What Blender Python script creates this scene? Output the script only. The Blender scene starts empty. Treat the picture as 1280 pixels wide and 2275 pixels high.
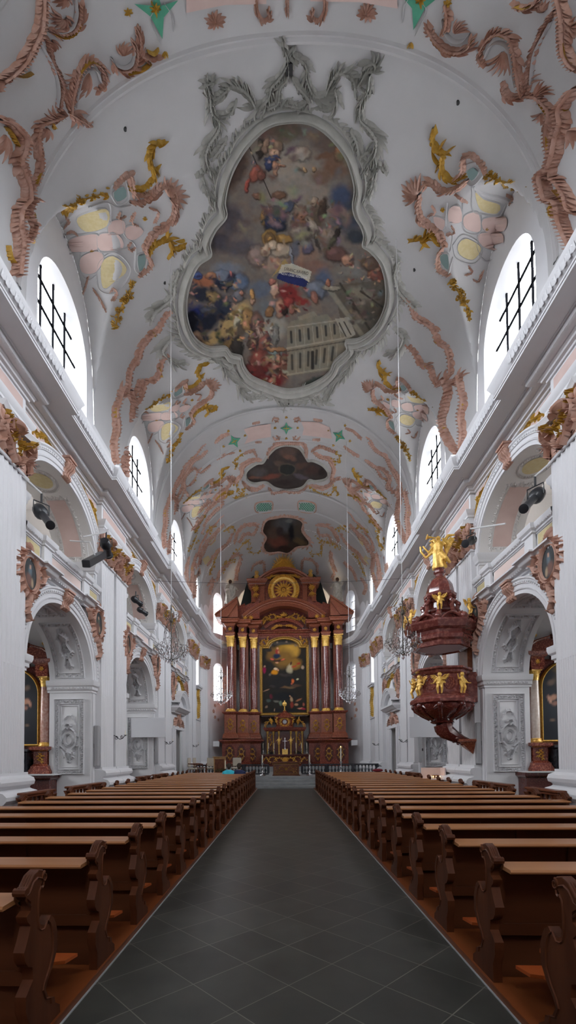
import bpy, math, random
import numpy as np
from mathutils import Vector, geometry
random.seed(7); rng = np.random.default_rng(7)
PI = math.pi
C = bpy.context.scene.collection
sc = bpy.context.scene
# ------------------------------------------------------------------ camera model
YAW, PIT, ROL = [math.radians(a) for a in (2.15307, 1.75113, -.41127)]
FPX, CX, CY = 1009.602, 594.763, 1649.192
CAM = np.array([-.0126, 0, 1.6])
def _rot():
    cy, sy = math.cos(YAW), math.sin(YAW); cp, sp = math.cos(PIT), math.sin(PIT); cr, sr = math.cos(ROL), math.sin(ROL)
    Ry = np.array([[cy, sy, 0], [-sy, cy, 0], [0, 0, 1]]); Rx = np.array([[1, 0, 0], [0, cp, sp], [0, -sp, cp]])
    Rr = np.array([[cr, 0, sr], [0, 1, 0], [-sr, 0, cr]])
    return Rr @ Rx @ Ry
M3 = _rot()
def ray(x, y): return M3.T @ np.array([(x-CX)/FPX, 1, -(y-CY)/FPX])
def onX(x, y, X): d = ray(x, y); return CAM + d*((X-CAM[0])/d[0])
def onY(x, y, Y): d = ray(x, y); return CAM + d*((Y-CAM[1])/d[1])
def onZ(x, y, Z): d = ray(x, y); return CAM + d*((Z-CAM[2])/d[2])
# ------------------------------------------------------------------ materials
MAT = {}
def nodes(m):
    m.use_nodes = True; nt = m.node_tree
    return nt, nt.nodes, nt.links
def mat(name, col, rough=.6, metal=0, spec=.3, col2=None, scale=8, bump=0, bscale=30, detail=4, ramp=(.35, .65), emit=None, coat=0, noise='noise', stretch=None):
    m = bpy.data.materials.new(name); nt, N, L = nodes(m); b = N['Principled BSDF']
    b.inputs['Roughness'].default_value = rough; b.inputs['Metallic'].default_value = metal
    b.inputs['Specular IOR Level'].default_value = spec; b.inputs['Coat Weight'].default_value = coat
    b.inputs['Coat Roughness'].default_value = .12
    b.inputs['Base Color'].default_value = (*col, 1)
    tc = N.new('ShaderNodeTexCoord'); src = tc.outputs['Object']
    if stretch:
        mp = N.new('ShaderNodeMapping'); mp.inputs['Scale'].default_value = stretch; L.new(src, mp.inputs[0]); src = mp.outputs[0]
    if col2:
        t = N.new('ShaderNodeTexNoise' if noise == 'noise' else 'ShaderNodeTexVoronoi'); t.inputs['Scale'].default_value = scale
        if noise == 'noise': t.inputs['Detail'].default_value = detail
        L.new(src, t.inputs['Vector'])
        r = N.new('ShaderNodeValToRGB'); r.color_ramp.elements[0].position = ramp[0]; r.color_ramp.elements[1].position = ramp[1]
        r.color_ramp.elements[0].color = (*col, 1); r.color_ramp.elements[1].color = (*col2, 1)
        L.new(t.outputs[0], r.inputs[0]); L.new(r.outputs[0], b.inputs['Base Color'])
    if bump:
        t2 = N.new('ShaderNodeTexNoise'); t2.inputs['Scale'].default_value = bscale; t2.inputs['Detail'].default_value = 5
        L.new(src, t2.inputs['Vector']); bp = N.new('ShaderNodeBump'); bp.inputs['Strength'].default_value = bump; bp.inputs['Distance'].default_value = .01
        L.new(t2.outputs[0], bp.inputs['Height']); L.new(bp.outputs[0], b.inputs['Normal'])
    if emit:
        b.inputs['Emission Color'].default_value = (*emit[:3], 1); b.inputs['Emission Strength'].default_value = emit[3]
    MAT[name] = m
    return m
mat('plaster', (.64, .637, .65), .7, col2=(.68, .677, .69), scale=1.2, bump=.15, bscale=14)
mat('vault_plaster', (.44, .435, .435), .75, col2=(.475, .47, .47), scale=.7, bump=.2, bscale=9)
mat('stucco_white', (.665, .662, .677), .65, bump=.25, bscale=40)
mat('soffit_white', (.66, .64, .62), .7, bump=.2, bscale=30)
mat('pink_plaster', (.56, .415, .375), .75, col2=(.60, .455, .415), scale=3)
mat('pale_pink', (.68, .545, .50), .75, col2=(.72, .58, .53), scale=3)
mat('yellow_plaster', (.52, .43, .23), .75, col2=(.56, .48, .28), scale=12)
mat('teal_plaster', (.19, .27, .26), .75)
mat('green_plaster', (.07, .29, .19), .7, col2=(.09, .34, .22), scale=5)
mat('salmon', (.43, .235, .17), .6, col2=(.53, .34, .275), scale=5, bump=.4, bscale=25)
mat('salmon_pale', (.46, .275, .205), .65, col2=(.55, .365, .30), scale=4, bump=.4, bscale=25)
mat('ochre', (.42, .235, .03), .4, metal=.15, spec=.5, col2=(.54, .33, .055), scale=9, bump=.4, bscale=30)
mat('gold', (1.0, .64, .15), .33, metal=.3, spec=.9, col2=(.74, .42, .06), scale=16, bump=.5, bscale=35)
mat('gold_dark', (.62, .39, .10), .38, metal=.5, col2=(.36, .20, .04), scale=18, bump=.5, bscale=40)
mat('grey_stucco', (.40, .395, .36), .65, col2=(.46, .455, .42), scale=4, bump=.4, bscale=25)
mat('red_marble', (.15, .026, .017), .12, spec=.5, col2=(.40, .125, .07), scale=24, detail=10, ramp=(.47, .66), coat=.5)
mat('red_marble_dark', (.085, .015, .012), .15, spec=.5, col2=(.20, .06, .042), scale=24, detail=10, ramp=(.5, .72), coat=.4)
mat('red_marble_rough', (.19, .042, .022), .3, spec=.5, col2=(.40, .14, .065), scale=28, detail=10, ramp=(.45, .63))
mat('mauve_marble', (.16, .040, .033), .1, spec=.55, col2=(.34, .12, .095), scale=11, detail=10, ramp=(.47, .72), coat=.6)
mat('pink_marble', (.46, .22, .17), .15, col2=(.62, .42, .35), scale=14, detail=8, coat=.4)
mat('cream_marble', (.62, .50, .42), .15, col2=(.72, .63, .56), scale=14, detail=8, coat=.4)
mat('black_marble', (.02, .021, .028), .2, spec=.5, col2=(.05, .05, .06), scale=6, coat=.4)
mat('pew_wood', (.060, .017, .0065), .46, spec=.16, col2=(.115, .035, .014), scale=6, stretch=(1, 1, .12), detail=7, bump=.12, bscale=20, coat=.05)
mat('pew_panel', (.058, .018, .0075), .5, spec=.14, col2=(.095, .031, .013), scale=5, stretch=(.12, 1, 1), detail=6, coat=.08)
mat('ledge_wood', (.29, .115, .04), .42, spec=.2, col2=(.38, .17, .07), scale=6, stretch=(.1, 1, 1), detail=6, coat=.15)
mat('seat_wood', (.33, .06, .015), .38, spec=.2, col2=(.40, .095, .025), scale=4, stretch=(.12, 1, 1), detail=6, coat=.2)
mat('platform_wood', (.145, .036, .010), .38, spec=.22, col2=(.19, .055, .017), scale=4, stretch=(1, .12, 1), detail=6, coat=.2)
mat('dark_wood', (.10, .028, .012), .35, col2=(.17, .055, .024), scale=7, coat=.2)
mat('oak_box', (.36, .19, .07), .45, col2=(.42, .24, .1), scale=5)
mat('step_stone', (.25, .26, .265), .45, col2=(.31, .32, .325), scale=3)
mat('black_metal', (.02, .022, .026), .35, spec=.5)
mat('bar_black', (.006, .006, .007), .9, spec=0)
mat('bronze', (.11, .10, .085), .4, metal=.5)
mat('iron', (.035, .035, .04), .5)
mat('silver', (.70, .70, .72), .25, metal=1)
mat('grey_metal', (.36, .36, .37), .5)
mat('screen_board', (.62, .625, .655), .7)
mat('cable_white', (.62, .62, .62), .6)
mat('candle_wax', (.78, .72, .58), .5, spec=.4)
mat('flame', (1, .6, .2), emit=(1, .55, .18, 14))
mat('glow_lamp', (1, .9, .7), emit=(1, .8, .5, 4))
mat('silver_statue', (.62, .59, .52), .4, metal=.2, col2=(.44, .41, .35), scale=6, bump=.3)
mat('statue_skin', (.16, .08, .05), .5)
mat('cream_fabric', (.52, .46, .37), .85, col2=(.58, .52, .43), scale=30)
mat('foliage', (.03, .07, .02), .6, col2=(.05, .11, .03), scale=20)
mat('cyan_cloth', (.04, .46, .62), .75, col2=(.06, .58, .74), scale=6)
mat('navy_cloth', (.02, .03, .09), .8)
mat('grey_cloth', (.25, .25, .30), .8)
mat('hair', (.03, .017, .01), .6)
mat('skin', (.5, .3, .22), .6)
mat('dark_recess', (.035, .035, .036), .8)
mat('dark_teal', (.025, .038, .038), .7)
mat('door_grey', (.26, .27, .29), .5)
mat('letter_black', (.04, .035, .03), .7)
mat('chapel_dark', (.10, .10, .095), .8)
mat('soft_red', (.2, .02, .03), .8)
def crystal():
    m = bpy.data.materials.new('crystal'); nt, N, L = nodes(m); N.clear()
    o = N.new('ShaderNodeOutputMaterial'); mx = N.new('ShaderNodeMixShader'); t = N.new('ShaderNodeBsdfTransparent'); g = N.new('ShaderNodeBsdfGlossy')
    t.inputs[0].default_value = (.86, .86, .88, 1); g.inputs['Roughness'].default_value = .08; mx.inputs[0].default_value = .5
    L.new(t.outputs[0], mx.inputs[1]); L.new(g.outputs[0], mx.inputs[2]); L.new(mx.outputs[0], o.inputs[0]); MAT['crystal'] = m
    m = bpy.data.materials.new('window_glass'); nt, N, L = nodes(m); N.clear()
    o = N.new('ShaderNodeOutputMaterial'); mx = N.new('ShaderNodeMixShader'); t = N.new('ShaderNodeBsdfTransparent'); g = N.new('ShaderNodeBsdfGlossy')
    g.inputs['Roughness'].default_value = .15; mx.inputs[0].default_value = .06; t.inputs[0].default_value = (.95, .97, 1, 1)
    L.new(t.outputs[0], mx.inputs[1]); L.new(g.outputs[0], mx.inputs[2]); L.new(mx.outputs[0], o.inputs[0]); MAT['window_glass'] = m
crystal()
def floor_mat():
    m = bpy.data.materials.new('slate_tiles'); nt, N, L = nodes(m); b = N['Principled BSDF']; MAT['slate_tiles'] = m
    tc = N.new('ShaderNodeTexCoord'); mp = N.new('ShaderNodeMapping'); mp.inputs['Rotation'].default_value = (0, 0, PI/4)
    L.new(tc.outputs['Object'], mp.inputs[0])
    br = N.new('ShaderNodeTexBrick'); br.offset = 0; br.squash = 1
    br.inputs['Scale'].default_value = 1; br.inputs['Brick Width'].default_value = TILE; br.inputs['Row Height'].default_value = TILE
    br.inputs['Mortar Size'].default_value = .0035; br.inputs['Mortar Smooth'].default_value = 0
    br.inputs['Color1'].default_value = (.036, .037, .034, 1); br.inputs['Color2'].default_value = (.052, .053, .048, 1); br.inputs['Mortar'].default_value = (.15, .145, .125, 1)
    mp.inputs['Location'].default_value = TOFF
    L.new(mp.outputs[0], br.inputs['Vector'])
    ns = N.new('ShaderNodeTexNoise'); ns.inputs['Scale'].default_value = 2.5; ns.inputs['Detail'].default_value = 7; L.new(tc.outputs['Object'], ns.inputs['Vector'])
    mx = N.new('ShaderNodeMix'); mx.data_type = 'RGBA'; mx.blend_type = 'MULTIPLY'; mx.inputs[0].default_value = .5
    rp = N.new('ShaderNodeValToRGB'); rp.color_ramp.elements[0].position = .3; rp.color_ramp.elements[1].position = .7; rp.color_ramp.elements[0].color = (.55, .55, .55, 1); rp.color_ramp.elements[1].color = (1.3, 1.3, 1.25, 1)
    L.new(ns.outputs[0], rp.inputs[0]); L.new(br.outputs['Color'], mx.inputs[6]); L.new(rp.outputs[0], mx.inputs[7]); L.new(mx.outputs[2], b.inputs['Base Color'])
    b.inputs['Roughness'].default_value = .42; b.inputs['Specular IOR Level'].default_value = .4
    bp = N.new('ShaderNodeBump'); bp.inputs['Strength'].default_value = .25; bp.inputs['Distance'].default_value = .004; L.new(ns.outputs[0], bp.inputs['Height']); L.new(bp.outputs[0], b.inputs['Normal'])
TILE = .474; TOFF = (2.28, -2.281, 0)
floor_mat()
# ------------------------------------------------------------------ objects
def tag(o, label=None, cat=None, group=None, kind=None):
    if label: o['label'] = label
    if cat: o['category'] = cat
    if group: o['group'] = group
    if kind: o['kind'] = kind
    return o
def thing(name, label, cat, loc=(0, 0, 0), rz=0, group=None):
    o = bpy.data.objects.new(name, None); C.objects.link(o); o.location = loc; o.rotation_euler = (0, 0, rz); o.empty_display_size = .1
    return tag(o, label, cat, group)
class MB:
    def __init__(s): s.v = []; s.f = []; s.m = []; s.mats = []; s.cur = 0
    def use(s, name):
        if name not in s.mats: s.mats.append(name)
        s.cur = s.mats.index(name); return s
    def add(s, vs, fs):
        n = len(s.v); s.v += [tuple(map(float, p)) for p in vs]; s.f += [tuple(i+n for i in f) for f in fs]; s.m += [s.cur]*len(fs); return s
    def box(s, x0, x1, y0, y1, z0, z1):
        return s.add([(x, y, z) for x in (x0, x1) for y in (y0, y1) for z in (z0, z1)], [(0, 1, 3, 2), (4, 6, 7, 5), (0, 4, 5, 1), (2, 3, 7, 6), (0, 2, 6, 4), (1, 5, 7, 3)])
    def bbox(s, x0, x1, y0, y1, z0, z1, b=.01):   # chamfered box
        rings = []
        for z, i in ((z0, b), (z0+b, 0), (z1-b, 0), (z1, b)):
            c = b
            rings.append([(x0+i+c, y0+i, z), (x1-i-c, y0+i, z), (x1-i, y0+i+c, z), (x1-i, y1-i-c, z), (x1-i-c, y1-i, z), (x0+i+c, y1-i, z), (x0+i, y1-i-c, z), (x0+i, y0+i+c, z)])
        return s.loft(rings, True, True, True)
    def loft(s, rings, closed=True, cap0=False, cap1=False):
        n = len(rings[0]); vs = [p for r in rings for p in r]; fs = []
        for i in range(len(rings)-1):
            for j in range(n if closed else n-1):
                k = (j+1) % n; fs.append((i*n+j, i*n+k, (i+1)*n+k, (i+1)*n+j))
        if cap0: fs.append(tuple(range(n-1, -1, -1)))
        if cap1: fs.append(tuple((len(rings)-1)*n+j for j in range(n)))
        return s.add(vs, fs)
    def lathe(s, prof, c=(0, 0, 0), n=16, a0=0, a1=2*PI, sx=1, sy=1, axis='z', cap=True):
        full = abs(a1-a0-2*PI) < 1e-6; k = n if full else n+1; rings = []
        for r, z in prof:
            ring = []
            for j in range(k):
                a = a0+(a1-a0)*j/n; p = (r*math.cos(a)*sx, r*math.sin(a)*sy, z)
                if axis == 'y': p = (p[0], z, p[1])
                if axis == 'x': p = (z, p[0], p[1])
                ring.append((c[0]+p[0], c[1]+p[1], c[2]+p[2]))
            rings.append(ring)
        return s.loft(rings, full, cap and full, cap and full)
    def tube(s, pts, r, n=6, closed=False):
        pts = [Vector(p) for p in pts]; rings = []; up = None
        m = len(pts)
        for i, p in enumerate(pts):
            a = pts[(i-1) % m] if (closed or i > 0) else p; b = pts[(i+1) % m] if (closed or i < m-1) else p
            t = (b-a); t = t.normalized() if t.length > 1e-9 else Vector((0, 0, 1))
            if up is None: up = Vector((0, 0, 1)) if abs(t.z) < .9 else Vector((1, 0, 0))
            x = t.cross(up); x = x.normalized() if x.length > 1e-6 else Vector((1, 0, 0)); y = x.cross(t).normalized(); up = y
            rr = r[i] if hasattr(r, '__len__') else r
            rings.append([p+x*rr*math.cos(2*PI*j/n)+y*rr*math.sin(2*PI*j/n) for j in range(n)])
        if closed: rings.append(rings[0])
        return s.loft(rings, True, not closed, not closed)
    def prism(s, poly, d0, d1, axis='y'):   # polygon in the other two axes, extruded along axis
        def P(a, b, d): return {'y': (a, d, b), 'x': (d, a, b), 'z': (a, b, d)}[axis]
        n = len(poly); v0 = [P(a, b, d0) for a, b in poly]; v1 = [P(a, b, d1) for a, b in poly]
        tris = geometry.tessellate_polygon([[Vector((a, b, 0)) for a, b in poly]])
        fs = [(i, (i+1) % n, n+(i+1) % n, n+i) for i in range(n)] + [tuple(t) for t in tris] + [tuple(n+i for i in reversed(t)) for t in tris]
        return s.add(v0+v1, fs)
    def ball(s, c, r, sx=1, sy=1, sz=1, n=10, m=6):
        prof = [(r*math.sin(PI*i/m), -r*math.cos(PI*i/m)*sz) for i in range(m+1)]; prof[0] = (.0005, prof[0][1]); prof[-1] = (.0005, prof[-1][1])
        return s.lathe(prof, c, n, sx=sx, sy=sy)
    def xform(s, fn, start=0):
        s.v[start:] = [tuple(fn(*p)) for p in s.v[start:]]; return s
    def build(s, name, mats=None, parent=None, smooth=False, angle=40):
        me = bpy.data.meshes.new(name); me.from_pydata(s.v, [], s.f)
        for mn in ([mats] if isinstance(mats, str) else (mats or s.mats)): me.materials.append(MAT[mn])
        if not mats: me.polygons.foreach_set('material_index', s.m)
        if smooth:
            me.polygons.foreach_set('use_smooth', [True]*len(me.polygons))
            try: me.set_sharp_from_angle(angle=math.radians(angle))
            except Exception: pass
        me.update(); o = bpy.data.objects.new(name, me); C.objects.link(o)
        if parent: o.parent = parent
        return o
def copy_tree(o, parent=None):
    c = o.copy(); C.objects.link(c); c.parent = parent
    for k in ('label', 'category', 'group'):
        pass
    for ch in list(o.children): copy_tree(ch, c)
    return c
def arc(cx, cz, rx, rz, a0, a1, n): return [(cx+rx*math.cos(a0+(a1-a0)*i/n), cz+rz*math.sin(a0+(a1-a0)*i/n)) for i in range(n+1)]
def sweep(mb, path, prof, closed=False):
    """path: plan points (x,y); prof: (offset to the left of travel, z)"""
    n = len(path); rings = []
    for i in range(n):
        p = Vector(path[i]); a = Vector(path[i-1]) if (i > 0 or closed) else None; b = Vector(path[(i+1) % n]) if (i < n-1 or closed) else None
        d1 = (p-a).normalized() if a is not None else (b-p).normalized(); d2 = (b-p).normalized() if b is not None else d1
        n1 = Vector((-d1.y, d1.x)); n2 = Vector((-d2.y, d2.x)); nn = n1+n2
        nn = nn.normalized() if nn.length > 1e-6 else n1
        k = 1/max(.3, nn.dot(n1))
        rings.append([(p.x+nn.x*o*k, p.y+nn.y*o*k, z) for o, z in prof])
    if closed: rings.append(rings[0])
    return mb.loft(rings, False)
# ------------------------------------------------------------------ church dimensions
A = 5.72; ZS = 11.7; HV = 5.5; YA = 30.7; BA = 5.2
PIERS = [(7.25, 9.45), (13.5, 15.7), (19.75, 21.95), (26.0, 28.2)]
BAYS = [5.2, 11.45, 17.7, 23.95]
RIBS = [(7.25, 9.45), (19.75, 21.95), (26.1, 28.3)]
SEV = [(5.2, 1.8, 3.75), (11.45, 1.8, 3.75), (17.7, 1.8, 3.75), (23.95, 1.8, 3.75), (29.4, .95, 2.6)]
APW = math.radians(30)      # angle of the apse windows from the side walls
def vz(x, y):
    x = np.abs(np.asarray(x, float)); y = np.asarray(y, float)
    rho = np.where(y <= YA, x/A, np.sqrt((x/A)**2+(np.maximum(y-YA, 0)/BA)**2)); rr = np.clip(rho, 0, 1)
    z = ZS+HV*np.power(np.clip(1-rr**2.2, 0, 1), 1/2.2)
    for a, b in RIBS:
        e = np.clip((y-a)/.06, 0, 1)*np.clip((b-y)/.06, 0, 1); z = z-.09*e*(rr < .999)
    for yc, b, h in SEV:
        t = (y-yc)/b; bz = HV*np.power(np.clip(1-np.clip(x/A, 0, 1)**2.2, 0, 1), 1/2.2); s = ZS+np.minimum(h+.46*(A-np.minimum(x, A)), np.maximum(bz, h))*np.power(np.clip(1-np.abs(t)**2.3, 0, 1), 1/2.3); z = np.where((np.abs(t) < 1) & (y <= YA), np.maximum(z, s), z)
    ph = np.arctan2(np.maximum(y-YA, 1e-6)/BA, np.maximum(x, 1e-6)/A); t = (ph-APW)/math.radians(11.5)
    bz = HV*np.power(np.clip(1-rr**2.2, 0, 1), 1/2.2); s = ZS+np.minimum(2.9+.5*5.4*(1-rr), np.maximum(bz, 2.9))*np.sqrt(np.clip(1-t*t, 0, 1)); z = np.where((y > YA) & (np.abs(t) < 1), np.maximum(z, s), z)
    return z
def aw(y):
    y = np.asarray(y, float); return np.where(y <= YA, A, A*np.sqrt(np.clip(1-((y-YA)/BA)**2, 0, 1)))
def hitvault(uv):
    uv = np.asarray(uv, float); d = np.stack([(uv[:, 0]-CX)/FPX, np.ones(len(uv)), -(uv[:, 1]-CY)/FPX], 1) @ M3
    d = d/d[:, 1:2]; lo = np.full(len(uv), 2.); hi = np.full(len(uv), 35.8)
    for _ in range(34):
        m = (lo+hi)/2; p = CAM+d*m[:, None]; inside = (np.abs(p[:, 0]) < aw(p[:, 1])) & (p[:, 2] < vz(p[:, 0], p[:, 1]))
        lo = np.where(inside, m, lo); hi = np.where(inside, hi, m)
    p = CAM+d*lo[:, None]
    return p, vnormal(p)
def vnormal(p):
    e = .03; x, y = p[:, 0], p[:, 1]
    gx = (vz(x+e, y)-vz(x-e, y))/(2*e); gy = (vz(x, y+e)-vz(x, y-e))/(2*e)
    n = np.stack([gx, gy, -np.ones(len(x))], 1); wall = ((p[:, 2] < ZS+.02) | ((np.abs(x) > A-.01) & (p[:, 2] < vz(x, y)-.06))) & (y <= YA)
    n[wall] = np.stack([-np.sign(x[wall]), 0*x[wall], 0*x[wall]], 1)
    return n/np.linalg.norm(n, axis=1)[:, None]
# ------------------------------------------------------------------ vault (ceiling)
def build_vault():
    mb = MB(); ys = np.arange(3, YA+.001, .07); ys[-1] = YA; th = np.linspace(-PI/2, PI/2, 141); xs = A*np.sin(th)
    X, Y = np.meshgrid(xs, ys); Z = vz(X, Y); ny, nx = X.shape
    V = np.stack([X, Y, Z], -1).reshape(-1, 3); fs = [(i*nx+j, i*nx+j+1, (i+1)*nx+j+1, (i+1)*nx+j) for i in range(ny-1) for j in range(nx-1)]
    mb.add(V, fs)
    ph = np.linspace(0, PI, 181); rs = np.sin(np.linspace(0, PI/2, 50)); rs = np.append(rs, 1.02)
    P, Rr = np.meshgrid(ph, rs); X = -A*np.cos(P)*Rr; Y = YA+BA*np.sin(P)*Rr; Z = vz(X, Y); nr, npn = X.shape
    V = np.stack([X, Y, Z], -1).reshape(-1, 3); fs = [(i*npn+j, i*npn+j+1, (i+1)*npn+j+1, (i+1)*npn+j) for i in range(nr-1) for j in range(npn-1)]
    mb.add(V, fs)
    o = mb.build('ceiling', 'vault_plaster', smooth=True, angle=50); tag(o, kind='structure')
    # raised edge mouldings of the transverse ribs
    k = 1
    for a, b in RIBS:
        for yy, sgn in ((a, 1), (b, -1)):
            mb = MB(); rings = []
            for t in np.linspace(-PI/2+.02, PI/2-.02, 90):
                x = A*math.sin(t); z = float(vz(np.array([x]), np.array([yy+sgn*.12]))[0]); n = Vector((-math.sin(t), 0, -math.cos(t)))
                rings.append([Vector((x, yy+sgn*q, z))+n*h for q, h in ((0, -.05), (0, .02), (.05, .035), (.10, .01), (.14, .03), (.18, .0), (.18, -.05))])
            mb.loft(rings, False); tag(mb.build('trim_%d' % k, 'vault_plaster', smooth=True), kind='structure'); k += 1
    return k
TRIM = build_vault()
def trim(mb, m, smooth=True, angle=40):
    global TRIM
    o = mb.build('trim_%d' % TRIM, m, smooth=smooth, angle=angle); TRIM += 1; return tag(o, kind='structure')
# ------------------------------------------------------------------ walls
LA = dict(hw=1.72, zs=3.75, rise=1.75); UA = dict(hw=1.86, zs=7.45, rise=1.42, z0=6.55)
WIN = dict(hw=1.32, z0=10.35, zs=12.75, rise=1.45)
def arch_poly(yc, hw, z0, zs, rise, n=24, ex=2.15):
    pts = [(yc-hw, z0), (yc-hw, zs)]
    for i in range(1, n):
        a = PI-PI*i/n; c, s_ = math.cos(a), math.sin(a)
        pts.append((yc+hw*math.copysign(abs(c)**(2/ex), c), zs+rise*abs(s_)**(2/ex)))
    return pts+[(yc+hw, zs), (yc+hw, z0)]
def wall_holes():
    H = []
    for i, yc in enumerate(BAYS):
        H.append(('window', arch_poly(yc, WIN['hw'], WIN['z0'], WIN['zs'], WIN['rise'])))
        if i in (1, 2): H.append(('lower', arch_poly(yc, LA['hw'], .02, LA['zs'], LA['rise'])))
        if i in (1, 2, 3): H.append(('upper', arch_poly(yc, UA['hw'], UA['z0'], UA['zs'], UA['rise'])))
    H.append(('lancet', arch_poly(29.55, .42, 6.2, 8.0, .42, 12)))
    H.append(('high', arch_poly(29.5, .42, 10.6, 12.9, .6, 12)))
    H.append(('door', [(23.3, .54), (23.3, 3.0), (24.6, 3.0), (24.6, .54)]))
    return H
def plane_with_holes(mb, outer, holes, P):
    rings = [[Vector((a, b, 0)) for a, b in outer]]+[[Vector((a, b, 0)) for a, b in h] for h in holes]
    tris = geometry.tessellate_polygon(rings); flat = [p for r in rings for p in r]
    mb.add([P(p.x, p.y) for p in flat], [tuple(t) for t in tris])
def reveal(mb, poly, P0, P1):
    n = len(poly); mb.add([P0(*p) for p in poly]+[P1(*p) for p in poly], [(i, i+1, n+i+1, n+i) for i in range(n-1)]+[(n-1, 0, n, 2*n-1)])
WALLS = {}
for s, nm in ((-1, 'left'), (1, 'right')):
    mb = MB().use('plaster'); H = wall_holes()
    top = [(YA, ZS)]+[(y, float(vz(np.array([A]), np.array([y]))[0])+.0) for y in np.arange(YA-.05, 3, -.09)]+[(3, ZS)]
    outer = [(3, 0), (YA, 0)]+top
    plane_with_holes(mb, outer, [h for _, h in H], lambda y, z: (s*A, y, z))
    for k, h in H:
        cy = sum(p[0] for p in h)/len(h)
        if k == 'window':
            # splayed reveal that narrows towards the glass
            def Q(y, z, s=s, cy=cy): return (s*(A+.36), cy+(y-cy)*.94, 10.5 if z < 10.4 else 12.0+(z-12.0)*.97)
            reveal(mb.use('plaster'), h, lambda y, z: (s*A, y, z), Q)
        else:
            dep = {'lower': 1.25, 'upper': 1.2, 'lancet': .6, 'high': .6, 'door': .5}[k]
            if k == 'upper': mb.use('soffit_white')
            elif k == 'lower': mb.use('plaster')
            reveal(mb, h, lambda y, z: (s*A, y, z), lambda y, z, d=dep: (s*(A+d), y, z))
    # pier backs that close the chapels off
    o = mb.build('wall_'+nm, None, smooth=True, angle=28); tag(o, kind='structure'); WALLS[s] = o
# apse wall: facets, with window holes in the facet at APW
def apse_wall():
    ph = [0, 8, 20, 40, 52, 64, 76, 90, 104, 116, 128, 140, 160, 172, 180]
    mb = MB().use('plaster'); P = [(-A*math.cos(math.radians(p)), YA+BA*math.sin(math.radians(p))) for p in ph]; W = []
    for i in range(len(ph)-1):
        (x0, y0), (x1, y1) = P[i], P[i+1]; Ln = math.hypot(x1-x0, y1-y0); ux, uy = (x1-x0)/Ln, (y1-y0)/Ln; nx, ny = -uy, ux   # outward?
        if nx*((x0+x1)/2)+ny*((y0+y1)/2-YA) < 0: nx, ny = -nx, -ny
        def Pm(u, z, d=0, x0=x0, y0=y0, ux=ux, uy=uy, nx=nx, ny=ny): return (x0+ux*u+nx*d, y0+uy*u+ny*d, z)
        holes = []
        if i in (2, 11):
            u = Ln/2; holes = [arch_poly(u, .5, 5.7, 8.0, .5, 12), arch_poly(u, .5, 10.7, 13.0, .75, 12)]
        zt = []
        for q in range(13):
            u = Ln*(1-q/12); x, y, _ = Pm(u, 0); zt.append((u, max(ZS+.8, float(vz(np.array([x*.995]), np.array([YA+(y-YA)*.995]))[0])+.25)))
        plane_with_holes(mb, [(0, .3), (Ln, .3)]+zt, holes, lambda u, z: Pm(u, z))
        for h in holes:
            reveal(mb, h, lambda u, z: Pm(u, z), lambda u, z: Pm(u, z, .7)); W.append((h, Pm))
    tag(mb.build('wall_apse', None), kind='structure')
    return W
APSEWIN = apse_wall()
# west wall behind the camera, outer shells of chapels and galleries
def shells():
    mb = MB().use('plaster')
    # the west end: bay walls and front wall
    for s in (-1, 1): mb.add([(s*A, -6, 0), (s*A, 3, 0), (s*A, 3, ZS), (s*A, -6, ZS)], [(0, 1, 2, 3)])
    n = 40; top = [(A*math.cos(PI*i/n), ZS+HV*math.sin(PI*i/n)**.93) for i in range(n+1)]
    hole = arch_poly(0, 1.3, 9.5, 12.5, 1.3)
    plane_with_holes(mb, [(-A, 0), (A, 0)]+top, [hole], lambda x, z: (x, -6, z))
    vs = []
    for y in (-6, 3): vs += [(A*math.cos(PI*i/n), y, ZS+HV*math.sin(PI*i/n)**.93) for i in range(n+1)]
    mb.add(vs, [(i, i+1, n+2+i, n+1+i) for i in range(n)])
    tag(mb.build('wall_west', None), kind='structure')
shells()
PORTALS = []
def portal(c, nrm, w, h): PORTALS.append((c, nrm, w, h))
portal((0, -6.1, 11.6), (0, 1, 0), 2.6, 4.4)
WINN = 1
for s in (-1, 1):
    for i, yc in enumerate(BAYS):
        root = thing('window_%d' % WINN, None, None); root['kind'] = 'structure'; WINN += 1
        h = [(yc+(y-yc)*.94, 10.5 if z < 10.4 else 12.0+(z-12.0)*.97) for y, z in arch_poly(yc, WIN['hw'], WIN['z0'], WIN['zs'], WIN['rise'])]
        X = s*(A+.35); g = MB(); g.prism(h, X, X+s*.01, 'x'); g.build('pane', 'window_glass', root)
        f = MB(); hw = WIN['hw']*.94
        def topz(y): t = min(1, abs((y-yc)/hw)); return 12.73+1.40*(1-t**2.15)**(1/2.15)
        for k in (-.5, 0, .5):
            y = yc+k*hw; f.box(X-s*.05, X+s*.0, y-.018, y+.018, 10.5, topz(y))
        for z in (11.35, 12.15, 12.95, 13.6):
            t = 0 if z < 12.73 else (z-12.73)/1.40; w = hw*(1-t**2.15)**(1/2.15) if t < 1 else 0
            if w > .1: f.box(X-s*.05, X, yc-w, yc+w, z-.018, z+.018)
        f.build('glazing_bars', 'bar_black', root)
        portal((s*(A+.46), yc, 12.3), (-s, 0, 0), 2.75, 3.8)
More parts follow.
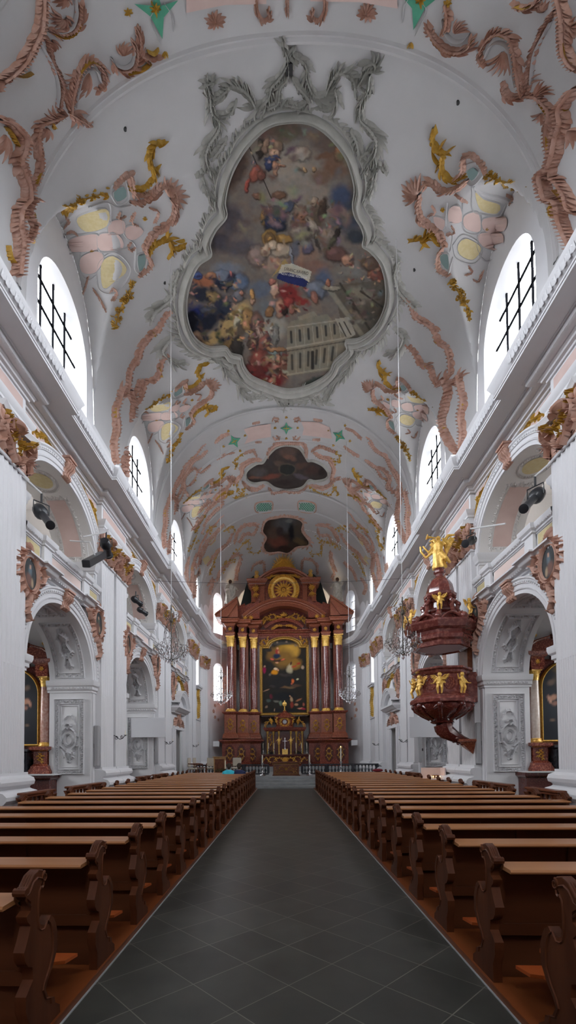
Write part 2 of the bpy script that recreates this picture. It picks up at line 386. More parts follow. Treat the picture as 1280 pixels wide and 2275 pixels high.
for (h, Pm), k in zip(APSEWIN, range(9)):
    root = thing('window_%d' % WINN, None, None); root['kind'] = 'structure'; WINN += 1
    g = MB(); n = len(h); g.add([Pm(u, z, .62) for u, z in h], [tuple(range(n))]); g.build('pane', 'window_glass', root)
    f = MB(); us = [p[0] for p in h]; zs = [p[1] for p in h]; uc = (min(us)+max(us))/2
    def bar(u0, u1, z0, z1): f.loft([[Pm(u0, z0, d), Pm(u1, z0, d), Pm(u1, z1, d), Pm(u0, z1, d)] for d in (.56, .60)], True, True, True)
    bar(uc-.018, uc+.018, min(zs), max(zs))
    z = min(zs)+.55
    while z < max(zs)-.25: bar(min(us), max(us), z-.015, z+.015); z += .62
    f.build('glazing_bars', 'bar_black', root)
    c = Pm(uc, (min(zs)+max(zs))/2, .75); i_ = Pm(uc, c[2], 0); nn = Vector((i_[0]-c[0], i_[1]-c[1], 0)).normalized()
    if c[0] > 0: q_ = MB(); q_.add([Pm(uc-.8, min(zs)-.3, .9), Pm(uc+.8, min(zs)-.3, .9), Pm(uc+.8, max(zs)+.3, .9), Pm(uc-.8, max(zs)+.3, .9)], [(0, 1, 2, 3)]); q_.build('daylight_blocker', 'door_grey', root)  # board added behind the right-hand panes to keep daylight out and darken them
    if c[0] < 0: portal(c, tuple(nn), 1.05, max(zs)-min(zs)+.1)
for s in (-1, 1):
    for (yc, z0, zs_, r_) in ((29.55, 6.2, 8.0, .42), (29.5, 10.6, 12.9, .6)):
        root = thing('window_%d' % WINN, None, None); root['kind'] = 'structure'; WINN += 1
        g = MB(); g.prism(arch_poly(yc, .42, z0, zs_, r_, 12), s*(A+.5), s*(A+.51), 'x'); g.build('pane', 'window_glass', root)
        f = MB(); z = z0+.5
        while z < zs_: f.box(s*(A+.46)-.01, s*(A+.46)+.01, yc-.42, yc+.42, z-.015, z+.015); z += .55
        f.build('glazing_bars', 'bar_black', root)
        portal((s*(A+.65), yc, (z0+zs_+r_)/2), (-s, 0, 0), .84, zs_+r_-z0)
# chapels (below) and galleries (above) behind the arches
for s, nm in ((-1, 'left'), (1, 'right')):
    for i in (1, 2, 3):
        yc = BAYS[i]; y0, y1 = yc-2.45, yc+2.3; xi, xo = A+1.2, A+4.8
        mb = MB().use('plaster')
        if i < 3:
            hole = arch_poly((y0+y1)/2, .5, 3.0, 4.3, .5, 12)
            plane_with_holes(mb, [(y0, 0), (y1, 0), (y1, 5.75), (y0, 5.75)], [hole], lambda y, z: (s*xo, y, z))
            for y in (y0, y1):
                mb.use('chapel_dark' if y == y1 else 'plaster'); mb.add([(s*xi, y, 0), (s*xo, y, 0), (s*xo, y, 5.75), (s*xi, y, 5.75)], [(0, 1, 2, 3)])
            mb.use('plaster'); n = 16
            vs = []
            for x in (s*xi, s*xo): vs += [(x, (y0+y1)/2+(y1-y0)/2*math.cos(PI*k/n), 4.4+1.3*math.sin(PI*k/n)) for k in range(n+1)]
            mb.add(vs, [(k, k+1, n+2+k, n+1+k) for k in range(n)])
            # inner face of the nave pier
            plane_with_holes(mb, [(y0, 0), (y1, 0), (y1, 5.75), (y0, 5.75)], [arch_poly(yc, LA['hw'], .02, LA['zs'], LA['rise'])], lambda y, z: (s*(A+1.25), y, z))
            mb.use('slate_tiles'); mb.add([(s*A, y0, .02), (s*xo, y0, .02), (s*xo, y1, .02), (s*A, y1, .02)], [(0, 1, 2, 3)])
            portal((s*(xo+.1), (y0+y1)/2, 3.8), (-s, 0, 0), 1.0, 1.9)
        # gallery
        mb.use('soffit_white'); xo2 = A+3.2
        plane_with_holes(mb, [(y0, 5.9), (y1, 5.9), (y1, 9.4), (y0, 9.4)], [], lambda y, z: (s*xo2, y, z))
        for y in (y0, y1): mb.add([(s*xi, y, 5.9), (s*xo2, y, 5.9), (s*xo2, y, 9.4), (s*xi, y, 9.4)], [(0, 1, 2, 3)])
        for z in (5.9, 9.4): mb.add([(s*A, y0, z), (s*xo2, y0, z), (s*xo2, y1, z), (s*A, y1, z)], [(0, 1, 2, 3)])
        tag(mb.build('wall_%s_bay' % nm, None, smooth=False), kind='structure')
# door niche backs
for s in (-1, 1):
    d = thing('door_%d' % (1 if s < 0 else 2), None, None); d['kind'] = 'structure'
    m = MB(); m.box(s*(A+.42)-.03, s*(A+.42)+.03, 23.3, 24.6, .54, 3.0); m.build('door_leaf', 'door_grey', d)
    m = MB(); m.tube([(s*(A+.36), 24.45, 1.55), (s*(A+.30), 24.45, 1.55), (s*(A+.30), 24.33, 1.55)], .012); m.build('door_handle', 'iron', d)
# ------------------------------------------------------------------ floors and steps
m = MB(); m.box(-A-.1, A+.1, -6, 22.6, -.1, 0); tag(m.build('floor', 'slate_tiles'), kind='structure')
m = MB(); m.box(-A-.4, A+.4, 23.6, 36, 0, .54); tag(m.build('floor', 'step_stone'), kind='structure')
m = MB()
for k in range(3): m.bbox(-A-.3, A+.3, 22.4+.4*k, 23.62, .135*k, .135*(k+1), .012)
m.bbox(-A-.3, A+.3, 23.57, 24.0, .40, .545, .012)
t = m.build('altar_steps', 'step_stone'); tag(t, 'grey stone steps rising from the aisle to the chancel', 'steps')
for s, nm in ((-1, 'left'), (1, 'right')):
    m = MB().use('platform_wood'); m.box(*sorted((s*1.375, s*4.95)), 1.2, 22.3, 0, .05)
    m.use('step_stone').box(*sorted((s*1.362, s*1.375)), 1.2, 22.3, 0, .006)
    m.use('platform_wood').box(*sorted((s*1.377, s*1.47)), 1.2, 22.3, .05, .054)
    t = m.build('pew_platform', None); tag(t, 'low reddish wooden platform under the %s block of pews' % nm, 'platform')
# ------------------------------------------------------------------ entablature
def jog_path(s, base, out, y0, y1):
    pts = [(s*base, y0)]
    for a, b in PIERS:
        if b < y0: continue
        if a > y0: pts += [(s*base, a), (s*(base-out), a)]
        else: pts[-1] = (s*(base-out), y0)
        pts += [(s*(base-out), b), (s*base, b)]
    pts += [(s*base, y1)]
    return pts
def apse_path(r=1.0, p0=8, p1=172, st=6): return [(-A*r*math.cos(math.radians(p)), YA+BA*r*math.sin(math.radians(p))) for p in range(p0, p1+1, st)]
CORN = [(0, 9.36), (.05, 9.36), (.06, 9.40), (.12, 9.42), (.13, 9.46), (.17, 9.48), (.18, 9.5), (.22, 9.485), (.28, 9.49), (.325, 9.52), (.34, 9.56), (.33, 9.60), (.38, 9.60), (.38, 9.615), (.78, 9.615), (.78, 9.66), (.80, 9.665), (.80, 9.70), (.765, 9.71), (.76, 9.73), (.78, 9.745), (.83, 9.79), (.86, 9.86), (.90, 9.93), (.90, 9.96), (0, 10.0)]
full = jog_path(-1, A-.0, .14, 3.0, YA)[:-1]
path = [(x, y) for x, y in full]+[(-A+.0, YA-.3)]+apse_path(1.0, 8, 172, 6)+[(A, YA-.3)]+[(-x, y) for x, y in reversed(full)]
pl = path[:]   # left to right round the apse: nave is on the right-hand side of travel
mb = MB(); sweep(mb, pl, [(-o, z) for o, z in CORN]); trim(mb, 'plaster', angle=35)
# carved leaf band on the sima (runs of small leaves)
def leaf_band(y0, y1, s, off, z0, h, step, m='stucco_white'):
    mb = MB(); y = y0
    while y < y1:
        x = s*(A-off)
        for k, (dy, dz, w) in enumerate(((0, .0, .045), (step*.5, .03, .035))):
            c = (x, y+dy, z0+dz)
            mb.add([(c[0], c[1]-w, c[2]), (c[0], c[1]+w, c[2]), (c[0]-s*.03, c[1], c[2]+h*.45), (c[0]-s*.035, c[1]+w*.9, c[2]+h*.8), (c[0]-s*.035, c[1]-w*.9, c[2]+h*.8), (c[0]+s*.005, c[1], c[2]+h)], [(0, 1, 2), (1, 3, 2), (2, 4, 0), (2, 3, 5), (2, 5, 4)])
        y += step
    return mb
segs = []
lasty = 7.25
for a, b in PIERS: segs += [(a, b, .14)]
prev = 9.45
for a, b in PIERS[1:]: segs.append((prev, a, 0)); prev = b
segs.append((prev, YA-.6, 0))
for s in (-1, 1):
    mb = MB()
    for a, b, o in segs: q = leaf_band(max(a, 5)+.05, b-.05, s, .84+o, 9.755, .17, .13); mb.add(q.v, q.f)
    trim(mb, 'stucco_white', False)
    mb = MB()    # egg-and-dart row below the soffit and dentil-like beads
    for a, b, o in segs:
        y = max(a, 5)+.06
        while y < b-.04: mb.ball((s*(A-.30-o), y, 9.545), .045, sx=.8, sy=.8, sz=1.1, n=5, m=4); y += .115
    trim(mb, 'stucco_white')
# architrave blocks over the pilasters, architrave lines between
for s in (-1, 1):
    mb = MB()
    for a, b in PIERS:
        pr = [(0, 8.42), (.20, 8.42), (.20, 8.52), (.23, 8.53), (.23, 8.63), (.26, 8.64), (.26, 8.70), (.31, 8.76), (.33, 8.82), (.33, 8.85), (0, 8.86)]
        pts = [(s*A, a+.02), (s*A, b-.02)]
        cyc = [(s*A, a), (s*A, b)]
        # wrap around the pier: side, front, side
        P = [(A, a-.0), (A-.0001, a), ]
        rings = []
        for (px, py, dx, dy) in ((A, a+.05, 0, -1), (A, a+.05, 1, -1), (A, b-.05, 1, 1), (A, b-.05, 0, 1)):
            rings.append([(s*(px-dx*o), py+dy*max(0, o-.18), z) for o, z in pr])
        mb.loft(rings, False)
        # pink frieze block above
    trim(mb, 'plaster', angle=30)
    mb = MB()
    for a, b in PIERS: mb.box(*sorted((s*(A-.15), s*A)), a+.02, b-.02, 8.86, 9.37)
    trim(mb, 'plaster')
    mb = MB().use('pink_plaster')
    for a, b in PIERS: mb.box(*sorted((s*(A-.16), s*(A-.14))), a+.14, b-.14, 8.93, 9.30)
    prev = 9.45
    for (a, b), yc in zip(PIERS[1:], BAYS[1:]):
        # spandrel fields beside the upper arches
        for sg in (-1, 1):
            e0 = a if sg > 0 else prev
            pts = []
            R = UA['hw']+.40
            edge = (e0-sg*.08)
            zc = UA['zs']; n = 12
            for k in range(n+1):
                t = PI/2-(PI/2)*.80*k/n; y = yc+sg*R*math.cos(t); z = zc+(UA['rise']+.44)*math.sin(t)**.93
                if abs(y-yc) < abs(edge-yc) and z < 9.30: pts.append((y, z))
            if len(pts) > 2:
                poly = pts+[(edge, pts[-1][1]), (edge, 9.31), (pts[0][0], 9.31)]
                mb.prism(poly, s*(A-.012), s*(A+.02), 'x')
        prev = b
    mb.box(*sorted((s*(A-.02), s*A)), 28.35, YA-.3, 8.9, 9.3)
    trim(mb, 'pink_plaster')
# archivolts, imposts, keystones
def archivolt(s, yc, d, prof, z_low):
    mb = MB(); n = 34; hw, zs, rise = d['hw'], d['zs'], d['rise']; rings = []
    path = [(yc-hw, z_low)]+[(yc-hw, z_low+(zs-z_low)*k/3) for k in (1, 2)]+arch_poly(yc, hw, zs, zs, rise, n)[1:-1]+[(yc+hw, zs-(zs-z_low)*k/3) for k in (1, 2)]+[(yc+hw, z_low)]
    path = [p for j, p in enumerate(path) if j == 0 or math.hypot(p[0]-path[j-1][0], p[1]-path[j-1][1]) > 1e-4]
    for i, (y, z) in enumerate(path):
        a = path[max(0, i-1)]; b = path[min(len(path)-1, i+1)]; ty, tz = b[0]-a[0], b[1]-a[1]; L_ = math.hypot(ty, tz); ny, nz = -tz/L_, ty/L_
        rings.append([(s*(A-o), y+ny*w, z+nz*w) for w, o in prof])
    return mb.loft(rings, False)
PR = [(-.0, -.02), (-.0, .05), (.09, .05), (.10, .075), (.13, .085), (.14, .07), (.22, .07), (.23, .10), (.30, .11), (.31, .09), (.34, .13), (.38, .13), (.39, 0)]
for s in (-1, 1):
    for i in (1, 2, 3):
        yc = BAYS[i]
        if i < 3: trim(archivolt(s, yc, LA, PR, LA['zs']), 'stucco_white', angle=35)
        trim(archivolt(s, yc, UA, PR, 7.3), 'stucco_white', angle=35)
        if i < 3:   # beads in the archivolt
            mb = MB()
            for dct in (LA, UA):
                n = 62
                for k in range(n+1):
                    t = PI*k/n; c, q = math.cos(t), math.sin(t)
                    y = yc+(dct['hw']+.265)*math.copysign(abs(c)**(2/2.15), c); z = dct['zs']+(dct['rise']+.265)*q**(2/2.15)
                    mb.ball((s*(A-.11), y, z), .024, n=5, m=3)
            trim(mb, 'stucco_white')
            # impost capitals of the lower arch: wrap round the jamb
            pr = [(0, 3.52), (.03, 3.52), (.03, 3.57), (.07, 3.60), (.07, 3.68), (.11, 3.72), (.13, 3.80), (.13, 3.87), (0, 3.88)]
            mb = MB()
            for sg in (-1, 1):
                y = yc+sg*LA['hw']; rings = []
                for (x_, dy, dx) in ((A+1.30, 1, 0), (A, 1, 1), (A, -1.2, 1)):
                    rings.append([(s*(x_-dx*o), (y-sg*o) if dy > 0 else (y+sg*.33), z) for o, z in pr])
                mb.loft(rings, False)
                k = 0
                while k < 12: mb.ball((s*(A+.05+k*.1), y-sg*.085, 3.64), .035, n=5, m=3); k += 1
            trim(mb, 'stucco_white', angle=30)
        # upper impost
        pr = [(0, 7.12), (.03, 7.12), (.03, 7.17), (.07, 7.2), (.08, 7.28), (.12, 7.34), (.13, 7.44), (0, 7.45)]
        mb = MB()
        for sg in (-1, 1):
            y = yc+sg*UA['hw']; rings = []
            for (x_, dy, dx) in ((A+1.2, 1, 0), (A, 1, 1), (A, -1.2, 1)):
                rings.append([(s*(x_-dx*o), (y-sg*o) if dy > 0 else (y+sg*.28), z) for o, z in pr])
            mb.loft(rings, False)
        trim(mb, 'stucco_white', angle=30)
        # strips on the wall face beside the openings
        mb = MB()
        for sg in (-1, 1):
            y = yc+sg*(UA['hw']+.09)
            mb.box(*sorted((s*(A-.045), s*A)), y-.05, y+.05, 6.75, 7.12)
            y = yc+sg*(LA['hw']+.12)
            if i < 3: mb.box(*sorted((s*(A-.04), s*A)), y-.07, y+.07, .5, 3.5)
        trim(mb, 'stucco_white')
# scroll keystones
def scroll(mb, c, r, ax, turns=2.2, tr=.3, n=40, flip=1, wid=.3):
    """spiral roll, axis ax ('y' or 'x'), returns"""
    pts = []
    for k in range(n+1):
        t = k/n; rr = r*(1-.82*t); a = PI/2-flip*turns*2*PI*t
        u, v = rr*math.cos(a), rr*math.sin(a)
        pts.append((c[0]+u, c[1], c[2]+v) if ax == 'y' else (c[0], c[1]+u, c[2]+v))
    mb.tube(pts, [r*tr*(1-.6*k/n) for k in range(n+1)], 6)
    return mb
KEYPR = [(0, 0), (.24, 0), (.28, .04), (.28, .08), (.24, .10), (.26, .17), (.22, .25), (.15, .30), (.10, .36), (.10, .42), (.14, .46), (.13, .52), (.06, .56), (0, .57)]
def keystone(s, yc, zt, lab, grp, w=.17, k=.84):
    t = thing('scroll_keystone', lab, 'keystone', (s*A, yc, zt), 0, grp)
    mb = MB(); mb.prism([(-s*o*k, -z*k) for o, z in KEYPR], -w, w, 'y')
    for y in (-w-.012, w+.012): scroll(mb, (-s*.16*k, y, -.16*k), .085*k, 'y', 2, .28)
    for y in (-w*.5, 0, w*.5): mb.tube([(-s*(o+.012)*k, y, -z*k) for o, z in KEYPR[3:-1]], .02, 5)
    mb.build('scroll_body', 'salmon', t, smooth=True)
    mb = MB(); mb.box(*sorted((-s*.31*k, 0)), -w-.03, w+.03, .0, .05); mb.build('cap', 'salmon', t)
    return t
ORD = ['first', 'second', 'third', 'fourth']; SD = {-1: 'left', 1: 'right'}
for s in (-1, 1):
    for i in (1, 2, 3):
        keystone(s, BAYS[i], 9.33, 'salmon scroll keystone at the top of the %s upper gallery arch on the %s wall' % (ORD[i-1], SD[s]), 'salmon scroll keystones')
        if i < 3: keystone(s, BAYS[i], 5.86, 'salmon scroll keystone at the top of the %s chapel arch on the %s wall' % (ORD[i-1], SD[s]), 'salmon scroll keystones', .16, .80)
# gallery parapets
for s in (-1, 1):
    for i in (1, 2, 3):
        yc = BAYS[i]; a = PIERS[i-1][1] if i > 1 else 9.45; b = PIERS[i][0]
        t = thing('gallery_parapet', 'white gallery parapet with pink panels under the %s upper arch on the %s wall' % (ORD[i-1], SD[s]), 'parapet', (s*A, yc, 5.86), 0, 'gallery parapets')
        def lp(pts): return [(x-s*A, y-yc) for x, y in pts]
        y0, y1 = a+.02, b-.02; c0, c1 = yc-.95, yc+.95
        path = lp([(s*A, y0), (s*A, c0-.2), (s*(A-.08), c0-.2), (s*(A-.08), c0), (s*A, c0), (s*A, c1), (s*(A-.08), c1), (s*(A-.08), c1+.2), (s*A, c1+.2), (s*A, y1)])
        sg = -s
        cor = [(0, 0), (.06, .0), (.07, .04), (.13, .06), (.17, .09), (.19, .13), (.22, .17), (.28, .18), (.28, .22), (.1, .25)]
        mb = MB(); sweep(mb, path, [(o*(-sg if False else (1 if s > 0 else -1)), z) for o, z in cor])
        y = y0-yc+.06
        while y < y1-yc-.05: mb.ball((-s*.15, y, .075), .03, n=5, m=3); y += .1
        mb.build('parapet_cornice', 'stucco_white', t, smooth=True, angle=30)
        body = [(.08, .24), (.08, .68)]
        mb = MB(); sweep(mb, path, [(o*(1 if s > 0 else -1), z) for o, z in body]); mb.build('parapet_wall', 'stucco_white', t)
        rail = [(.06, .66), (.12, .68), (.12, .72), (.17, .76), (.19, .82), (.19, .87), (-.16, .88), (-.16, .62)]
        mb = MB(); sweep(mb, path, [(o*(1 if s > 0 else -1), z) for o, z in rail])
        y = y0-yc+.06
        while y < y1-yc-.05: mb.ball((-s*.16, y, .745), .02, n=5, m=3); y += .07
        mb.build('handrail', 'stucco_white', t, smooth=True, angle=30)
        for (p0, p1, mt) in ((y0-yc+.1, c0-yc-.3, 'yellow_plaster'), (c0-yc+.1, c1-yc-.1, 'pale_pink'), (c1-yc+.3, y1-yc-.1, 'yellow_plaster')):
            mb = MB(); mb.box(*sorted((-s*.08, -s*.088)), p0+.05, p1-.05, .31, .61); pn_ = mb.build('panel', mt, t)
            mb = MB(); mb.tube([(-s*.09, p0, .27), (-s*.09, p1, .27), (-s*.09, p1, .645), (-s*.09, p0, .645)], .018, 5, True); mb.build('panel_moulding', 'stucco_white', pn_, smooth=True)
# ------------------------------------------------------------------ fluted pilasters
def flute_section(w, d, n, depth, lower=False):
    m = .05; fw = (w-2*m)/n; pts = [(-w/2, 0), (-w/2, d)]
    for i in range(n):
        y0 = -w/2+m+fw*i+fw*.12; y1 = -w/2+m+fw*(i+1)-fw*.12
        for k in range(7):
            q = k/6; z = math.sin(PI*q)
            if lower: z = z*.35 if (k in (1, 5)) else (z*-.05 if 0 < k < 6 else 0); z = (.8 if k in (1, 5) else (-.02 if k in (2, 3, 4) else 0))*1.0
            pts.append((y0+(y1-y0)*q, d-depth*z*(1 if not lower else .55)))
    return pts+[(w/2, d), (w/2, 0)]
BASE = [(.06, 1.30), (.06, 1.24), (.09, 1.22), (.17, 1.19), (.20, 1.12), (.18, 1.05), (.11, 1.02), (.09, 1.0), (.09, .97), (.13, .95), (.24, .92), (.31, .85), (.31, .78), (.26, .72), (.22, .70), (.22, .66), (.25, .64), (.25, 0)]
def make_pilaster(w, n):
    t = thing('fluted_pilaster', None, 'pilaster')
    mb = MB()
    d = .17
    for z0, z1, low in ((1.28, 3.5, True), (3.5, 7.62, False)):
        sec = flute_section(w, d, n, .035, low); mb.loft([[(p[1], p[0], z) for p in sec] for z in (z0, z1)], False)
        if low: mb.add([(d, -w/2, z1), (d, w/2, z1), (0, w/2, z1), (0, -w/2, z1)], [(0, 1, 2, 3)])
    mb.build('shaft', 'stucco_white', t, smooth=True, angle=25)
    mb = MB(); rings = []
    for (sx, sy) in ((0, -1), (1, -1), (1, 1), (0, 1)):
        rings.append([(sx*(d+o), sy*(w/2+min(o, .09)), z) for o, z in BASE])
    mb.loft(rings, False); mb.build('base', 'stucco_white', t, smooth=True, angle=35)
    mb = MB(); rings = []
    for (sx, sy) in ((0, -1), (1, -1), (1, 1), (0, 1)):
        rings.append([(sx*(d+o), sy*(w/2+o), z) for o, z in ((0, 7.60), (.03, 7.61), (.045, 7.64), (.03, 7.67), (0, 7.68), (0, 7.72))])
    mb.loft(rings, False); mb.build('necking', 'stucco_white', t, smooth=True)
    # capital
    mb = MB(); zs = [7.70, 7.9, 8.12, 8.26]
    rings = []
    for z, o in zip(zs, (0, .01, .05, .10)):
        rings.append([(0, -w/2-o*.4, z), (d+o, -w/2-o*.4, z), (d+o, w/2+o*.4, z), (0, w/2+o*.4, z)])
    mb.loft(rings, False, True, True)
    # acanthus leaves
    def leaf(c, u, h, wd, lean):
        c = Vector(c); u = Vector(u).normalized(); sd = Vector((0, 0, 1)).cross(u).normalized(); vs = []; seg = 6
        for k in range(seg+1):
            q = k/seg; p = c+Vector((0, 0, h*math.sin(q*PI*.56)*1.0))+u*lean*q*q*1.2-Vector((0, 0, h*.25*max(0, q-.7)/.3))*(1)
            ww = wd*(math.sin(PI*(.25+.72*q)))*(1+.22*(-1)**k)
            vs += [p-sd*ww, p+u*.03, p+sd*ww]
        mb.add(vs, [(3*k+a, 3*k+a+1, 3*k+a+4, 3*k+a+3) for k in range(seg) for a in (0, 1)])
    nl = 4
    for row, (z0, h, ln) in enumerate(((7.68, .26, .10), (7.74, .42, .16))):
        m_ = nl if row == 0 else nl-1
        for k in range(m_):
            y = -w/2+w*(k+.5)/m_; leaf((d+.01, y, z0), (1, 0, 0), h, w/m_*.42, ln)
        for sy in (-1, 1):
            leaf((d*.5, sy*w/2, z0), (0, sy, 0), h, .07, ln*.8)
    for sy in (-1, 1): leaf((d, sy*w/2, 7.70), (.8, sy, 0), .34, .08, .16)
    capt = mb.build('capital', 'salmon', t, smooth=True, angle=60)
    mb = MB()
    for sy in (-1, 1):
        # corner volutes, seen as spirals from the front and from the side
        for kk in range(3): scroll(mb, (d+.06+.035*kk, sy*(w/2-.02)+sy*.02*kk, 8.28), .15, 'x', 2.0, .24, 34, sy)
        for kk in range(2): scroll(mb, (d+.02, sy*(w/2+.05+.035*kk), 8.28), .14, 'y', 2.0, .24, 34, 1)
        mb.ball((d+.1, sy*w/2, 8.28), .05)
        for x_ in (.02, ): mb.box(0, d+.02, min(sy*(w/2-.02), sy*(w/2+.06)), max(sy*(w/2-.02), sy*(w/2+.06)), 8.16, 8.42)
    mb.build('volutes', 'salmon', capt, smooth=True)
    mb = MB()
    for k in range(26):
        q = k/25-.5; y = q*w*.9; z = 8.30-.26*math.cos(q*PI)+rng.uniform(-.03, .03)
        mb.ball((d+.09+rng.uniform(0, .05), y, z), rng.uniform(.03, .055), n=6, m=4)
    for k in range(8): mb.ball((d+.10, rng.uniform(-.08, .08), 7.98-.02*k+.1), .035, n=6, m=4)
    mb.build('gilded_garland', 'ochre', capt, smooth=True)
    mb = MB()   # concave abacus
    ys = np.linspace(-1, 1, 13); rings = []
    for z, o in ((8.40, .0), (8.46, .03), (8.50, .06), (8.52, .06)):
        rings.append([(0, -(w/2+.12), z)]+[(d+.20+o-.12*(1-abs(q)**1.6)+0, q*(w/2+.12), z+.0) for q in ys]+[(0, w/2+.12, z)])
    mb.loft(rings, False, True, True)
    mb.build('abacus', 'stucco_white', capt, smooth=True, angle=30)
    mb = MB(); mb.lathe([(.002, 0), (.07, .02), (.10, .05), (.06, .08)], (d+.10, 0, 8.44), 8, axis='x')
    mb.v = mb.v
    mb.build('flower', 'salmon_pale', capt, smooth=True)
    return t
pA = make_pilaster(1.0, 6); used = False
WH = ['nearest', 'second', 'third', 'fourth']
def place_pil(s, x, y, rz, label):
    global used
    o = pA if not used else copy_tree(pA); used = True
    o.location = (x, y, 0); o.rotation_euler = (0, 0, rz); o['label'] = label; o['group'] = 'fluted white pilasters'
for s in (-1, 1):
    for k, (a, b) in enumerate(PIERS):
        for j, y in enumerate((a+.5, b-.5)):
            if k == 0 and j == 0: continue
            if k == 0: lab = 'huge fluted white pilaster cut off by the %s edge of the picture' % SD[s]
            else: lab = '%s fluted white pilaster of the %s coupled pair along the %s nave wall' % (('near', 'far')[j], ('first', 'second', 'third')[k-1], SD[s])
            place_pil(s, s*(A), y, 0 if s < 0 else PI, lab)
    p = math.radians(6); x, y = -A*math.cos(p), YA+BA*math.sin(p)
    place_pil(s, s*(A-.05), YA+.25, -.35 if s < 0 else PI+.35, 'single fluted white pilaster at the %s corner of the chancel beside the high altar' % SD[s])
# ------------------------------------------------------------------ pews
ENDP = [(.02, 0), (.025, .12), (-.01, .2), (-.01, .28), (.06, .34), (.05, .41), (.01, .43), (-.02, .47), (-.03, .52), (0, .57), (.03, .64), (0, .67), (-.01, .70), (.03, .72), (.03, .77), (-.01, .80), (-.025, .82), (-.02, .845), (.01, .85), (.035, .875), (.06, .90), (.11, .915), (.16, .90), (.19, .875), (.185, .85), (.165, .84), (.155, .855), (.13, .83), (.115, .76), (.115, .66), (.13, .61), (.16, .59), (.20, .585), (.24, .625), (.275, .60), (.30, .56), (.32, .50), (.32, .40), (.27, .32), (.21, .26), (.19, .22), (.23, .15), (.29, .13), (.30, .09), (.355, .05), (.36, 0)]
def pew_end_mesh():
    mb = MB(); mb.prism([(u, z) for u, z in ENDP], -.03, .03, 'x')
    for x in (-.031, .031):   # raised face moulding
        mb.tube([(x, .06+(u-.12)*.82+.04, z*.93+.03) for u, z in ENDP[14:44]], .006, 4)
    for dx in (-.02, -.007, .007, .02): mb.tube([(dx, u, z+.003) for u, z in ENDP[17:24]], .007, 4)
    mb.tube([(-.035, -.015, .83), (.035, -.015, .83)], .024, 8)
    for x in (-.032, .032): scroll(mb, (x, .165, .87), .03, 'x', 1.6, .22, 18, -1)
    return mb
def make_pew(W):
    t = thing('pew', None, 'pew')
    for x in (0, W):
        o = pew_end_mesh().build('bench_end', 'pew_wood', t, smooth=True, angle=35); o.location = (x, 0, 0)
    mb = MB(); mb.add([], []); # backrest, slightly raked
    mb.prism([(.085, .30), (.13, .30), (.085, .77), (.045, .77)], .03, W-.03, 'x')
    for k in range(0, 4):
        x = .03+(W-.06)*k/3; mb.prism([(.07, .30), (.095, .30), (.055, .77), (.02, .77)], max(.03, x-.04), min(W-.03, x+.04), 'x')
    mb.prism([(.066, .30), (.09, .30), (.083, .38), (.06, .38)], .03, W-.03, 'x'); mb.prism([(.03, .70), (.055, .70), (.05, .77), (.024, .77)], .03, W-.03, 'x')
    mb.build('backrest', 'pew_panel', t)
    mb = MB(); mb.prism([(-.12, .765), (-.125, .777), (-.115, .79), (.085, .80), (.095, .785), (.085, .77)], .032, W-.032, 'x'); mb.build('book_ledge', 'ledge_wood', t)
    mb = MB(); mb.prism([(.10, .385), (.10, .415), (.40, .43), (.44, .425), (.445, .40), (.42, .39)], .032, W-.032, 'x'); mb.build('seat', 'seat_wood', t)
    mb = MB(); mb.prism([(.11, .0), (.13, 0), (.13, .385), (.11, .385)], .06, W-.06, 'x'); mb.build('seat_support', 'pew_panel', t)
    mb = MB(); mb.prism([(.06, -.10), (.09, -.22), (.16, -.24), (.20, -.30), (.26, -.33), (W-.26, -.33), (W-.20, -.30), (W-.16, -.24), (W-.09, -.22), (W-.06, -.10)], .150, .172, 'z')
    for x in (.42, W/2, W-.46): mb.prism([(-.26, 0), (-.26, .15), (-.12, .15), (-.12, 0)], x, x+.04, 'x')
    mb.build('kneeler', 'seat_wood', t)
    mb = MB(); mb.tube([(.62, .015, .36), (.62, -.01, .36), (.62, -.015, .30), (.62, -.04, .29), (.62, -.05, .32)], .008, 5); mb.build('hook', 'black_metal', t)
    return t
PEWW = 3.17; pew0 = make_pew(PEWW); pu = False
def ordn(k):
    w = ['nearest', 'second', 'third', 'fourth', 'fifth', 'sixth', 'seventh', 'eighth', 'ninth', 'tenth', 'eleventh', 'twelfth', 'thirteenth', 'fourteenth', 'fifteenth', 'sixteenth', 'seventeenth', 'eighteenth', 'nineteenth', 'twentieth', 'twenty-first', 'front']
    return w[min(k, 21)]
for s in (-1, 1):
    y = (2.40 if s < 0 else 2.28)
    for k in range(22):
        o = pew0 if not pu else copy_tree(pew0); pu = True
        o.location = ((-1.42-PEWW) if s < 0 else 1.42, y+k*.885, .0545)
        o['label'] = 'dark wooden pew with carved ends, %s row from the camera in the %s block' % (ordn(k), SD[s]) if k else 'nearest dark wooden pew with carved end at the bottom %s corner of the picture' % SD[s]
        if k == 21: o['label'] = 'foremost dark wooden pew of the %s block, next to the chancel steps' % SD[s]
        o['group'] = 'wooden pews of the nave'
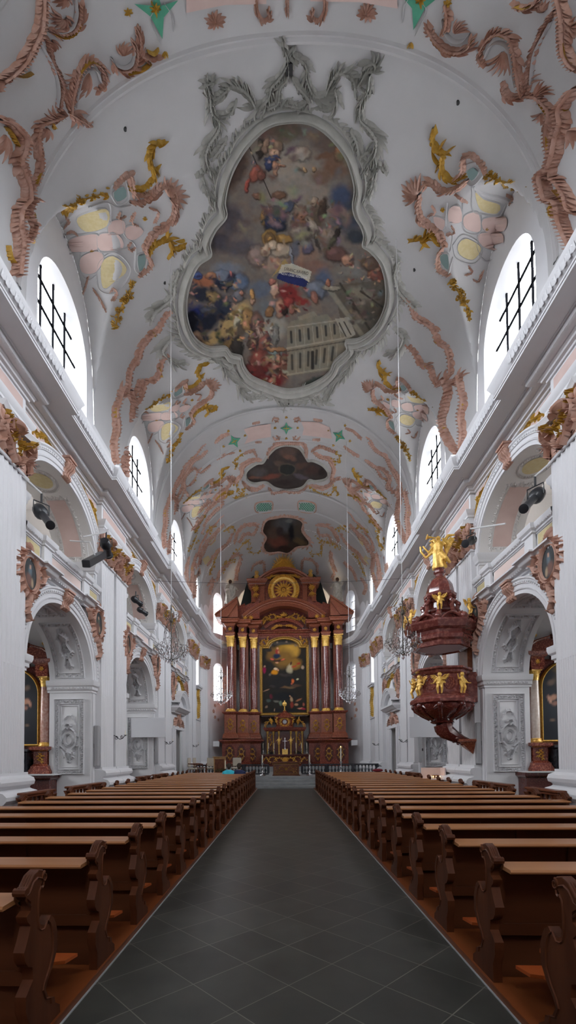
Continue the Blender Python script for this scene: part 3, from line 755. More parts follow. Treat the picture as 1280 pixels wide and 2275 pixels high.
# ------------------------------------------------------------------ camera, light, render settings
cam = bpy.data.cameras.new('camera'); co = bpy.data.objects.new('camera', cam); C.objects.link(co); sc.camera = co
cam.sensor_fit = 'VERTICAL'; cam.sensor_height = 36; cam.lens = FPX/2275*36
cam.shift_x = (640-CX)/2275; cam.shift_y = (CY-1137.5)/2275; cam.clip_start = .05; cam.clip_end = 200
from mathutils import Matrix
Rm = Matrix(((M3[0][0], M3[2][0], -M3[1][0]), (M3[0][1], M3[2][1], -M3[1][1]), (M3[0][2], M3[2][2], -M3[1][2])))
co.matrix_world = Matrix.Translation(CAM) @ Rm.to_4x4()
w = bpy.data.worlds.new('overcast_sky'); sc.world = w; w.use_nodes = True; nt = w.node_tree; bg = nt.nodes['Background']
bg.inputs[1].default_value = 15
tc = nt.nodes.new('ShaderNodeTexCoord'); sx_ = nt.nodes.new('ShaderNodeSeparateXYZ'); rp = nt.nodes.new('ShaderNodeValToRGB')   # bright overcast sky above, dim ground and roofs below the horizon
nt.links.new(tc.outputs['Generated'], sx_.inputs[0]); mp_ = nt.nodes.new('ShaderNodeMapRange'); mp_.inputs[1].default_value = -1; nt.links.new(sx_.outputs[2], mp_.inputs[0]); nt.links.new(mp_.outputs[0], rp.inputs[0])
e = rp.color_ramp.elements; e[0].position = .47; e[0].color = (.085, .085, .08, 1); e[1].position = .52; e[1].color = (.955, .975, 1, 1); q = e.new(1.0); q.color = (1, 1.0, 1.0, 1)
nt.links.new(rp.outputs[0], bg.inputs[0])
for c, n, ww, hh in PORTALS:
    l = bpy.data.lights.new('daylight', 'AREA'); l.shape = 'RECTANGLE'; l.size = ww; l.size_y = hh; l.cycles.is_portal = True
    o = bpy.data.objects.new('daylight', l); C.objects.link(o); o.location = c
    o.rotation_euler = (-Vector(n)).to_track_quat('Z', 'Y').to_euler()
vs = sc.view_settings; vs.view_transform = 'Standard'; vs.look = 'None'; vs.exposure = 0.68; vs.gamma = 1; vs.use_curve_mapping = False
cy = sc.cycles; cy.max_bounces = 7; cy.diffuse_bounces = 5; cy.glossy_bounces = 3; cy.transmission_bounces = 4; cy.transparent_max_bounces = 12
cy.caustics_reflective = False; cy.caustics_refractive = False; cy.use_denoising = True; cy.sample_clamp_indirect = 8
cy.use_adaptive_sampling = True; cy.adaptive_threshold = .04
# ------------------------------------------------------------------ relief ornament
def smooth_path(pts, step, closed=False):
    P = [np.array(p, float) for p in pts]; n = len(P); out = []
    if closed: P = [P[-1]]+P+[P[0], P[1]]
    else: P = [2*P[0]-P[1]]+P+[2*P[-1]-P[-2]]
    for i in range(1, len(P)-2):
        a, b, c, d = P[i-1:i+3]; L_ = np.linalg.norm(c-b); k = max(1, int(L_/step))
        for j in range(k):
            t = j/k; out.append(.5*((2*b)+(-a+c)*t+(2*a-5*b+4*c-d)*t*t+(-a+3*b-3*c+d)*t**3))
    if not closed: out.append(P[-2])
    return np.array(out)
def vmap_px(uv): return hitvault(uv)
def wall_map(s, off=0.):
    def f(uv):
        uv = np.asarray(uv, float); p = np.stack([np.full(len(uv), s*(A-off)), uv[:, 0], uv[:, 1]], 1); n = np.tile([-s, 0., 0.], (len(uv), 1)); return p, n
    return f
class Relief:
    def __init__(s, fmap, unit=1., hk=1.): s.uv = []; s.h = []; s.f = []; s.map = fmap; s.u = unit; s.marks = []; s.hk = hk; s.depth = 0
    def mark(s):
        if not s.depth: s.marks.append(len(s.f))
    def _add(s, uv, h, f):
        n = len(s.uv); s.uv += [tuple(p) for p in uv]; s.h += list(h); s.f += [tuple(i+n for i in q) for q in f]; return s
    def ribbon(s, pts, w, h=.05, closed=False, step=None, taper=True, raw=False, prof=(-.01, .75, 1, .75, -.01)):
        P = np.array(pts, float) if raw else smooth_path(pts, step or s.u*4, closed); n = len(P)
        T = np.gradient(P, axis=0) if not closed else np.roll(P, -1, 0)-np.roll(P, 1, 0)
        N_ = np.stack([-T[:, 1], T[:, 0]], 1); N_ /= np.linalg.norm(N_, axis=1)[:, None]+1e-9
        uv = []; hh = []; k = len(prof)
        for i in range(n):
            q = i/(n-1); tw = w*(1 if (closed or not taper) else (.35+.65*math.sin(PI*min(1, .12+q*.88))**.6))
            for j in range(k):
                a = (j/(k-1)-.5)*2; uv.append(P[i]+N_[i]*a*tw/2); hh.append(prof[j]*h if prof[j] > 0 else -.012)
        m = n if closed else n-1; fs = [(i*k+j, ((i+1) % n)*k+j, ((i+1) % n)*k+j+1, i*k+j+1) for i in range(m) for j in range(k-1)]
        s._add(uv, hh, fs); return P, N_
    def lobe(s, p, a, L_, W, h=.05, curl=.3):
        p = np.array(p, float); uv = []; hh = []; n = 5
        for i in range(n+1):
            q = i/n; aa = a+curl*q; c = p+L_*q*np.array([math.cos(aa), math.sin(aa)]); nn = np.array([-math.sin(aa), math.cos(aa)])
            ww = W*.5*(math.sin(PI*(.22+.72*q))); hv = h*math.sin(PI*min(1, .25+.7*q))
            uv += [c-nn*ww, c, c+nn*ww]; hh += [-.012, hv, -.012]
        return s._add(uv, hh, [(3*i+a_, 3*i+a_+1, 3*i+a_+4, 3*i+a_+3) for i in range(n) for a_ in (0, 1)])
    def comb(s, P, N_, side, L_, W, step, h=.05, lean=.7, jit=.25, r0=0., r1=1., ph=0):
        d = 0; last = P[0]; tot = len(P)
        for i in range(1, tot):
            d += np.linalg.norm(P[i]-P[i-1])
            if d >= step and r0 <= i/tot <= r1:
                d = 0; t = P[i]-P[i-1]; a = math.atan2(t[1], t[0]); q = i/tot; k = (.55+.45*math.sin(PI*min(1, q*1.05)))
                s.lobe(P[i], a+side*lean+rng.uniform(-.15, .15), L_*k*(1+rng.uniform(-jit, jit)), W, h, curl=-side*.35)
        return s
    def fan(s, c, a0, a1, n, r0, r1, W, h=.05, curl=.2):
        s.mark()
        for i in range(n):
            a = a0+(a1-a0)*i/max(1, n-1); s.lobe((c[0]+r0*math.cos(a), c[1]+r0*math.sin(a)), a, (r1-r0)*rng.uniform(.85, 1.1), W, h, curl)
        return s
    def field(s, poly, h=.012, sub=2):
        h = max(h, .03) if s.map is vmap_px else h
        s.mark()
        tri = [tuple(t) for t in geometry.tessellate_polygon([[Vector((a, b, 0)) for a, b in poly]])]; V = [np.array(p, float) for p in poly]
        for _ in range(sub):
            new = []; cache = {}
            def mid(a, b):
                k = (min(a, b), max(a, b))
                if k not in cache: cache[k] = len(V); V.append((V[a]+V[b])/2)
                return cache[k]
            for a, b, c in tri:
                ab, bc, ca = mid(a, b), mid(b, c), mid(c, a); new += [(a, ab, ca), (ab, b, bc), (ca, bc, c), (ab, bc, ca)]
            tri = new
        return s._add(V, [h]*len(V), tri)
    def scroll_c(s, pts, w, side, L_, h=.05, unit=None, both=False, comb_step=None, inner=True):
        """rocaille C/S stroke: ridge, comb of leaves on one side, small lobes on the other, curled end"""
        s.mark(); s.depth += 1
        P, N_ = s.ribbon(pts, w*.62, h*1.25)
        st = (comb_step or s.u*6)*.86
        wd = w > s.u*9
        s.comb(P+N_*side*w*.16, N_, side, L_*1.15+w*.2, st*1.2, st, h, jit=.4)
        if both: s.comb(P-N_*side*w*.16, N_, -side, L_*.85+w*.2, st*1.1, st, h*.9, jit=.4)
        s.comb(P-N_*side*w*.2, N_, side, w*.62, st*.8, st*1.1, h*1.75, lean=.95 if wd else .5)
        s.depth -= 1
        return P
    def berries(s, pts, spread, n, h=.06, r=3.):
        s.mark(); s.depth += 1
        P = smooth_path(pts, s.u*3)
        for i in range(n):
            p = P[rng.integers(len(P))]+rng.normal(0, spread, 2); a0 = rng.uniform(0, 6.28)
            if i % 3 == 0:
                for k in range(5): s.lobe(p, a0+k*1.257, r*1.25, r*.9, h, .2)
            else: s.lobe(p, a0, r*2.1, r*.95, h*.8, .5)
        s.ribbon(pts, r*.6, h*.6); s.depth -= 1
        return s
    def build(s, name, m, parent=None, loc=None):
        p, n = s.map(np.array(s.uv)); hh = np.array(s.h)[:, None]*s.hk; V = p+n*hh; nF = len(s.f)
        if s.map is vmap_px:   # nothing hangs in the window openings
            out = (np.abs(p[:, 0]) > A-.02) & (p[:, 2] > 12.2) & (p[:, 2] < vz(p[:, 0], p[:, 1])-.12) & (p[:, 1] < YA)
            keep = [not all(out[i] for i in q) for q in s.f]
        else: keep = [True]*nF
        if loc is not None: V = V-np.array(loc)
        mk = s.marks if len(s.marks) > 1 and len(s.marks) < 60 else []
        mk = sorted(set([0]+mk+[nF])); o = None
        for a, b in zip(mk, mk[1:]):
            F = [q for q, k in zip(s.f[a:b], keep[a:b]) if k]
            if not F: continue
            ids = sorted({i for q in F for i in q}); mp_ = {j: k for k, j in enumerate(ids)}; mb = MB(); mb.v = [tuple(V[i]) for i in ids]; mb.f = [tuple(mp_[i] for i in q) for q in F]; mb.m = [0]*len(F)
            o = mb.build(name, m, parent, smooth=True, angle=60)
        return o
# ---- colour painting on canvas meshes
def lin(c): return [((x/255+.055)/1.055)**2.4 if x > 10 else x/255/12.92 for x in c]
_lat = np.random.default_rng(3).random((64, 64))
def vnoise(x, y):
    xi = np.floor(x).astype(int); yi = np.floor(y).astype(int); fx = x-xi; fy = y-yi; fx = fx*fx*(3-2*fx); fy = fy*fy*(3-2*fy)
    g = lambda a, b: _lat[a % 64, b % 64]
    return (g(xi, yi)*(1-fx)+g(xi+1, yi)*fx)*(1-fy)+(g(xi, yi+1)*(1-fx)+g(xi+1, yi+1)*fx)*fy
def fbm(x, y, o=4): return sum(vnoise(x*2**k+17*k, y*2**k+31*k)/2**k for k in range(o))/sum(1/2**k for k in range(o))
def inpoly(x, y, poly):
    r = np.zeros(x.shape, bool); n = len(poly)
    for i in range(n):
        (x1, y1), (x2, y2) = poly[i], poly[i-1]; c = ((y1 > y) != (y2 > y)); r ^= c & (x < (x2-x1)*(y-y1)/((y2-y1) or 1e-9)+x1)
    return r
def paint(X, Y, base, ops, unit=1., warp=6., gain=1., sat=.85):
    """ops: ('e',x,y,rx,ry,rot,(r,g,b)[,soft]) ellipses, ('p',poly,(rgb)) polygons, ('l',x0,y0,x1,y1,w,(rgb)) strokes"""
    wx = (fbm(X/(9*unit), Y/(9*unit))-.5)*warp*unit*2; wy = (fbm(X/(9*unit)+50, Y/(9*unit)+9)-.5)*warp*unit*2
    x, y = X+wx, Y+wy; col = np.ones(X.shape+(3,))*np.array(lin(base))
    for op in ops:
        if op[0] == 'e':
            _, ex, ey, rx, ry, rot, c = op[:7]; so = op[7] if len(op) > 7 else .45; cr, sr = math.cos(rot), math.sin(rot); dx, dy = x-ex, y-ey
            d = np.sqrt(((dx*cr+dy*sr)/rx)**2+((-dx*sr+dy*cr)/ry)**2); a = np.clip((1-d)/so, 0, 1)
        elif op[0] == 'p': a = inpoly(X, Y, op[1]).astype(float); c = op[2]
        else:
            _, x0, y0, x1, y1, w_, c = op; dx, dy = x1-x0, y1-y0; t = np.clip(((X-x0)*dx+(Y-y0)*dy)/(dx*dx+dy*dy), 0, 1); d = np.hypot(X-x0-t*dx, Y-y0-t*dy); a = np.clip((w_/2-d)/(w_*.3)+.4, 0, 1)
        col = col*(1-a[..., None])+np.array(lin(c))*a[..., None]
    f = .84+.32*fbm(X/(8*unit)+7, Y/(8*unit)+3, 3); col = col*f[..., None]
    tint = (fbm(X/(14*unit)+90, Y/(14*unit)+40, 3)-.5)[..., None]*np.array([.25, 0, -.25]); col = col*(1+tint)
    l_ = col.mean(-1, keepdims=True); col = l_+(col-l_)*sat
    return np.clip(col*gain, 0, .9)
def paint_mat(name, rough=.6, spec=.25):
    m = bpy.data.materials.new(name); nt, N, L = nodes(m); b = N['Principled BSDF']; a = N.new('ShaderNodeVertexColor'); a.layer_name = 'paint'
    L.new(a.outputs[0], b.inputs['Base Color'])
    b.inputs['Roughness'].default_value = rough; b.inputs['Specular IOR Level'].default_value = spec; MAT[name] = m
paint_mat('painted_fresco', .7, .1); paint_mat('oil_painting', .4, .12)
def canvas(name, outline, step, pfn, posfn, parent, m='painted_fresco'):
    """grid clipped to an outline; pfn(X,Y)->rgb; posfn(uv)->positions"""
    xs = np.arange(min(p[0] for p in outline)-step, max(p[0] for p in outline)+step, step); ys = np.arange(min(p[1] for p in outline)-step, max(p[1] for p in outline)+step, step)
    X, Y = np.meshgrid(xs, ys); col = pfn(X, Y); cx_, cy_ = (X[:-1, :-1]+X[1:, 1:])/2, (Y[:-1, :-1]+Y[1:, 1:])/2; ins = inpoly(cx_, cy_, outline)
    nx = len(xs); idx = -np.ones(X.size, int); ii, jj = np.nonzero(ins); q = np.stack([ii*nx+jj, ii*nx+jj+1, (ii+1)*nx+jj+1, (ii+1)*nx+jj], 1)
    used_ = np.unique(q); idx[used_] = np.arange(len(used_)); uv = np.stack([X.ravel()[used_], Y.ravel()[used_]], 1); V = posfn(uv)
    me = bpy.data.meshes.new(name); me.from_pydata([tuple(v) for v in V], [], [tuple(idx[k]) for k in q.tolist() for k in [k]] if False else [tuple(r) for r in idx[q].tolist()])
    at = me.color_attributes.new('paint', 'FLOAT_COLOR', 'POINT'); cc = np.concatenate([col.reshape(-1, 3)[used_], np.ones((len(used_), 1))], 1).astype(np.float32); at.data.foreach_set('color', cc.ravel())
    me.materials.append(MAT[m]); me.polygons.foreach_set('use_smooth', [True]*len(me.polygons)); o = bpy.data.objects.new(name, me); C.objects.link(o)
    if parent: o.parent = parent
    return o
def vault_pos(h):
    def f(uv): p, n = hitvault(uv); return p+n*h
    return f
def c3(pts): return [(360+x/2.2857, 60+y/2.2857) for x, y in pts]
def c6(pts): return [(340+x/2.1333, 880+y/2.1333) for x, y in pts]
# ------------------------------------------------------------------ the great ceiling painting
F1 = [(660, 468), (760, 480), (850, 540), (930, 640), (968, 740), (982, 820), (972, 890), (985, 950), (1015, 1000), (1030, 1050), (1024, 1100), (1060, 1125), (1115, 1190), (1142, 1290), (1140, 1400), (1090, 1510), (1010, 1575), (935, 1590), (942, 1635), (880, 1690), (850, 1750), (780, 1800), (700, 1830), (620, 1835), (520, 1800), (450, 1765), (412, 1710), (402, 1670), (350, 1655), (320, 1620), (240, 1622), (170, 1580), (130, 1500), (118, 1400), (138, 1290), (180, 1200), (245, 1150), (240, 1090), (270, 1020), (325, 950), (318, 880), (340, 770), (390, 660), (460, 565), (550, 490)]
OUT1 = [tuple(p) for p in smooth_path(F1, 12, True)]
def E_(x, y, rx, ry, rot, c, so=.5): return ('e', x, y, rx, ry, rot, c, so)
g = (140, 128, 112)
OP1 = [E_(690, 800, 230, 240, 0, (122, 112, 102)), E_(620, 520, 160, 60, 0, (80, 68, 58)), E_(830, 580, 120, 80, .5, (88, 74, 66)), E_(760, 520, 50, 22, 0, (95, 85, 85)), E_(880, 700, 90, 80, .2, (104, 76, 58)), E_(380, 720, 60, 150, .4, (74, 58, 50)),
 E_(640, 700, 110, 100, 0, (134, 122, 108)), E_(700, 640, 60, 40, 0, (138, 126, 112)), E_(830, 650, 70, 22, -.2, (98, 70, 52)), E_(810, 760, 70, 50, .2, (104, 82, 66)), E_(900, 640, 30, 40, 0, (120, 82, 55)),
 E_(910, 860, 75, 80, 0, (56, 66, 90)), E_(940, 960, 100, 100, 0, (58, 64, 78)), E_(985, 1060, 70, 50, 0, (52, 58, 66)), E_(360, 980, 95, 100, 0, (76, 68, 72)), E_(300, 1090, 70, 70, 0, (66, 60, 66)), E_(440, 920, 60, 70, 0, (106, 94, 86)), E_(400, 1120, 110, 60, 0, (78, 72, 76)),
 E_(560, 1190, 110, 60, 0, (140, 116, 98)), E_(480, 1160, 50, 60, 0, (118, 100, 92)), E_(730, 1215, 150, 50, 0, (120, 88, 74)), E_(700, 1150, 120, 50, 0, (128, 98, 80)), E_(600, 1130, 60, 40, 0, (150, 132, 112)), E_(880, 1150, 60, 40, 0, (96, 66, 60)),
 E_(330, 1225, 100, 45, 0, (104, 108, 118)), E_(380, 1290, 60, 50, 0, (82, 98, 122)), E_(300, 1260, 60, 30, 0, (96, 104, 118)), E_(500, 1330, 90, 60, 0, (86, 92, 104)), E_(820, 1290, 60, 80, 0, (74, 84, 104)), E_(780, 1330, 60, 50, 0, (92, 98, 110)), E_(960, 1230, 90, 50, 0, (110, 104, 98)), E_(1070, 1200, 60, 40, 0, (84, 68, 58)), E_(1090, 1260, 50, 30, .4, (112, 66, 52)), E_(940, 1180, 36, 28, 0, (150, 108, 84)), E_(1000, 1320, 120, 60, .4, (92, 88, 80)),
 E_(560, 1520, 90, 80, 0, (136, 132, 120)), E_(540, 1430, 90, 60, 0, (96, 98, 100)),
 # flying angels
 E_(500, 610, 22, 62, .1, (48, 40, 34)), E_(525, 600, 18, 45, .2, (120, 96, 78)), E_(590, 600, 26, 34, 0, (112, 90, 72)), E_(570, 640, 30, 28, 0, (160, 122, 96)), E_(560, 665, 42, 18, -.2, (52, 62, 92)), E_(540, 700, 22, 26, 0, (44, 54, 84)), E_(575, 715, 14, 40, -.1, (158, 112, 84)), E_(605, 700, 24, 9, .2, (150, 104, 78)), E_(640, 550, 60, 40, -.4, (84, 80, 60)), ('l', 440, 600, 555, 866, 5, (40, 32, 28)),
 E_(470, 740, 28, 50, .3, (126, 66, 50)), E_(430, 800, 12, 40, .3, (140, 60, 46)), E_(505, 750, 20, 34, .2, (104, 62, 50)), E_(595, 850, 40, 22, 0, (106, 76, 56)), E_(480, 855, 20, 16, 0, (110, 78, 60)), E_(720, 720, 14, 12, 0, (150, 120, 80)), E_(770, 720, 12, 10, 0, (140, 110, 74)),
 # chariot and horses
 E_(520, 965, 22, 50, -.1, (132, 96, 42)), E_(575, 965, 62, 60, .2, (46, 56, 74)), E_(545, 920, 14, 16, 0, (150, 120, 96)), E_(640, 910, 44, 26, -.5, (64, 72, 90)), E_(575, 1010, 60, 30, 0, (40, 46, 62)), E_(615, 1072, 56, 20, .05, (140, 104, 44)), E_(545, 1072, 42, 52, 0, (150, 112, 46), .2), E_(545, 1072, 30, 38, 0, (96, 74, 44), .2), E_(545, 1072, 9, 10, 0, (150, 112, 46)),
 E_(700, 960, 40, 60, 0, (122, 84, 62)), E_(790, 960, 50, 90, .1, (84, 70, 56)), E_(760, 1010, 28, 60, -.4, (132, 118, 102)), E_(700, 1040, 60, 44, .2, (116, 104, 92)), E_(680, 1120, 26, 70, 0, (84, 86, 96)), E_(655, 1160, 10, 60, -.1, (104, 106, 114)), E_(790, 1090, 12, 70, -.3, (60, 54, 52)), E_(850, 1060, 54, 50, .5, (110, 98, 90)), E_(815, 920, 22, 60, .2, (66, 52, 42)), E_(880, 1060, 16, 56, .5, (46, 38, 36)), E_(740, 1120, 30, 34, .3, (84, 78, 96)), E_(770, 880, 16, 30, .2, (130, 110, 90)),
 E_(525, 1130, 26, 40, .2, (150, 128, 104)), E_(560, 1110, 26, 26, 0, (160, 142, 120)),
 # banner bearer
 E_(640, 1350, 80, 60, .3, (118, 32, 30)), E_(700, 1385, 70, 22, .35, (124, 34, 30)), E_(640, 1395, 30, 30, 0, (126, 44, 38)), E_(572, 1325, 22, 48, .1, (168, 134, 110)), E_(560, 1290, 22, 16, 0, (150, 90, 74)), E_(598, 1425, 24, 50, 0, (150, 108, 84)), E_(545, 1440, 22, 30, .4, (126, 88, 50)), E_(620, 1440, 18, 24, 0, (52, 40, 36)),
 # crowd on the left
 E_(210, 1290, 80, 36, .2, (146, 86, 52)), E_(180, 1260, 22, 20, 0, (60, 80, 130)), E_(250, 1260, 30, 18, 0, (150, 100, 66)), E_(220, 1360, 110, 52, .2, (40, 42, 54)), E_(300, 1310, 70, 24, .7, (34, 40, 58)), E_(345, 1290, 14, 50, .4, (40, 46, 66)), E_(350, 1250, 8, 16, 0, (170, 90, 80)), E_(260, 1370, 44, 34, .3, (124, 102, 60)), E_(185, 1450, 72, 52, .2, (22, 32, 88)), E_(240, 1440, 60, 24, .3, (62, 66, 78)), E_(310, 1420, 60, 70, .5, (38, 46, 62)), E_(385, 1360, 34, 34, .5, (96, 92, 96)), E_(400, 1350, 10, 12, 0, (168, 110, 84)), E_(150, 1500, 50, 60, 0, (14, 16, 26)), E_(230, 1500, 90, 50, -.6, (26, 30, 44)), E_(180, 1568, 48, 28, .2, (112, 86, 66)),
 E_(410, 1440, 44, 70, .5, (168, 138, 80)), E_(350, 1510, 60, 80, .9, (166, 134, 76)), E_(270, 1575, 90, 34, -.55, (158, 126, 70)), E_(458, 1385, 12, 18, 0, (172, 128, 100)), E_(456, 1350, 14, 30, 0, (176, 128, 62)), E_(400, 1530, 34, 70, .1, (84, 74, 64)), E_(385, 1470, 16, 60, .4, (180, 168, 140)), E_(430, 1480, 30, 60, 0, (140, 106, 60)), E_(330, 1600, 24, 40, .3, (120, 92, 50)), E_(380, 1620, 30, 60, 0, (50, 44, 40)),
 E_(480, 1500, 34, 60, 0, (104, 76, 66)), E_(490, 1560, 20, 50, 0, (148, 120, 104)), E_(460, 1590, 30, 60, 0, (70, 52, 48)), E_(520, 1600, 30, 50, .2, (120, 70, 58)), E_(560, 1540, 8, 34, 0, (150, 140, 126)), E_(575, 1560, 14, 60, 0, (110, 106, 100)), E_(575, 1660, 60, 36, 0, (90, 108, 108)), E_(580, 1635, 60, 12, .1, (140, 98, 60)),
 E_(500, 1690, 60, 60, .2, (116, 56, 44)), E_(550, 1700, 34, 50, -.3, (128, 92, 74)), E_(610, 1720, 36, 60, 0, (104, 66, 50)), E_(590, 1680, 10, 30, 0, (150, 104, 80)), E_(470, 1740, 60, 40, 0, (86, 34, 30)), E_(550, 1795, 100, 44, 0, (104, 20, 22)), E_(480, 1700, 14, 14, 0, (160, 120, 96)), E_(620, 1700, 12, 14, 0, (150, 110, 90)),
 # buildings on the right
 ('p', [(870, 1310), (1140, 1280), (1150, 1480), (1000, 1590), (930, 1590)], (84, 78, 68)), E_(1010, 1350, 90, 40, .35, (112, 104, 90)), E_(1080, 1440, 70, 50, 0, (74, 66, 56)), ('l', 850, 1330, 1015, 1560, 26, (120, 112, 96)), ('l', 905, 1300, 1060, 1540, 12, (64, 58, 50)), ('l', 1010, 1340, 1120, 1420, 10, (60, 54, 46)), ('p', [(880, 1480), (950, 1470), (985, 1560), (930, 1590)], (140, 134, 120)), ('l', 900, 1500, 935, 1570, 7, (60, 56, 50)), ('l', 925, 1495, 960, 1560, 7, (60, 56, 50)), E_(860, 1320, 50, 14, 0, (130, 122, 106)), E_(840, 1295, 12, 20, 0, (150, 92, 64)),
 ('p', [(635, 1530), (655, 1490), (840, 1455), (925, 1560), (945, 1640), (860, 1740), (635, 1770)], (116, 108, 92)), ('p', [(645, 1490), (645, 1440), (680, 1430), (690, 1480)], (110, 96, 84)), E_(662, 1430, 18, 26, 0, (128, 80, 66)), ('p', [(755, 1460), (760, 1400), (800, 1380), (820, 1450)], (112, 98, 86)), E_(775, 1370, 22, 34, -.2, (130, 84, 68)), ('p', [(690, 1470), (770, 1440), (790, 1462), (695, 1490)], (124, 116, 98)),
 ('l', 635, 1630, 945, 1575, 9, (140, 132, 114)), ('l', 635, 1645, 945, 1592, 5, (74, 68, 58)), ('l', 640, 1522, 880, 1490, 7, (140, 132, 114)), ('l', 635, 1765, 880, 1725, 8, (136, 128, 108)), E_(800, 1790, 130, 24, -.2, (58, 62, 56))]
for k in range(0): OP1 += [('l', 655+44*k, 1545-7*k, 658+44*k, 1600-9*k, 15, (56, 54, 50)), ('l', 676+44*k, 1530-7*k, 680+46*k, 1620-9*k, 5, (142, 134, 116)), ('l', 660+42*k, 1665-8*k, 662+40*k, 1735-9*k, 15, (66, 62, 54)), ('l', 680+42*k, 1650-8*k, 682+40*k, 1755-9*k, 6, (138, 130, 110))]
OPX = []
for o_ in OP1:   # give every painted figure a dark side and a light side
    if o_[0] == 'e' and max(o_[3], o_[4]) < 64 and o_[2] > 580:
        _, x_, y_, rx_, ry_, ro_, c_ = o_[:7]; OPX += [('e', x_+3, y_+4, rx_*1.14+2, ry_*1.14+2, ro_, tuple(v*.5 for v in c_), .35), ('e', x_, y_, rx_, ry_, ro_, c_, .3), ('e', x_-rx_*.22, y_-ry_*.25, rx_*.5, ry_*.5, ro_, tuple(min(235, v*1.22) for v in c_), .6)]
    else: OPX.append(o_)
r3 = np.random.default_rng(11)
def dabs(x0, y0, x1, y1, n, pal, s0, s1):
    for _ in range(n):
        c_ = pal[r3.integers(len(pal))]; sz = r3.uniform(s0, s1)*1.25; OPX.append(('e', r3.uniform(x0, x1), r3.uniform(y0, y1), sz, sz*r3.uniform(.35, .8), r3.uniform(-1.4, 1.4), tuple(v*r3.uniform(.8, 1.12) for v in c_), .85))
SK = [(160, 118, 92), (138, 92, 70), (172, 140, 112)]
dabs(140, 1260, 400, 1420, 60, SK+[(40, 46, 66), (30, 32, 44), (120, 98, 60), (62, 70, 92), (84, 66, 50)], 6, 22)
dabs(160, 1440, 360, 1600, 40, [(26, 32, 50), (40, 46, 60), (60, 50, 44), (84, 70, 50)], 8, 26); dabs(330, 1420, 450, 1600, 40, [(186, 156, 96), (140, 108, 56), (112, 86, 48), (84, 70, 54)], 6, 20)
dabs(440, 1480, 560, 1640, 60, SK+[(110, 40, 36), (84, 60, 50), (60, 62, 70), (130, 110, 90)], 5, 16); dabs(430, 1660, 630, 1820, 80, SK+[(112, 28, 28), (86, 40, 34), (60, 40, 36), (130, 100, 60), (96, 24, 26)], 6, 20)
dabs(500, 900, 680, 1000, 30, [(52, 62, 84), (38, 44, 60), (130, 100, 60), (90, 74, 66)], 5, 16); dabs(680, 880, 900, 1130, 80, [(84, 72, 60), (60, 50, 44), (134, 120, 104), (110, 84, 66), (50, 42, 38), (96, 90, 88)], 6, 20)
dabs(480, 1120, 640, 1220, 26, SK+[(120, 96, 84)], 6, 18); dabs(440, 560, 640, 740, 26, SK+[(60, 66, 92), (90, 60, 48)], 5, 14); dabs(900, 1150, 1120, 1300, 50, SK+[(90, 74, 62), (110, 56, 44), (70, 66, 66)], 5, 16); dabs(560, 1290, 740, 1470, 30, [(138, 40, 36), (90, 24, 24), (168, 132, 108), (110, 70, 50)], 5, 18)
dabs(940, 1330, 1120, 1500, 50, [(104, 96, 82), (70, 64, 56), (56, 50, 44), (120, 112, 98)], 6, 22); dabs(400, 500, 980, 1100, 60, [(112, 98, 84), (126, 114, 100), (96, 82, 72), (84, 76, 76)], 16, 44)
OP1 = OPX
for k in range(6): OP1 += [('l', 655+44*k, 1545-7*k, 658+44*k, 1600-9*k, 12, (56, 54, 50)), ('l', 676+44*k, 1530-7*k, 680+46*k, 1620-9*k, 4, (142, 134, 116)), ('l', 660+42*k, 1665-8*k, 662+40*k, 1735-9*k, 13, (66, 62, 54)), ('l', 680+42*k, 1650-8*k, 682+40*k, 1755-9*k, 5, (138, 130, 110))]
OP1 += [('l', 765, 1650, 765, 1730, 18, (50, 46, 42)), ('p', [(560, 1265), (600, 1205), (625, 1175), (640, 1200), (610, 1225)], (150, 120, 60)), ('p', [(608, 1205), (660, 1198), (760, 1238), (748, 1290), (728, 1320), (640, 1298), (582, 1275)], (168, 160, 140)), ('p', [(592, 1248), (640, 1243), (700, 1262), (745, 1292), (728, 1320), (640, 1298), (582, 1275)], (30, 38, 88))]
painting = thing('ceiling_painting', 'large fresco of saints, horses and a church front in a grey scrolled frame', 'painting', (0, 14.5, 17.2))
PL = np.array([0, 14.5, 17.2])
def offs(posfn, L0): return lambda uv: posfn(uv)-L0
oc = canvas('fresco', c3(OUT1), 1.6, lambda X, Y: paint((X-360)*2.2857, (Y-60)*2.2857, (104, 94, 86), OP1, 2.2, 5, 1.2, .8), offs(vault_pos(.015), PL), painting)
def letters(txt, org, ux, uy, hgt, name, parent, L0, m='letter_black', adv=.62, font_w=1.):
    cu = bpy.data.curves.new('t', 'FONT'); cu.body = txt; cu.size = 1; ob = bpy.data.objects.new('t', cu); C.objects.link(ob)
    dg = bpy.context.evaluated_depsgraph_get(); me = bpy.data.meshes.new_from_object(ob.evaluated_get(dg)); xs = [v.co.x for v in me.vertices]; W = max(xs)
    uv = [(org[0]+ux[0]*v.co.x/W+uy[0]*v.co.y/.72, org[1]+ux[1]*v.co.x/W+uy[1]*v.co.y/.72) for v in me.vertices]
    p, n = hitvault(uv); V = p+n*.022-L0; me2 = bpy.data.meshes.new(name); me2.from_pydata([tuple(v) for v in V], [], [tuple(f.vertices) for f in me.polygons]); me2.materials.append(MAT[m])
    o = bpy.data.objects.new(name, me2); C.objects.link(o); o.parent = parent; bpy.data.objects.remove(ob); return o
letters('S.FRANC.XAVERIO', (630.5, 599), (54, 11), (1.5, -7.5), 1, 'banner_lettering', oc, PL)
letters('NOVI ORBE REGIONIS', (624, 608.5), (58, 10), (1, -5), 1, 'banner_lettering', oc, PL, 'screen_board')
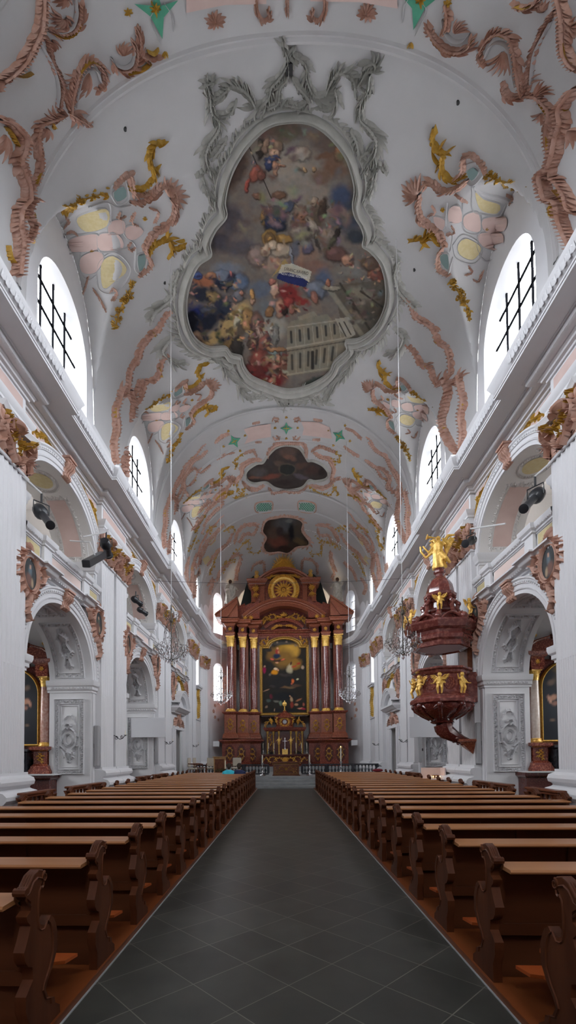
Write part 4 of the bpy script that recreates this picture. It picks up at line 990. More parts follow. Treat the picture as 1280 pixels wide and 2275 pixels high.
# frame and grey rocaille
def ring(outline, w, h, name, m, parent, L0, grow, prof, px=True, closed=True):
    P = np.array(outline, float); T = np.roll(P, -1, 0)-np.roll(P, 1, 0); N_ = np.stack([-T[:, 1], T[:, 0]], 1); N_ /= np.linalg.norm(N_, axis=1)[:, None]
    if (np.mean((P+N_*5-P.mean(0))**2) < np.mean((P-P.mean(0))**2)): N_ = -N_
    for _ in range(6): N_ = (np.roll(N_, 1, 0)+N_+np.roll(N_, -1, 0))/3
    N_ /= np.linalg.norm(N_, axis=1)[:, None]
    R_ = Relief(vmap_px); k = len(prof); n = len(P)
    for i in range(n):
        for q, hh in prof: R_.uv.append(tuple(P[i]+N_[i]*(grow+q*w))); R_.h.append(hh*h)
    R_.f = [(i*k+j, ((i+1) % n)*k+j, ((i+1) % n)*k+j+1, i*k+j+1) for i in range(n) for j in range(k-1)]
    return R_.build(name, m, parent, L0), P+N_*w
FP = [(-.08, -.1), (-.06, .35), (0, .55), (.10, .5), (.16, .25), (.24, .2), (.3, .45), (.42, .55), (.5, .45), (.56, .75), (.75, 1), (.88, .9), (.96, .5), (1, .4), (1.02, -.1)]
_, OUTER1 = ring(c3(OUT1), 17, .20, 'frame', 'grey_stucco', painting, PL, -1, FP)
R = Relief(vmap_px, 1.0)
n = len(OUTER1); OL = OUTER1.tolist()
cm = OUTER1.mean(0)
def outer_run(a, b, w=5, L_=15, side=-1, h=.075, step=7):
    idx = [int(a*n)+i for i in range(int((b-a)*n))]; P = OUTER1[np.array(idx) % n]; C_ = P.mean(0)
    T = np.gradient(P, axis=0); N_ = np.stack([-T[:, 1], T[:, 0]], 1); N_ /= np.linalg.norm(N_, axis=1)[:, None]; sg = 1 if np.mean(np.sum(N_*(P-cm), 1)) > 0 else -1
    Q = P+N_*sg*6; k = np.linspace(0, 1, len(Q)); Q = Q+N_*sg*(4*np.sin(k*9*PI*(b-a)*2.2))[:, None]
    R.ribbon(Q, w, h, raw=True); R.comb(Q, N_, sg, L_, step*.95, step, h, lean=1.15); R.comb(Q+N_*sg*3, N_, sg, L_*.55, 5, 9, h*1.3, lean=-.6*0+.5)
for a in np.arange(.04, .97, .058): outer_run(a, a+.062, 7, rng.uniform(20, 28))
def G(pts, w=8, L_=14, side=1, h=.09, both=True, st=7): R.scroll_c(c3(pts), w*.8, side, L_*1.6, h*1.1, both=both, comb_step=5.5)
G([(640, 70), (615, 60), (625, 110), (640, 160), (610, 230), (560, 290), (540, 350), (480, 400), (450, 350), (400, 300), (350, 290), (300, 330), (260, 350), (235, 300), (260, 268), (225, 275)], 9, 18, -1)
G([(680, 90), (665, 120), (700, 150), (735, 190), (735, 250), (770, 330), (830, 330), (860, 270), (900, 220), (960, 240), (995, 290), (1040, 220), (1085, 205), (1080, 170), (1040, 185)], 9, 18, 1)
G([(225, 275), (240, 340), (250, 420), (285, 470), (280, 520), (240, 580), (220, 640), (230, 700), (260, 740)], 12, 18, 1)
G([(1060, 230), (1050, 310), (1015, 370), (1010, 450), (1050, 500), (1090, 560), (1085, 640), (1050, 690), (1020, 740)], 12, 18, -1)
G([(640, 160), (640, 240), (600, 300), (590, 370), (540, 400)], 8, 14, 1); G([(660, 240), (690, 290), (740, 350), (700, 390), (640, 380)], 8, 14, -1)
G([(380, 360), (350, 420), (300, 440)], 7, 12, 1); G([(880, 300), (890, 370), (850, 400), (800, 400)], 7, 12, -1)
G([(330, 550), (300, 600), (260, 650)], 10, 14, 1); G([(960, 510), (990, 570), (1010, 640), (1050, 620)], 10, 14, -1)
G([(165, 750), (200, 740), (210, 780), (230, 830), (260, 870)], 8, 12, 1); G([(1150, 740), (1120, 700), (1080, 740), (1070, 800), (1050, 850)], 8, 12, -1)
G([(80, 1230), (60, 1290), (50, 1360), (10, 1400), (-40, 1440), (-60, 1480)], 9, 14, 1, both=True); G([(1210, 1180), (1190, 1250), (1210, 1330), (1250, 1380), (1290, 1420)], 9, 14, -1)
G([(60, 1560), (20, 1600), (0, 1650), (60, 1700), (110, 1700)], 10, 14, 1); G([(1180, 1520), (1230, 1570), (1200, 1640), (1150, 1650)], 10, 14, -1)
G([(250, 1680), (300, 1700), (330, 1760), (380, 1790), (400, 1850), (440, 1880)], 9, 15, -1); G([(1000, 1640), (960, 1700), (930, 1760), (890, 1790), (860, 1850), (840, 1880)], 9, 15, 1)
G([(430, 1880), (480, 1870), (540, 1840), (600, 1890), (640, 1890), (700, 1880), (730, 1850), (790, 1890), (840, 1900)], 8, 14, 1)
G([(640, 1860), (645, 1900)], 10, 14, 1)
R.build('scrolled_stucco', 'grey_stucco', painting, PL)
# ---- rocaille foliage on the pilaster capitals (same mesh on every pilaster)
def cap_front(uv): uv = np.asarray(uv, float); b = .17+.05+.10*np.clip((uv[:, 1]-7.75)/.55, 0, 1); return np.stack([b, uv[:, 0], uv[:, 1]], 1), np.tile([1., 0., .1], (len(uv), 1))
def cap_side(sy):
    def f(uv): uv = np.asarray(uv, float); return np.stack([uv[:, 0], np.full(len(uv), sy*.53), uv[:, 1]], 1), np.tile([0., float(sy), 0.], (len(uv), 1))
    return f
capA = [c for c in pA.children if c.name.split('.')[0] == 'capital'][0]
caps = []
R = Relief(cap_front, .02)
for q in (-1, 1):
    R.scroll_c([(q*.06, 7.62), (q*.16, 7.72), (q*.24, 7.86), (q*.40, 7.94), (q*.50, 8.08), (q*.46, 8.22)], .09, -q, .10, .10, both=True, comb_step=.055)
    R.scroll_c([(q*.42, 7.66), (q*.50, 7.74), (q*.44, 7.86), (q*.52, 7.95)], .08, q, .09, .09, both=True, comb_step=.055)
    R.scroll_c([(q*.10, 8.05), (q*.22, 8.14), (q*.34, 8.10), (q*.40, 8.24)], .06, q, .08, .12, both=True, comb_step=.05)
R.fan((0, 7.66), .5, 2.64, 7, 0, .22, .08, .12); R.fan((0, 8.30), .3, 2.84, 9, 0, .24, .08, .14); caps.append(R.build('capital_rocaille', 'salmon', capA))
R = Relief(cap_front, .02); R.field([(-.16, 8.08), (.16, 8.08), (.10, 7.90), (0, 7.78), (-.10, 7.90)], .05, 1); caps.append(R.build('capital_white_field', 'stucco_white', capA))
R = Relief(cap_front, .02); R.berries([(-.46, 8.34), (-.30, 8.16), (-.10, 8.06), (.12, 8.06), (.30, 8.18), (.46, 8.34)], .025, 60, .15, .035); R.berries([(0, 8.1), (-.02, 7.95), (.02, 7.84)], .02, 20, .12, .03); caps.append(R.build('gilded_festoon', 'ochre', capA))
for sy in (-1, 1):
    R = Relief(cap_side(sy), .02); R.scroll_c([(.10, 7.66), (.16, 7.78), (.08, 7.92), (.18, 8.08)], .07, 1, .08, .07, both=True, comb_step=.05); R.fan((.09, 7.72), .5, 2.6, 5, 0, .16, .06, .07); caps.append(R.build('capital_side_leaf', 'salmon', capA))
caps = [o for o in capA.children if o.name.split('.')[0] in ('capital_rocaille', 'capital_white_field', 'gilded_festoon', 'capital_side_leaf')]
for o in [o for o in C.objects if o.name.startswith('fluted_pilaster.')]:
    q_ = [c for c in o.children if c.name.split('.')[0] == 'capital'][0]
    for ch in caps: c = ch.copy(); C.objects.link(c); c.parent = q_
# ------------------------------------------------------------------ stucco ornaments of the vault
def orn(label, cat='stucco ornament', name='stucco_ornament', loc=(0, 0, 0), group=None): return thing(name, label, cat, loc, 0, group)
def cartouche(sd, lab):
    t = orn(lab, 'stucco cartouche', 'stucco_cartouche'); L0 = np.zeros(3)
    K = dict(
     l=dict(yel=[[(172, 481), (234, 463), (237, 499), (190, 512)], [(226, 586), (251, 568), (280, 597), (255, 626), (230, 640)]],
            teal=[[(251, 427), (273, 413), (280, 434), (259, 446)], [(305, 568), (320, 563), (321, 586), (309, 602)]],
            pink=[[(154, 532), (190, 520), (218, 521), (216, 552), (158, 557)], [(222, 519), (262, 521), (271, 550), (222, 553)], [(180, 572), (215, 557), (231, 572), (212, 605), (183, 604)], [(244, 492), (273, 489), (274, 516), (243, 518)], [(278, 505), (300, 500), (318, 512), (300, 530), (280, 528)]],
            frame=[([(251, 418), (268, 398), (287, 385), (292, 402), (300, 432), (330, 428)], 9, 1, 10), ([(287, 447), (309, 450), (330, 440), (345, 424), (359, 413), (385, 412)], 12, 1, 15), ([(388, 420), (392, 445), (384, 485), (365, 502), (345, 516), (322, 546)], 12, -1, 15), ([(334, 519), (322, 550), (336, 583), (326, 598), (308, 612)], 7, 1, 8)],
            fan=((374, 437), -1.9, .9, 9, 10, 46), leaf=[[(367, 311), (345, 318), (334, 335), (335, 360), (342, 385), (325, 412), (292, 418)], [(330, 568), (338, 548), (356, 536), (374, 531), (384, 550), (404, 547)]],
            tips=[[(367, 311), (352, 325)], [(338, 330), (340, 350)], [(322, 335), (332, 365)], [(350, 365), (342, 385)], [(374, 531), (372, 505)], [(381, 556), (372, 575)], [(395, 540), (410, 532)]],
            gar=[[(144, 467), (172, 449), (201, 438), (235, 428)], [(295, 628), (284, 654), (266, 690), (255, 728)]],
            bits=[[(142, 505), (150, 492), (146, 480)], [(148, 517), (160, 513), (172, 520)], [(198, 612), (190, 640), (186, 652)], [(206, 640), (222, 662), (236, 690)], [(244, 652), (252, 640), (258, 652), (250, 668)], [(300, 548), (292, 556), (284, 550), (288, 540)], [(266, 470), (262, 485), (275, 480)], [(300, 470), (292, 492), (305, 500)], [(330, 460), (352, 470), (345, 492)]],
            rib=[[(135, 500), (165, 470), (200, 458), (240, 450), (245, 480), (240, 500), (190, 518), (140, 520)], [(140, 520), (150, 562), (178, 560), (176, 600), (196, 622), (215, 610)], [(215, 520), (219, 555), (240, 560), (270, 555), (290, 545)], [(215, 610), (222, 645), (255, 650), (290, 600), (255, 560), (222, 580), (215, 610)], [(270, 470), (275, 520), (300, 545), (300, 590), (310, 612)], [(241, 450), (262, 460), (290, 455)], [(250, 410), (246, 430), (262, 455), (286, 440), (280, 405)], [(300, 560), (300, 600), (320, 606), (328, 560)]],
            dots=[(204, 556), (322, 486)]),
     r=dict(yel=[[(1057, 424), (1075, 440), (1111, 453), (1104, 472), (1068, 463)], [(1018, 543), (1036, 529), (1068, 550), (1050, 577), (1021, 565)]],
            teal=[[(1039, 381), (1054, 370), (1065, 381), (1050, 400)], [(980, 568), (996, 564), (998, 598), (983, 584)]],
            pink=[[(1000, 463), (1021, 456), (1026, 489), (1000, 492)], [(1032, 478), (1062, 471), (1066, 512), (1034, 505)], [(1074, 485), (1125, 481), (1122, 513), (1079, 513)], [(1064, 519), (1118, 519), (1113, 557), (1072, 546)], [(965, 480), (990, 488), (985, 510), (970, 500)]],
            frame=[([(1082, 385), (1070, 360), (1050, 345), (1032, 352), (1028, 381), (1010, 400)], 9, -1, 10), ([(1043, 396), (1028, 410), (1010, 420), (985, 422), (968, 410), (950, 403), (938, 420)], 12, -1, 15), ([(935, 428), (930, 455), (934, 480), (950, 496), (968, 507), (982, 528), (989, 548)], 12, 1, 15), ([(989, 545), (976, 565), (975, 592), (986, 604), (998, 610)], 7, -1, 8)],
            fan=((933, 430), 2.3, 4.6, 9, 10, 44), leaf=[[(964, 281), (962, 305), (972, 325), (984, 340), (982, 370), (1003, 397), (1028, 392)], [(910, 536), (928, 528), (942, 532), (955, 520), (975, 536)]],
            tips=[[(964, 281), (972, 296)], [(1003, 323), (990, 345)], [(956, 345), (978, 365)], [(984, 310), (978, 330)], [(942, 505), (944, 530)], [(940, 556), (944, 536)], [(910, 536), (926, 532)]],
            gar=[[(1079, 385), (1107, 399), (1129, 406), (1163, 420)], [(1003, 621), (1021, 651), (1036, 680), (1043, 714)]],
            bits=[[(1140, 470), (1150, 485), (1146, 500)], [(1125, 430), (1140, 440), (1136, 455)], [(1100, 575), (1110, 600), (1106, 610)], [(1075, 600), (1065, 625), (1054, 624)], [(1040, 590), (1050, 605), (1038, 612)], [(1003, 500), (1010, 515), (995, 522)], [(1012, 430), (1025, 440), (1036, 445)], [(960, 455), (968, 470), (955, 480)]],
            rib=[[(1050, 415), (1080, 430), (1120, 440), (1155, 465), (1150, 500), (1125, 520)], [(1050, 415), (1050, 465), (1075, 475), (1110, 478), (1125, 450)], [(1028, 450), (1030, 510), (1066, 516), (1070, 475)], [(1066, 516), (1060, 550), (1080, 580), (1118, 560), (1124, 516)], [(1005, 545), (1030, 520), (1072, 548), (1055, 585), (1015, 575), (1005, 545)], [(1035, 365), (1030, 390), (1050, 412), (1075, 385), (1062, 360), (1035, 365)], [(974, 560), (976, 595), (996, 610), (1006, 570)], [(995, 450), (992, 500), (1005, 520), (1000, 560)]],
            dots=[(1082, 508), (984, 466)]))[sd]
    for nm, m in (('yel', 'yellow_plaster'), ('teal', 'teal_plaster'), ('pink', 'pink_plaster')):
        R = Relief(vmap_px, 1)
        for p in K[nm]: R.field([tuple(q) for q in smooth_path(p, 8, True)], .012, 1)
        R.build({'yel': 'yellow_field', 'teal': 'teal_field', 'pink': 'pink_field'}[nm], m, t)
    R = Relief(vmap_px, 1)
    for nm in ('yel', 'teal', 'pink'):
        for p in K[nm]: R.ribbon(p, 3.2, .03, closed=True, step=3)
    for p in K['rib']: R.ribbon(p, 4, .035, step=4)
    R.build('white_strapwork', 'vault_plaster', t)
    R = Relief(vmap_px, 1)
    for pts, w, side, L_ in K['frame']: R.scroll_c(pts, w, side, L_, .085, both=True, comb_step=6)
    c, a0, a1, n_, r0, r1 = K['fan']; R.fan(c, a0, a1, n_, r0, r1, 8, .10); R.fan(c, a0+.15, a1-.15, 8, 4, r1*.55, 7, .12)
    for p in K['bits']: R.scroll_c(p, 4.5, 1, 6, .05, comb_step=5)
    R.build('salmon_scrollwork', 'salmon_pale', t)
    R = Relief(vmap_px, 1)
    for p in K['leaf']:
        R.mark(); P, N_ = R.ribbon(p, 6, .09, step=4); R.comb(P, N_, 1, 24, 7, 6, .09, lean=.6, jit=.45); R.comb(P, N_, -1, 22, 6, 6, .08, lean=.6, jit=.45); R.comb(P, N_, 1, 12, 5, 6, .13, lean=.3)
    for a, b in K['tips']: R.lobe(b, math.atan2(a[1]-b[1], a[0]-b[0]), math.hypot(a[0]-b[0], a[1]-b[1])*1.25, 7, .09, .3)
    for a in K['dots']: R.fan(a, 0, 5, 6, 0, 6, 4, .05)
    R.build('gilded_leaves', 'ochre', t)
    R = Relief(vmap_px, 1)
    for p in K['gar']: R.berries(p, 4.5, 52, .07, 4.2)
    R.build('flower_garland', 'ochre', t)
    return t
CT = {}
for sd, w in (('l', 'left'), ('r', 'right')):
    CT[sd] = cartouche(sd, 'pink and yellow stucco cartouche with gilded leaves above the nearest %s window' % w)
    for k, o_ in ((1, 'second'), (2, 'third')):
        c = copy_tree(CT[sd]); c.location = (0, 6.25*k, 0); c['label'] = 'pink and yellow stucco cartouche with gilded leaves above the %s %s window' % (o_, w)
# ---- rib scrolls
def stroke_set(label, strokes, gold=(), fans=(), name='rocaille_scroll', cat='stucco scroll', white=(), m='salmon'):
    t = orn(label, cat, name); R = Relief(vmap_px, 1)
    for st in strokes:
        pts, w, side, L_ = st[:4]; R.scroll_c(pts, w, side, L_, st[4] if len(st) > 4 else .09, both=True, comb_step=7)
    for f in fans: R.fan(*f[:6], 7 if len(f) < 7 else f[6], .08, .5)
    R.build('scrollwork', m, t)
    if gold:
        R = Relief(vmap_px, 1)
        for g_ in gold:
            if len(g_) == 3 and not hasattr(g_[0], '__len__'): R.fan((g_[0], g_[1]), 0, 5.6, 7, 0, g_[2], 6, .10)
            else:
                P, N_ = R.ribbon(g_, 4, .11); R.comb(P, N_, 1, 8, 4, 7, .10)
        R.build('gilding', 'ochre', t)
    if white:
        R = Relief(vmap_px, 1)
        for w_ in white: R.ribbon(w_, 5, .09)
        R.build('white_ridge', 'vault_plaster', t)
    return t
stroke_set('large salmon rocaille scroll at the top left of the ceiling', [([(92, -30), (90, 20), (86, 60), (70, 95), (52, 130), (25, 160), (0, 178)], 24, 1, 20, .12), ([(100, 60), (130, 72), (158, 66), (172, 45), (176, 5)], 12, 1, 22), ([(85, 72), (105, 90), (112, 130), (125, 160), (137, 190), (130, 235), (142, 252)], 10, -1, 12), ([(0, 178), (-5, 200)], 12, 1, 12)],
    [[(110, 68), (135, 80), (160, 72), (176, 48)], [(25, 166), (50, 168), (66, 160)]], [((140, 35), .2, 3.4, 9, 6, 34, 8), ((142, -10), 0, 3.1, 8, 4, 30, 8), ((110, 88), .2, 1.2, 5, 4, 30)], white=[[(98, 64), (128, 70), (156, 60), (168, 30), (166, -10)], [(88, 96), (108, 130), (122, 165), (128, 200), (124, 235)]])
stroke_set('salmon shell scroll with gilded ridges left of the great fresco, beside the rib', [([(154, 251), (158, 215), (170, 170), (182, 148), (202, 135), (220, 144), (231, 165), (230, 185), (218, 196)], 10, -1, 18), ([(151, 248), (172, 262), (196, 272)], 10, 1, 16)],
    [[(170, 168), (180, 148), (198, 133), (216, 138)]], [((196, 160), 1.2, 2.6, 7, 2, 60, 9), ((155, 240), -2.2, -1.2, 4, 4, 50, 9), ((160, 250), -.3, 1.2, 5, 4, 38, 9)], white=[[(165, 235), (172, 200), (182, 165), (202, 150), (216, 160), (222, 180)]])
stroke_set('salmon shell scroll with gilded ridges high on the left of the near rib', [([(248, 133), (258, 150), (278, 154), (298, 142), (304, 118), (300, 90)], 9, 1, 24), ([(302, 120), (310, 100), (308, 75), (304, 62)], 10, 1, 12), ([(312, 120), (328, 125), (345, 120)], 12, 1, 22)], [[(282, 160), (300, 155), (316, 150), (330, 140)], [(325, 110), (340, 116), (348, 108)]], [((272, 122), -2.6, -.8, 6, 2, 30, 7)], white=[[(246, 125), (256, 142), (276, 148), (292, 138), (298, 112)]])
stroke_set('salmon leafy scroll running down the left vault rib from the shell', [([(144, 251), (125, 262), (105, 268), (88, 278), (82, 300), (84, 334), (88, 360), (80, 395), (68, 417)], 13, 1, 15)], [(65, 480, 14), [(112, 270), (120, 282)], [(84, 380), (72, 412)]], [((130, 262), 2.2, 3.8, 5, 2, 32, 8), ((100, 282), .6, 2, 4, 2, 36, 7)])
stroke_set('heavy dark salmon stucco plume descending the left edge of the vault', [([(-12, 262), (12, 268), (32, 285), (46, 305), (44, 330), (36, 352), (44, 380), (54, 410), (56, 440)], 22, 1, 15, .16), ([(85, 438), (66, 446), (58, 470), (70, 500), (60, 530)], 16, -1, 12, .14), ([(56, 440), (38, 462), (34, 495), (40, 530), (36, 570), (32, 608)], 24, 1, 12, .16)], [(66, 528, 16), [(14, 545), (20, 572), (34, 590)], [(8, 280), (22, 296), (36, 322)], [(40, 470), (56, 480), (70, 476)]], [((10, 300), .9, 2.2, 6, 0, 60, 9)])
# right side
stroke_set('large salmon rocaille scroll at the top right of the ceiling', [([(1245, -20), (1256, 30), (1258, 80), (1262, 115), (1276, 140), (1290, 150)], 22, -1, 20, .12), ([(1236, 20), (1220, 45), (1204, 75), (1190, 108), (1179, 151), (1176, 187), (1166, 212)], 11, 1, 13), ([(1140, 0), (1155, 12), (1172, 15), (1190, 8), (1200, -8)], 12, 1, 14)], [[(1262, 90), (1268, 120), (1282, 135)], [(1150, 8), (1170, 14), (1186, 8)]], [((1270, 60), -1.6, 1.5, 6, 4, 30, 8), ((1215, 25), 3.2, 4.6, 5, 4, 26)], white=[[(1228, 45), (1206, 85), (1192, 115), (1186, 150), (1184, 185)]])
stroke_set('salmon shell scroll with gilded ridges right of the great fresco, beside the rib', [([(1066, 119), (1078, 95), (1094, 78), (1115, 71), (1138, 84), (1147, 115), (1152, 150), (1158, 187), (1165, 212)], 10, -1, 18), ([(1082, 145), (1072, 135), (1066, 120)], 10, 1, 10), ([(1120, 178), (1128, 205), (1148, 214), (1163, 210)], 12, 1, 16)], [[(1088, 84), (1106, 72), (1130, 78)]], [((1118, 115), .8, 2.2, 7, 0, 60, 9), ((1160, 200), -1.7, -.9, 4, 4, 55, 9)], white=[[(1080, 125), (1092, 100), (1112, 92), (1132, 105), (1142, 150), (1150, 190)]])
stroke_set('salmon shell scroll with gilded ridges high on the right of the near rib', [([(953, 60), (968, 84), (990, 104), (1018, 112), (1042, 104), (1050, 84)], 9, 1, 20), ([(990, 5), (996, 30), (992, 58), (985, 72)], 11, -1, 12)], [[(962, 78), (980, 98), (1000, 110)], [(1042, 100), (1048, 88)]], [((1012, 72), -1.9, -.5, 6, 2, 34, 8), ((965, 62), 1.9, 3.6, 5, 2, 26, 9)], white=[[(985, 40), (990, 66), (1008, 88), (1030, 88), (1046, 72)]])
stroke_set('salmon leafy scroll running down the right vault rib from the shell', [([(1165, 212), (1190, 212), (1212, 228), (1224, 248), (1220, 280), (1218, 310), (1224, 335), (1230, 352)], 13, -1, 15)], [(1230, 468, 16), [(1205, 225), (1222, 250)], [(1222, 300), (1226, 345)]], [((1195, 215), -1.9, -.6, 6, 2, 38, 8), ((1205, 250), 1.2, 2.4, 4, 2, 28, 7)])
stroke_set('heavy dark salmon stucco plume descending the right edge of the vault', [([(1290, 190), (1272, 212), (1256, 236), (1258, 268), (1248, 300), (1240, 340), (1228, 372), (1212, 384), (1214, 410), (1224, 438), (1246, 448), (1254, 485), (1270, 525), (1284, 556)], 24, -1, 14, .16), ([(1212, 388), (1240, 398), (1262, 430), (1272, 462), (1284, 470)], 14, -1, 14, .13)], [[(1252, 226), (1262, 240)], [(1236, 420), (1250, 436), (1262, 456)], [(1232, 450), (1228, 470), (1236, 480)]], [((1262, 290), -.4, 1.2, 5, 0, 40, 9)])
for sg, cx_, w in ((1, 345, 'left'), (-1, 935, 'right')):
    t = orn('green diamond star with a gilded centre at the top %s of the picture' % w, 'painted star', 'green_star'); R = Relief(vmap_px, 1); cy_ = 18 if sg > 0 else -2
    R.field([(cx_-48*sg, cy_-12), (cx_-8*sg, cy_-8), (cx_+2*sg, cy_-50), (cx_+12*sg, cy_-8), (cx_+50*sg, cy_-20), (cx_+18*sg, cy_+18), (cx_+15*sg, cy_+66), (cx_-12*sg, cy_+16)], .012, 2); R.build('green_field', 'green_plaster', t)
    R = Relief(vmap_px, 1); R.fan((cx_, cy_-2), 0, 5.5, 8, 0, 16, 8, .08); R.lobe((cx_, cy_-2), 1.45, 26, 9, .08, 0); R.fan((cx_+22*sg, cy_+96), 1.0, 2.0, 3, 0, 16, 6, .06); R.fan((cx_-60*sg, cy_+8), 0, 5.5, 6, 0, 11, 6, .06); R.build('gilded_flower', 'ochre', t)
    R = Relief(vmap_px, 1); R.ribbon([(cx_+18*sg, cy_-14), (cx_+36*sg, cy_+14), (cx_+40*sg, cy_+50)], 4, .04); R.ribbon([(cx_-6*sg, cy_+6), (cx_-12*sg, cy_+28), (cx_+12*sg, cy_+80)], 4, .04); R.build('white_strapwork', 'vault_plaster', t)
t = orn('pale pink field with salmon florets at the very top of the ceiling', 'painted field', 'pink_field'); R = Relief(vmap_px, 1)
R.field([(413, -50), (592, -50), (592, 6), (500, 8), (413, 26)], .012, 3); R.field([(690, -50), (880, -50), (885, 16), (800, 2), (690, 0)], .012, 3); R.build('pink_paint', 'pink_plaster', t)
R = Relief(vmap_px, 1)
for c in ((478, 45), (816, 26)): R.fan(c, 0, 5.8, 12, 2, 24, 10, .08); R.fan(c, .3, 6, 8, 0, 12, 8, .10)
for sg, x0 in ((1, 572), (-1, 720)): R.scroll_c([(x0, -20), (x0+0*sg, 20), (x0+12*sg, 42), (x0+26*sg, 34), (x0+22*sg, 18)], 9, sg, 12, .08)
R.scroll_c([(640, -10), (640, 30)], 9, 1, 8, .07); R.build('salmon_florets', 'salmon', t)
# ---- legs and festoons over the second pair (copied to the third and fourth)
def legs(sd, lab):
    if sd == 'l': S_ = [([(381, 690), (365, 705), (350, 732), (334, 744), (315, 768), (306, 795), (290, 818), (285, 850), (281, 877)], 12, 1, 10), ([(374, 787), (360, 800), (352, 830), (338, 845), (322, 850), (313, 880), (305, 895)], 10, 1, 10), ([(269, 859), (262, 888), (255, 913), (258, 950), (252, 985), (257, 1030)], 13, 1, 9, .12), ([(287, 865), (296, 895), (295, 931), (299, 965), (284, 1003), (275, 1035), (276, 1052)], 20, -1, 10, .14), ([(262, 882), (276, 872), (290, 878), (302, 868), (310, 846)], 12, 1, 12)]; gold = [[(335, 734), (345, 742)], [(352, 815), (358, 835)], [(252, 905), (253, 930)], [(286, 1005), (292, 1012)]]; fans = [((272, 872), -2, -.8, 3, 2, 26, 8), ((305, 862), -1.7, -.8, 3, 2, 26, 6)]
    else: S_ = [([(895, 655), (912, 670), (924, 700), (945, 715), (965, 730), (974, 755), (994, 772), (1002, 800), (1003, 831)], 12, -1, 10), ([(903, 762), (922, 782), (936, 808), (955, 815), (964, 838), (975, 859)], 10, -1, 10), ([(1021, 831), (1026, 859), (1032, 890), (1026, 924), (1030, 960), (1027, 996)], 13, -1, 9, .12), ([(989, 841), (997, 867), (991, 900), (984, 935), (992, 964), (1008, 990), (1020, 1008)], 20, 1, 10, .14), ([(975, 856), (988, 845), (1004, 850), (1018, 838)], 12, -1, 12)]; gold = [[(968, 745), (975, 758)], [(948, 810), (956, 818)], [(1032, 880), (1034, 905)], [(990, 945), (992, 962)]]; fans = [((994, 845), -2.1, -1.3, 3, 2, 26, 8), ((1022, 842), -1.9, -1.0, 3, 2, 26, 6), ((972, 858), -2.2, -1.3, 3, 2, 40, 6)]
    return stroke_set(lab, S_, gold, fans, 'stucco_festoon', 'stucco festoon')
for sd, w in (('l', 'left'), ('r', 'right')):
    a = legs(sd, 'twin-legged salmon stucco festoon on the %s between the first and second windows' % w)
    for k, nm in ((1, 'second and third windows'), (2, 'third window and the chancel')):
        c = copy_tree(a); c.location = (0, 6.25*k, 0); c['label'] = 'twin-legged salmon stucco festoon on the %s vault between the %s' % (w, nm)
# ---- middle rib ornaments
t = orn('band of painted green stars, pink fields and salmon curls across the middle rib', 'rib decoration', 'rib_decoration')
R = Relief(vmap_px, 1); R.field(c6([(430, 155), (470, 142), (558, 128), (560, 190), (500, 200), (432, 225), (450, 190)]), .012, 2); R.field(c6([(703, 118), (780, 120), (838, 145), (850, 200), (780, 190), (708, 182), (715, 150)]), .012, 2); R.build('pink_field', 'pink_plaster', t)
R = Relief(vmap_px, 1); RG = Relief(vmap_px, 1); RS = Relief(vmap_px, 1); RW = Relief(vmap_px, 1)
for cx_, cy_, r_ in ((632, 150, 30), (385, 212, 34), (883, 186, 34)):
    poly = []
    for k in range(8):
        a = k*PI/4+(0 if cx_ == 632 else (-.5 if cx_ < 600 else .5)); rr = r_ if k % 2 == 0 else r_*.42; poly.append((cx_+rr*math.cos(a), cy_+rr*math.sin(a)))
    R.field(c6(poly), .012, 1)
    for k in range(4):
        a = k*PI/2+(0 if cx_ == 632 else (-.5 if cx_ < 600 else .5)); p = c6([(cx_, cy_)])[0]; RG.lobe(p, a, 9, 4, .06, 0); q = c6([(cx_+(r_+24)*math.cos(a), cy_+(r_+20)*math.sin(a))])[0]; RG.fan(q, 0, 5, 5, 0, 3.4, 2.4, .05)
R.build('green_star', 'green_plaster', t); RG.build('gilded_flower', 'ochre', t)
def S6(pts, w=4, L_=5, side=1): RS.scroll_c(c6(pts), w, side, L_, .06, comb_step=4)
S6([(470, 130), (500, 122)], 7, 4); S6([(760, 108), (796, 114)], 7, 4); S6([(484, 218), (510, 216)], 7, 4); S6([(756, 206), (786, 204)], 7, 4)
for x0, sg in ((565, 1), (700, -1)):
    S6([(x0, 118), (x0+8*sg, 102), (x0+24*sg, 104), (x0+28*sg, 116), (x0+16*sg, 118)], 4, 4, sg); S6([(x0+2*sg, 190), (x0+14*sg, 206), (x0+30*sg, 202), (x0+26*sg, 192)], 4, 4, -sg)
S6([(292, 222), (320, 196), (355, 178)], 8, 6, -1); S6([(300, 300), (335, 275), (372, 265)], 8, 6); S6([(912, 150), (950, 165), (985, 195)], 8, 6, 1); S6([(905, 235), (935, 258), (972, 280)], 8, 6, 1)
S6([(258, 255), (230, 285), (190, 310), (165, 350), (130, 400), (95, 450)], 7, 7, 1); S6([(272, 325), (225, 360), (190, 345), (150, 385), (150, 440), (165, 470), (130, 500)], 7, 7, 1)
S6([(1022, 215), (1060, 260), (1100, 285), (1130, 340), (1160, 400), (1180, 450)], 7, 7, -1); S6([(1005, 300), (1050, 335), (1090, 350), (1120, 390), (1110, 430), (1150, 470)], 7, 7, -1)
RS.build('salmon_curls', 'salmon_pale', t)
